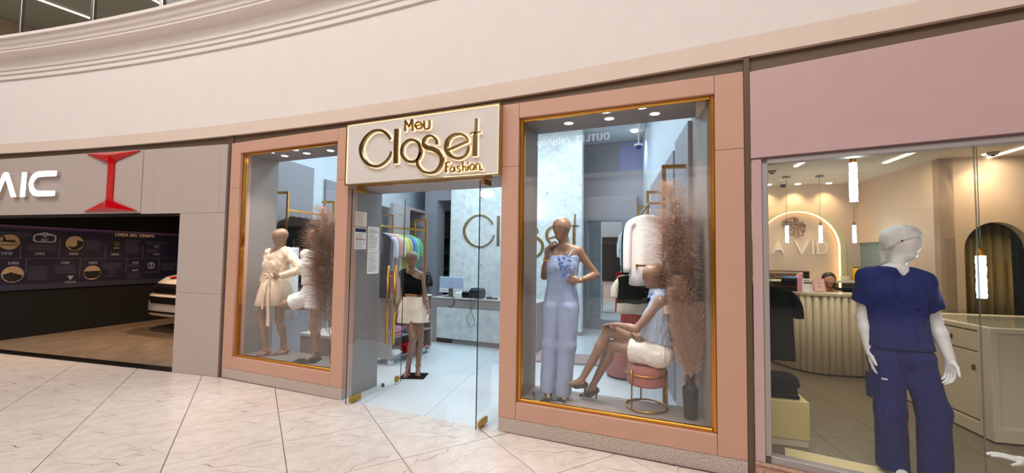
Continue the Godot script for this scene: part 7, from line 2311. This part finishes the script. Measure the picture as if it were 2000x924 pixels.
func uniform_furniture() -> void:
	# counter with a fluted front that bends round at its left end
	var o := thing("counter", "cream fluted service counter with a marble top", "counter", VI_AT, VI_TURN)
	var path := []
	for p in [[-0.10, 0.30], [-0.06, 0.50], [0.0, 0.68], [0.09, 0.86], [0.20, 0.98], [0.33, 1.04], [0.5, 1.05], [0.75, 1.035], [1.0, 1.02], [1.28, 1.0]]:
		path.append(Vector3(p[0], 0, p[1]))
	path = curve(path, 8)
	# evenly spaced slats along the path
	var slat := lathe([Vector2(0, 0.03), Vector2(0.043, 0.03), Vector2(0.043, 1.14), Vector2(0, 1.14)], 12)
	var run := 0.0
	var inner := PackedVector2Array()
	for i in path.size() - 1:
		var seg: float = path[i].distance_to(path[i + 1])
		run += seg
		if run >= 0.084:
			run -= 0.084
			part("slat", slat, M.vid_white, o, path[i + 1])
	var body := PackedVector2Array()
	for p in path:
		body.append(Vector2(p.x, -p.z))
	var desk_top := body.duplicate()
	body.append_array([Vector2(1.28, -0.88), Vector2(0.35, -0.88), Vector2(0.2, -0.78), Vector2(0.08, -0.55), Vector2(0.0, -0.30)])
	desk_top.append_array([Vector2(1.28, -0.66), Vector2(0.35, -0.66), Vector2(0.12, -0.50), Vector2(0.05, -0.30)])
	part("body", prism(body, 0.02, 1.14, Transform3D(Basis(Vector3.RIGHT, -PI * 0.5), Vector3.ZERO)), M.vid_white, o)
	part("kick", prism(body, 0.0, 0.02, Transform3D(Basis(Vector3.RIGHT, -PI * 0.5), Vector3.ZERO)), M.charcoal, o)
	var top := Geometry2D.offset_polygon(desk_top, 0.05)
	part("marble_top", prism(top[0], 1.14, 1.175, Transform3D(Basis(Vector3.RIGHT, -PI * 0.5), Vector3.ZERO)), tri_mat(T.panel, 0.25, 0.8, Color(1.0, 0.95, 0.85)), o)
	# back shelf behind the clerk
	var sh := thing("back_shelf", "white shelf unit with dark goods behind the clerk", "shelf unit", VI_AT, VI_TURN)
	slab("board", Vector3(-0.9, 1.30, -0.05), Vector3(1.29, 1.335, 0.22), M.vid_white, sh)
	slab("board", Vector3(-0.9, 0.95, -0.05), Vector3(1.29, 0.985, 0.22), M.vid_white, sh)
	slab("back", Vector3(-0.9, 0.0, -0.05), Vector3(1.29, 1.30, -0.03), mat(Color(0.30, 0.27, 0.22), 0.6), sh)
	for k in 5:
		var dk := [Color(0.06, 0.06, 0.07), Color(0.09, 0.09, 0.11), Color(0.05, 0.05, 0.06), Color(0.12, 0.12, 0.15), Color(0.07, 0.07, 0.08)]
		folded(["lowest", "second", "third", "fourth", "topmost"][k] + " of the dark folded uniforms on the back shelf", dk[k], vi(Vector3(1.0, 0.985 + k * 0.045, 0.12)), Vector3(0.46, 0.045, 0.24), VI_TURN, "dark folded uniforms on the back shelf")
	var fo := thing("wooden_organiser", "brown wooden organiser on the back shelf at the left", "organiser", vi(Vector3(0.22, 1.337, 0.1)), VI_TURN)
	for q in [[Vector3(-0.3, 0, -0.1), Vector3(0.3, 0.012, 0.1)], [Vector3(-0.3, 0.055, -0.1), Vector3(0.3, 0.067, 0.1)], [Vector3(-0.3, 0.125, -0.1), Vector3(0.3, 0.137, 0.1)], [Vector3(-0.3, 0, -0.1), Vector3(-0.285, 0.13, 0.1)], [Vector3(0.285, 0, -0.1), Vector3(0.3, 0.13, 0.1)]]:
		slab("board", q[0], q[1], mat(Color(0.30, 0.18, 0.10), 0.6), fo)
	var yc := thing("yellow_canister", "bright yellow canister with dark lid on the back shelf", "canister", vi(Vector3(1.235, 1.337, 0.1)), VI_TURN)
	part("body", lathe([Vector2(0, 0), Vector2(0.055, 0.0), Vector2(0.058, 0.01), Vector2(0.058, 0.19), Vector2(0.05, 0.205), Vector2(0, 0.205)], 24), mat(Color(0.88, 0.68, 0.05), 0.4), yc)
	part("lid", lathe([Vector2(0, 0.205), Vector2(0.045, 0.205), Vector2(0.045, 0.22), Vector2(0, 0.22)], 24), M.charcoal, yc)
	var bw := thing("glass_bowl", "pale glass bowl beside the yellow canister", "bowl", vi(Vector3(1.06, 1.337, 0.1)), VI_TURN)
	part("bowl", lathe([Vector2(0, 0), Vector2(0.05, 0.0), Vector2(0.085, 0.07), Vector2(0.08, 0.07), Vector2(0.045, 0.01), Vector2(0, 0.01)], 24), glass_mat(0.35, Color(0.9, 0.88, 0.8)), bw)
	# on the counter
	var c0 := [Color(0.10, 0.10, 0.13), Color(0.30, 0.10, 0.13), Color(0.07, 0.06, 0.09), Color(0.09, 0.10, 0.16), Color(0.36, 0.47, 0.62)]
	for k in 5:
		folded(["lowest dark cap", "wine red cap", "black cap", "navy cap", "pale blue patterned cap on top"][k] + " of the folded stack on the fluted counter", c0[k], vi(Vector3(0.04, 1.178 + k * 0.045, 0.70)), Vector3(0.19, 0.045, 0.15), VI_TURN, "folded caps on the fluted counter")
	var ps := thing("pink_bag", "upright pink bag on the fluted counter beside the folded caps", "bag", vi(Vector3(0.155, 1.178, 0.74)), VI_TURN)
	slab("body", Vector3(-0.035, 0, -0.05), Vector3(0.035, 0.22, 0.05), mat(Color(0.86, 0.55, 0.66), 0.6), ps, 0.006)
	part("fold", prism(poly2([[-0.035, 0.22], [0.035, 0.22], [0.045, 0.275], [0.0, 0.26]]), -0.03, 0.03), mat(Color(0.88, 0.60, 0.70), 0.6), ps)
	var ns := thing("notice_stand", "white notice stand on the fluted counter", "notice", vi(Vector3(0.255, 1.178, 0.80)), VI_TURN)
	slab("card", Vector3(-0.075, 0.0, -0.004), Vector3(0.075, 0.20, 0.004), M.paper, ns)
	slab("print", Vector3(-0.055, 0.12, 0.004), Vector3(0.055, 0.15, 0.005), mat(Color(0.45, 0.40, 0.45), 0.7), ns)
	slab("print", Vector3(-0.055, 0.165, 0.004), Vector3(0.03, 0.175, 0.005), mat(Color(0.45, 0.40, 0.45), 0.7), ns)
	slab("foot", Vector3(-0.06, 0.0, -0.05), Vector3(0.06, 0.006, 0.05), M.paper, ns)
	var pf := thing("notice_stand", "leaning pink framed notice on the fluted counter", "notice", vi(Vector3(0.385, 1.178, 0.86)), VI_TURN - 0.15)
	part("frame", box_mesh(Vector3(0.15, 0.20, 0.012), 0.003), mat(Color(0.86, 0.62, 0.62), 0.5), pf, Vector3(0, 0.10, 0), Vector3(-0.22, 0, 0.1))
	part("card", box_mesh(Vector3(0.12, 0.165, 0.004)), mat(Color(0.90, 0.76, 0.72), 0.7), pf, Vector3(0, 0.10, 0.006), Vector3(-0.22, 0, 0.1))
	for y in [0.135, 0.07]:
		part("print_ring", tube(ring_path(Vector3(0, y, 0.008 + (0.1 - y) * 0.22), 0.022, 14, Vector3.BACK), 0.002, 4, true), mat(Color(0.62, 0.52, 0.45), 0.7), pf)
	# cabinet with drawers on the right
	var cab := thing("display_cabinet", "low cream display cabinet with drawers beside the arch", "cabinet", VI_AT, VI_TURN)
	slab("body", Vector3(0.86, 0.06, 1.92), Vector3(3.2, 1.00, 3.18), M.vid_white, cab, 0.004)
	slab("plinth", Vector3(0.80, 0.0, 1.90), Vector3(3.2, 0.13, 3.215), M.vid_white, cab, 0.003)
	slab("toe_gap", Vector3(0.79, 0.0, 1.90), Vector3(3.2, 0.012, 3.22), M.charcoal, cab)
	slab("top_rim", Vector3(0.80, 1.0, 1.90), Vector3(0.87, 1.045, 3.21), M.vid_white, cab, 0.004)
	slab("top_rim", Vector3(0.87, 1.0, 3.14), Vector3(3.2, 1.045, 3.21), M.vid_white, cab, 0.004)
	slab("top_rim", Vector3(0.87, 1.0, 1.90), Vector3(3.2, 1.045, 1.97), M.vid_white, cab, 0.004)
	slab("glass_top", Vector3(0.87, 1.03, 1.97), Vector3(3.2, 1.038, 3.14), glass_mat(0.12), cab)
	slab("end_panel", Vector3(0.80, 0.13, 3.06), Vector3(0.86, 1.0, 3.21), M.vid_white, cab, 0.004)
	var hm := mat(Color(0.42, 0.22, 0.10), 0.5)
	var dr := slab("drawer", Vector3(0.81, 0.80, 2.10), Vector3(0.86, 0.985, 3.05), M.vid_white, cab, 0.005)
	part("handle", box_mesh(Vector3(0.02, 0.045, 0.05), 0.004), hm, dr, Vector3(-0.03, 0.0, 0.14))
	var dd := slab("door", Vector3(0.81, 0.15, 2.45), Vector3(0.86, 0.785, 3.05), M.vid_white, cab, 0.005)
	part("handle", box_mesh(Vector3(0.02, 0.05, 0.03), 0.004), hm, dd, Vector3(-0.03, 0.17, 0.25))
	var d2 := slab("door", Vector3(0.81, 0.15, 1.95), Vector3(0.86, 0.785, 2.44), M.vid_white, cab, 0.005)
	part("handle", box_mesh(Vector3(0.02, 0.05, 0.03), 0.004), hm, d2, Vector3(-0.03, 0.17, -0.2))
	# box with packed uniforms and black shirts at the left edge of the window
	var bx := thing("display_cube", "cream cube with packed uniforms on it at the window's left edge", "cube", Vector3(0.76, 0, -0.98), 0.1)
	slab("body", Vector3(-0.18, 0.06, -0.18), Vector3(0.18, 0.395, 0.18), mat(Color(0.90, 0.84, 0.58), 0.5), bx, 0.004)
	slab("plinth", Vector3(-0.17, 0.0, -0.17), Vector3(0.17, 0.06, 0.17), M.vid_white, bx)
	var rng := RandomNumberGenerator.new()
	rng.seed = 2
	for k in 9:
		folded(["lowest", "second lowest", "third lowest", "fourth", "fifth", "sixth", "third highest", "second highest", "topmost"][k] + " of the plastic-wrapped navy uniforms on the cream cube", [Color(0.11, 0.12, 0.18), Color(0.16, 0.16, 0.20), Color(0.09, 0.10, 0.15)][k % 3], Vector3(0.74 + rng.randf_range(-0.012, 0.02), 0.395 + k * 0.021, -0.98), Vector3(0.30, 0.021, 0.26), 0.1 + rng.randf_range(-0.08, 0.08), "wrapped uniforms on the cream cube")
	var rk := thing("garment_rail", "steel rail at the left edge holding black scrub tops", "clothes rail", Vector3(0.64, 0, -1.35), 0.5)
	part("bar", tube([Vector3(0, 1.50, -0.4), Vector3(0, 1.50, 0.25)], 0.012, 8), M.steel, rk)
	part("post", tube([Vector3(0, 0.0, -0.4), Vector3(0, 1.52, -0.4)], 0.012, 8), M.steel, rk)
	for k in 4:
		hang("hanging_garment", ["front black scrub top with short sleeves at the left edge", "second black scrub top at the left edge", "third black scrub top at the left edge", "rearmost black scrub top at the left edge"][k], "scrub top", Color(0.03, 0.03, 0.033), Vector3(0.64, 1.50, -1.35) + Vector3(0, 0, 0.20 - 0.11 * k).rotated(Vector3.UP, 0.5), 0.25, 0.40, 0.72, 0.16, 0.05, false, "black scrub tops")
	# low platform under the window
	var pf2 := thing("window_platform", "low cream platform along the uniform shop's window", "platform", VID_AT, VID_TURN)
	slab("top", Vector3(0.20, 0.05, -0.62), Vector3(3.3, 0.072, -0.42), mat(Color(0.93, 0.88, 0.68), 0.5), pf2, 0.003)
	slab("base", Vector3(0.22, 0.0, -0.60), Vector3(3.3, 0.05, -0.44), M.vid_white, pf2)

func scrubs_figure() -> void:
	var org := Vector3(1.48, 0.072, -0.42)
	var o := thing("mannequin", "white male mannequin in navy scrubs and a white surgical cap", "mannequin", org)
	var n := Vector3(0.148, 0, 0.989)
	var J := {"f": Vector3(0.12, 0, 0.99).normalized(), "hf": Vector3(0.80, 0, 0.60).normalized(), "head": Vector3(1.49, 1.785, -0.43), "neck": Vector3(1.455, 1.60, -0.44), "shl": Vector3(1.278, 1.525, -0.46), "shr": Vector3(1.60, 1.50, -0.42), "ell": Vector3(1.258, 1.21, -0.50), "wrl": Vector3(1.272, 0.965, -0.44), "elr": Vector3(1.665, 1.215, -0.45), "wrr": Vector3(1.715, 0.955, -0.37),
		"waist": Vector3(1.45, 1.13, -0.44), "hpl": Vector3(1.375, 0.93, -0.44), "hpr": Vector3(1.535, 0.93, -0.42), "knl": Vector3(1.375, 0.53, -0.40), "knr": Vector3(1.625, 0.56, -0.40), "anl": Vector3(1.385, 0.15, -0.43), "anr": Vector3(1.622, 0.15, -0.42), "tol": Vector3(1.41, 0.10, -0.30), "tor": Vector3(1.66, 0.10, -0.29), "slim": 0.03}
	J.hands = [[J.wrl, Vector3(0.03, -1, 0.2), Vector3(0.95, 0, 0.3), 0.28, 1.0], [J.wrr, Vector3(-0.05, -1, 0.15), Vector3(-0.9, 0, 0.4), 0.45, -1.0]]
	part("body", body_mesh(J, org, true, 0.011), M.skin_white, o)
	var navy := mat(Color(0.085, 0.13, 0.38), 0.95)
	var up := Vector3.UP
	var torso := torso_bones(J, true, true)
	var sl := (J.ell - J.shl).normalized() as Vector3
	var sr := (J.elr - J.shr).normalized() as Vector3
	var top := [{"b": fat(torso, 0.016) + [bone(Vector3(1.40, 1.05, -0.44), Vector3(1.385, 0.97, -0.44), 0.125, 0.128, 0.05), bone(Vector3(1.51, 1.05, -0.43), Vector3(1.525, 0.97, -0.42), 0.125, 0.128, 0.05)], "cut": [[J.neck + Vector3(0, 0.015, 0), (up + J.f * 0.15).normalized()], [Vector3(0, 1.0, 0), -up]]},
		{"b": [bone(J.shl + Vector3(0.01, 0.0, 0), J.shl + sl * 0.26, 0.078, 0.092, 0.03)], "cut": [[J.shl + sl * 0.205, (sl + Vector3(-0.15, 0, 0)).normalized()]]},
		{"b": [bone(J.shr - Vector3(0.01, 0.0, 0), J.shr + sr * 0.26, 0.078, 0.09, 0.03)], "cut": [[J.shr + sr * 0.205, (sr + Vector3(0.15, 0, 0)).normalized()]]}]
	top[0].notch = [[Vector3(1.474, 1.495, -0.335), Vector3(0.876, 0.48, 0.33), Vector3(-0.876, 0.48, 0.33)]]
	part("scrub_top", garment_mesh(top, org, 0.011, 0.03, 0.013, 14.0), navy, o)
	part("pocket", box_mesh(Vector3(0.09, 0.10, 0.006), 0.002), navy, o, Vector3(1.555, 1.36, -0.318) - org, Vector3(-0.05, 0.25, 0))
	var pants := [{"b": [bone(Vector3(1.40, 1.05, -0.44), J.hpl, 0.10, 0.118, 0.05), bone(Vector3(1.51, 1.05, -0.43), J.hpr, 0.10, 0.118, 0.05)], "cut": [[Vector3(0, 1.08, 0), up]]},
		{"b": [bone(J.hpl, J.knl, 0.112, 0.092, 0.04), bone(J.knl, Vector3(1.385, 0.08, -0.41), 0.092, 0.098, 0.04)], "cut": [[Vector3(0, 0.105, 0), -up]]},
		{"b": [bone(J.hpr, J.knr, 0.112, 0.094, 0.04), bone(J.knr, Vector3(1.622, 0.06, -0.40), 0.094, 0.10, 0.04)], "cut": [[Vector3(0, 0.095, 0), -up]]}]
	part("scrub_trousers", garment_mesh(pants, org, 0.012, 0.02, 0.008, 8.0), navy, o)
	part("leg_pocket", box_mesh(Vector3(0.010, 0.19, 0.14), 0.004), navy, o, Vector3(1.272, 0.70, -0.41) - org, Vector3(0, 0.2, 0.02))
	part("pocket_label", box_mesh(Vector3(0.034, 0.012, 0.004)), mat(Color(0.80, 0.80, 0.82), 0.6), o, Vector3(1.318, 0.78, -0.312) - org, Vector3(0, -0.4, 0))
	part("drawstring", tube([Vector3(1.46, 0.99, -0.30) - org, Vector3(1.463, 0.86, -0.292) - org], 0.006, 6), navy, o)
	# the cap
	var K := J.duplicate()
	var hb := head_bones(K, true)
	var cut := (up * 0.93 - J.hf * -0.38).normalized() as Vector3
	var cap_m := cloth(Color(0.90, 0.90, 0.88))
	var hb2 := fat([hb[0], bone(J.head + Vector3(0, 0.045, 0) - J.hf * 0.045, J.head + Vector3(0, 0.055, 0) + J.hf * 0.015, 0.078, 0.080, 0.05), bone(J.head - J.hf * 0.055 - Vector3(0, 0.02, 0), J.head - J.hf * 0.05 + Vector3(0, 0.02, 0), 0.055, 0.06, 0.04)], 0.009)
	part("surgical_cap", garment_mesh([{"b": hb2, "cut": [[J.head + Vector3(0, 0.004, 0), (Vector3(0, -1, 0) + J.hf * 0.52).normalized()]]}], org, 0.008, 0.0, 0.008, 40.0), cap_m, o)
	part("cap_tie", prism(poly2([[-0.02, 0.0], [0.02, 0.005], [0.028, -0.075], [-0.012, -0.085]]), -0.006, 0.006, Transform3D(Basis(Vector3.UP, 0.3), J.head + Vector3(0, -0.055, 0) - J.hf * 0.125 - org)), cap_m, o)
	part("cap_button", lathe([Vector2(0, 0), Vector2(0.007, 0.0), Vector2(0.007, 0.004), Vector2(0, 0.005)], 12), M.charcoal, o, J.head + Vector3(-0.036, 0.022, 0.090) - org, Vector3(PI * 0.5, -0.35, 0))
	for q in [[J.anl, J.tol], [J.anr, J.tor]]:
		var a: Vector3 = q[0]
		var t: Vector3 = q[1]
		part("shoe", skin_mesh_of([{"b": [bone(a - Vector3(0, 0.045, 0.03), t + Vector3(0, 0.005, 0.02), 0.045, 0.036, 0.03)], "cut": [[Vector3(0, 0.074, 0), -up]]}], org), M.white, o)
	# a white hand reaching in at the lower right edge
	var h := thing("mannequin", "white mannequin hand at the bottom right edge behind the glass", "mannequin", Vector3(1.98, 0.30, -0.16))
	var out := new_skin()
	var wr := Vector3(1.965, 0.375, -0.16)
	add_field(out, [{"b": hand_bones(wr, Vector3(-0.95, 0.22, 0.1), Vector3(0, -1, 0), 0.15, 1.0, 1.1) + [bone(wr, wr + Vector3(0.26, -0.10, -0.02), 0.026, 0.042, 0.02)]}], 0.005, Vector3(1.98, 0.30, -0.16))
	part("hand", skin_mesh(out), M.skin_white, h)
	part("stand", tube([Vector3(0.22, -0.02, -0.02), Vector3(0.22, -0.228, -0.02)], 0.012, 8), M.steel, h)

func skin_mesh_of(groups: Array, org: Vector3, cell := 0.008) -> ArrayMesh:
	var out := new_skin()
	add_field(out, groups, cell, org)
	return skin_mesh(out)

func clerk() -> void:
	var at := Vector3(2.0, 0, -4.42)
	var o := thing("person", "person with dark hair tied back and a patterned white top behind the fluted counter", "person", at)
	var J := {"f": Vector3(-0.15, 0, 1).normalized(), "hf": Vector3(0.05, -0.12, 1).normalized(), "head": Vector3(2.0, 1.345, -4.38), "neck": Vector3(1.995, 1.20, -4.42), "shl": Vector3(1.84, 1.12, -4.40), "shr": Vector3(2.15, 1.12, -4.44), "ell": Vector3(1.78, 0.86, -4.34), "wrl": Vector3(1.86, 0.80, -4.12), "elr": Vector3(2.20, 0.86, -4.38), "wrr": Vector3(2.10, 0.80, -4.14), "waist": Vector3(2.0, 0.80, -4.44), "hpl": Vector3(1.92, 0.56, -4.44), "hpr": Vector3(2.08, 0.56, -4.46), "knl": Vector3(1.90, 0.52, -4.05), "knr": Vector3(2.10, 0.52, -4.07), "anl": Vector3(1.90, 0.10, -4.08), "anr": Vector3(2.10, 0.10, -4.10), "tol": Vector3(1.90, 0.03, -3.97), "tor": Vector3(2.10, 0.03, -3.99)}
	J.hands = [[J.wrl, Vector3(0.5, 0, 0.8), Vector3(0, -1, 0), 0.3, 1.0], [J.wrr, Vector3(-0.5, 0, 0.8), Vector3(0, -1, 0), 0.3, -1.0]]
	var skin := mat(Color(0.66, 0.46, 0.34), 0.5)
	var out := new_skin()
	add_field(out, [{"b": body_bones(J)}], 0.014, at)
	var c: Vector3 = J.head
	var fc := [bone(c + Vector3(0, 0.03, -0.01), c + Vector3(0, 0.025, 0.015), 0.074, 0.072, 0.05), bone(c + Vector3(0, 0.0, 0.022), c + Vector3(0.003, -0.07, 0.04), 0.062, 0.036, 0.05), bone(c + Vector3(0, -0.05, -0.02), J.neck, 0.044, 0.048, 0.03),
		bone(c + Vector3(0.002, 0.01, 0.083), c + Vector3(0.004, -0.022, 0.098), 0.006, 0.011, 0.015), bone(c + Vector3(-0.012, -0.047, 0.078), c + Vector3(0.018, -0.047, 0.078), 0.008, 0.008, 0.01), bone(c + Vector3(-0.03, -0.012, 0.06), c + Vector3(-0.03, -0.015, 0.062), 0.025, 0.025, 0.03), bone(c + Vector3(0.034, -0.012, 0.06), c + Vector3(0.034, -0.015, 0.062), 0.025, 0.025, 0.03)]
	for s in [-1, 1]:
		fc.append(bone(c + Vector3(0.072 * s, 0.012, 0.0), c + Vector3(0.074 * s, -0.02, 0.005), 0.012, 0.010, 0.008))
	add_field(out, [{"b": fc}], 0.005, at)
	for h in J.hands:
		add_field(out, [{"b": hand_bones(h[0], h[1], h[2], h[3], h[4])}], 0.006, at)
	part("body", skin_mesh(out), skin, o)
	var dark := mat(Color(0.02, 0.017, 0.016), 0.45)
	for s in [-1, 1]:
		part("eye", lathe([Vector2(0, -0.005), Vector2(0.010, 0.0), Vector2(0, 0.005)], 10), dark, o, c + Vector3(0.029 * s + 0.003, 0.012, 0.078) - at)
		part("eyebrow", tube([Vector3(0.014 * s, 0.034, 0.083) + c - at, Vector3(0.045 * s, 0.034, 0.072) + c - at], 0.004, 5), dark, o)
	part("lips", tube([Vector3(-0.016, -0.046, 0.084) + c - at, Vector3(0.003, -0.047, 0.09) + c - at, Vector3(0.022, -0.046, 0.083) + c - at], [0.003, 0.0055, 0.003], 6), mat(Color(0.50, 0.22, 0.20), 0.5), o)
	part("hair", skin_mesh_of([{"b": [bone(c + Vector3(0, 0.04, -0.02), c + Vector3(0, 0.045, 0.012), 0.088, 0.083, 0.05), bone(c + Vector3(0, 0.03, -0.06), c + Vector3(0, -0.05, -0.075), 0.05, 0.04, 0.05)], "cut": [[c + Vector3(0, 0.042, 0.052), Vector3(0, -0.62, 0.78)]]}, {"b": [bone(c + Vector3(-0.066, 0.03, 0.015), c + Vector3(-0.064, -0.045, -0.02), 0.026, 0.022, 0.03), bone(c + Vector3(0.066, 0.03, 0.015), c + Vector3(0.064, -0.045, -0.02), 0.026, 0.022, 0.03)]}], at, 0.006), dark, o)
	var tm := tri_mat(T.rug, 0.9, 5.0, Color(1.0, 0.98, 0.94))
	part("blouse", garment_mesh([{"b": fat(torso_bones(J, true), 0.014), "cut": [[J.neck - Vector3(0, 0.03, 0), Vector3(0, 0.9, 0.45).normalized()]]}, {"b": [bone(J.shl, J.ell, 0.062, 0.056, 0.03)]}, {"b": [bone(J.shr, J.elr, 0.062, 0.056, 0.03)]}], at, 0.013, 0.02, 0.008), tm, o)
	part("trousers", garment_mesh([{"b": [bone(Vector3(1.95, 0.78, -4.44), J.hpl, 0.09, 0.10, 0.05), bone(Vector3(2.05, 0.78, -4.44), J.hpr, 0.09, 0.10, 0.05)]}, {"b": [bone(J.hpl, J.knl, 0.095, 0.065, 0.03), bone(J.knl, J.anl, 0.062, 0.05, 0.03)]}, {"b": [bone(J.hpr, J.knr, 0.095, 0.065, 0.03), bone(J.knr, J.anr, 0.062, 0.05, 0.03)]}], at, 0.016, 0.03, 0.0), cloth(Color(0.05, 0.05, 0.06)), o)
	var ch := thing("stool", "small stool under the person behind the counter", "stool", Vector3(2.0, 0, -4.46))
	part("seat", lathe([Vector2(0, 0.40), Vector2(0.17, 0.40), Vector2(0.18, 0.42), Vector2(0.17, 0.445), Vector2(0, 0.45)], 24), M.charcoal, ch)
	part("post", tube([Vector3(0, 0.02, 0), Vector3(0, 0.40, 0)], 0.025, 10), M.steel, ch)
	part("foot", lathe([Vector2(0, 0), Vector2(0.18, 0), Vector2(0.18, 0.015), Vector2(0.03, 0.03), Vector2(0, 0.03)], 24), M.steel, ch)
# ---------------------------------------------------------------- the opposite side of the mall, behind the viewer: the glass mirrors it
func far_side() -> void:
	var w := setting("wall_opposite", "opposite side of the mall with shop fronts and a balcony, behind the viewer")
	slab("shop_front", Vector3(-22, 0, 13.6), Vector3(13, 3.2, 13.8), painted(Color(0.26, 0.24, 0.23), 0.5), w)
	slab("band", Vector3(-22, 3.2, 13.0), Vector3(13, 5.05, 13.8), M.white_wall, w, 0.02)
	slab("band_lip", Vector3(-22, 4.85, 12.85), Vector3(13, 5.05, 13.0), M.white_wall, w, 0.02)
	slab("upper_wall", Vector3(-22, 5.05, 16.2), Vector3(13, 9.5, 16.4), painted(Color(0.30, 0.30, 0.31), 0.5), w)
	slab("upper_ceiling", Vector3(-22, 8.3, 13.2), Vector3(13, 8.5, 16.2), painted(Color(0.5, 0.5, 0.5), 0.6), w)
	slab("balcony_floor", Vector3(-22, 4.95, 13.8), Vector3(13, 5.05, 16.2), M.band, w)
	for k in 4:
		var x := -15.0 + 6.0 * k
		slab("shop_opening", Vector3(x, 0.1, 13.55), Vector3(x + 4.6, 2.6, 13.6), M.charcoal, w)
	var rl := thing("balcony_railing", "steel and glass railing of the opposite balcony behind the viewer", "railing", Vector3(-3, 5.05, 12.95))
	slab("handrail", Vector3(-14, 1.0, -0.03), Vector3(14, 1.05, 0.03), M.steel, rl)
	for k in 15:
		slab("post", Vector3(-14.0 + 2.0 * k - 0.025, 0, -0.02), Vector3(-14.0 + 2.0 * k + 0.025, 1.0, 0.02), M.steel, rl)
	var o := thing("upper_shop_sign", "white lit letters OUTLET and shop name over an upper shop behind the viewer", "sign", Vector3(-4.9, 7.45, 16.16), PI)
	part("word", text_mesh("OUTLET", 0.34, 0.04, false, 600), M.sign_white, o, Vector3(-0.55, 0, 0))
	part("word", text_mesh("cellshop", 0.34, 0.04, false, 500), M.sign_white, o, Vector3(1.45, 0, 0))
	var n := 0
	for q in [[-7.0, 8.28, 14.2, 0.5], [-4.6, 8.28, 14.7, -0.4], [-3.0, 8.28, 14.2, -0.4], [-1.0, 8.28, 14.7, 0.5], [1.6, 8.28, 14.2, -0.4], [-10.0, 8.28, 14.4, 0.3]]:
		var l := thing("line_light", ["first", "second", "third", "fourth", "fifth", "sixth"][n] + " light line in the opposite gallery ceiling behind the viewer", "light", Vector3(q[0], q[1], q[2]), q[3])
		part("diffuser", box_mesh(Vector3(1.6, 0.04, 0.08)), M.strip_white, l)
		area("opposite_line_light", Vector3(q[0], q[1] - 0.04, q[2]), Vector2(1.6, 0.08), 1.5, Color(1.0, 0.96, 0.9))
		n += 1
	var s := thing("advert_screen", "pale blue lit screen on the opposite balcony behind the viewer", "screen", Vector3(-2.3, 6.2, 16.1), PI)
	slab("display", Vector3(-0.75, -0.85, 0), Vector3(0.75, 0.85, 0.03), glow(Color(0.30, 0.42, 0.95), 1.0), s)
	slab("bezel", Vector3(-0.8, -0.9, -0.03), Vector3(0.8, 0.9, 0.0), M.charcoal, s)
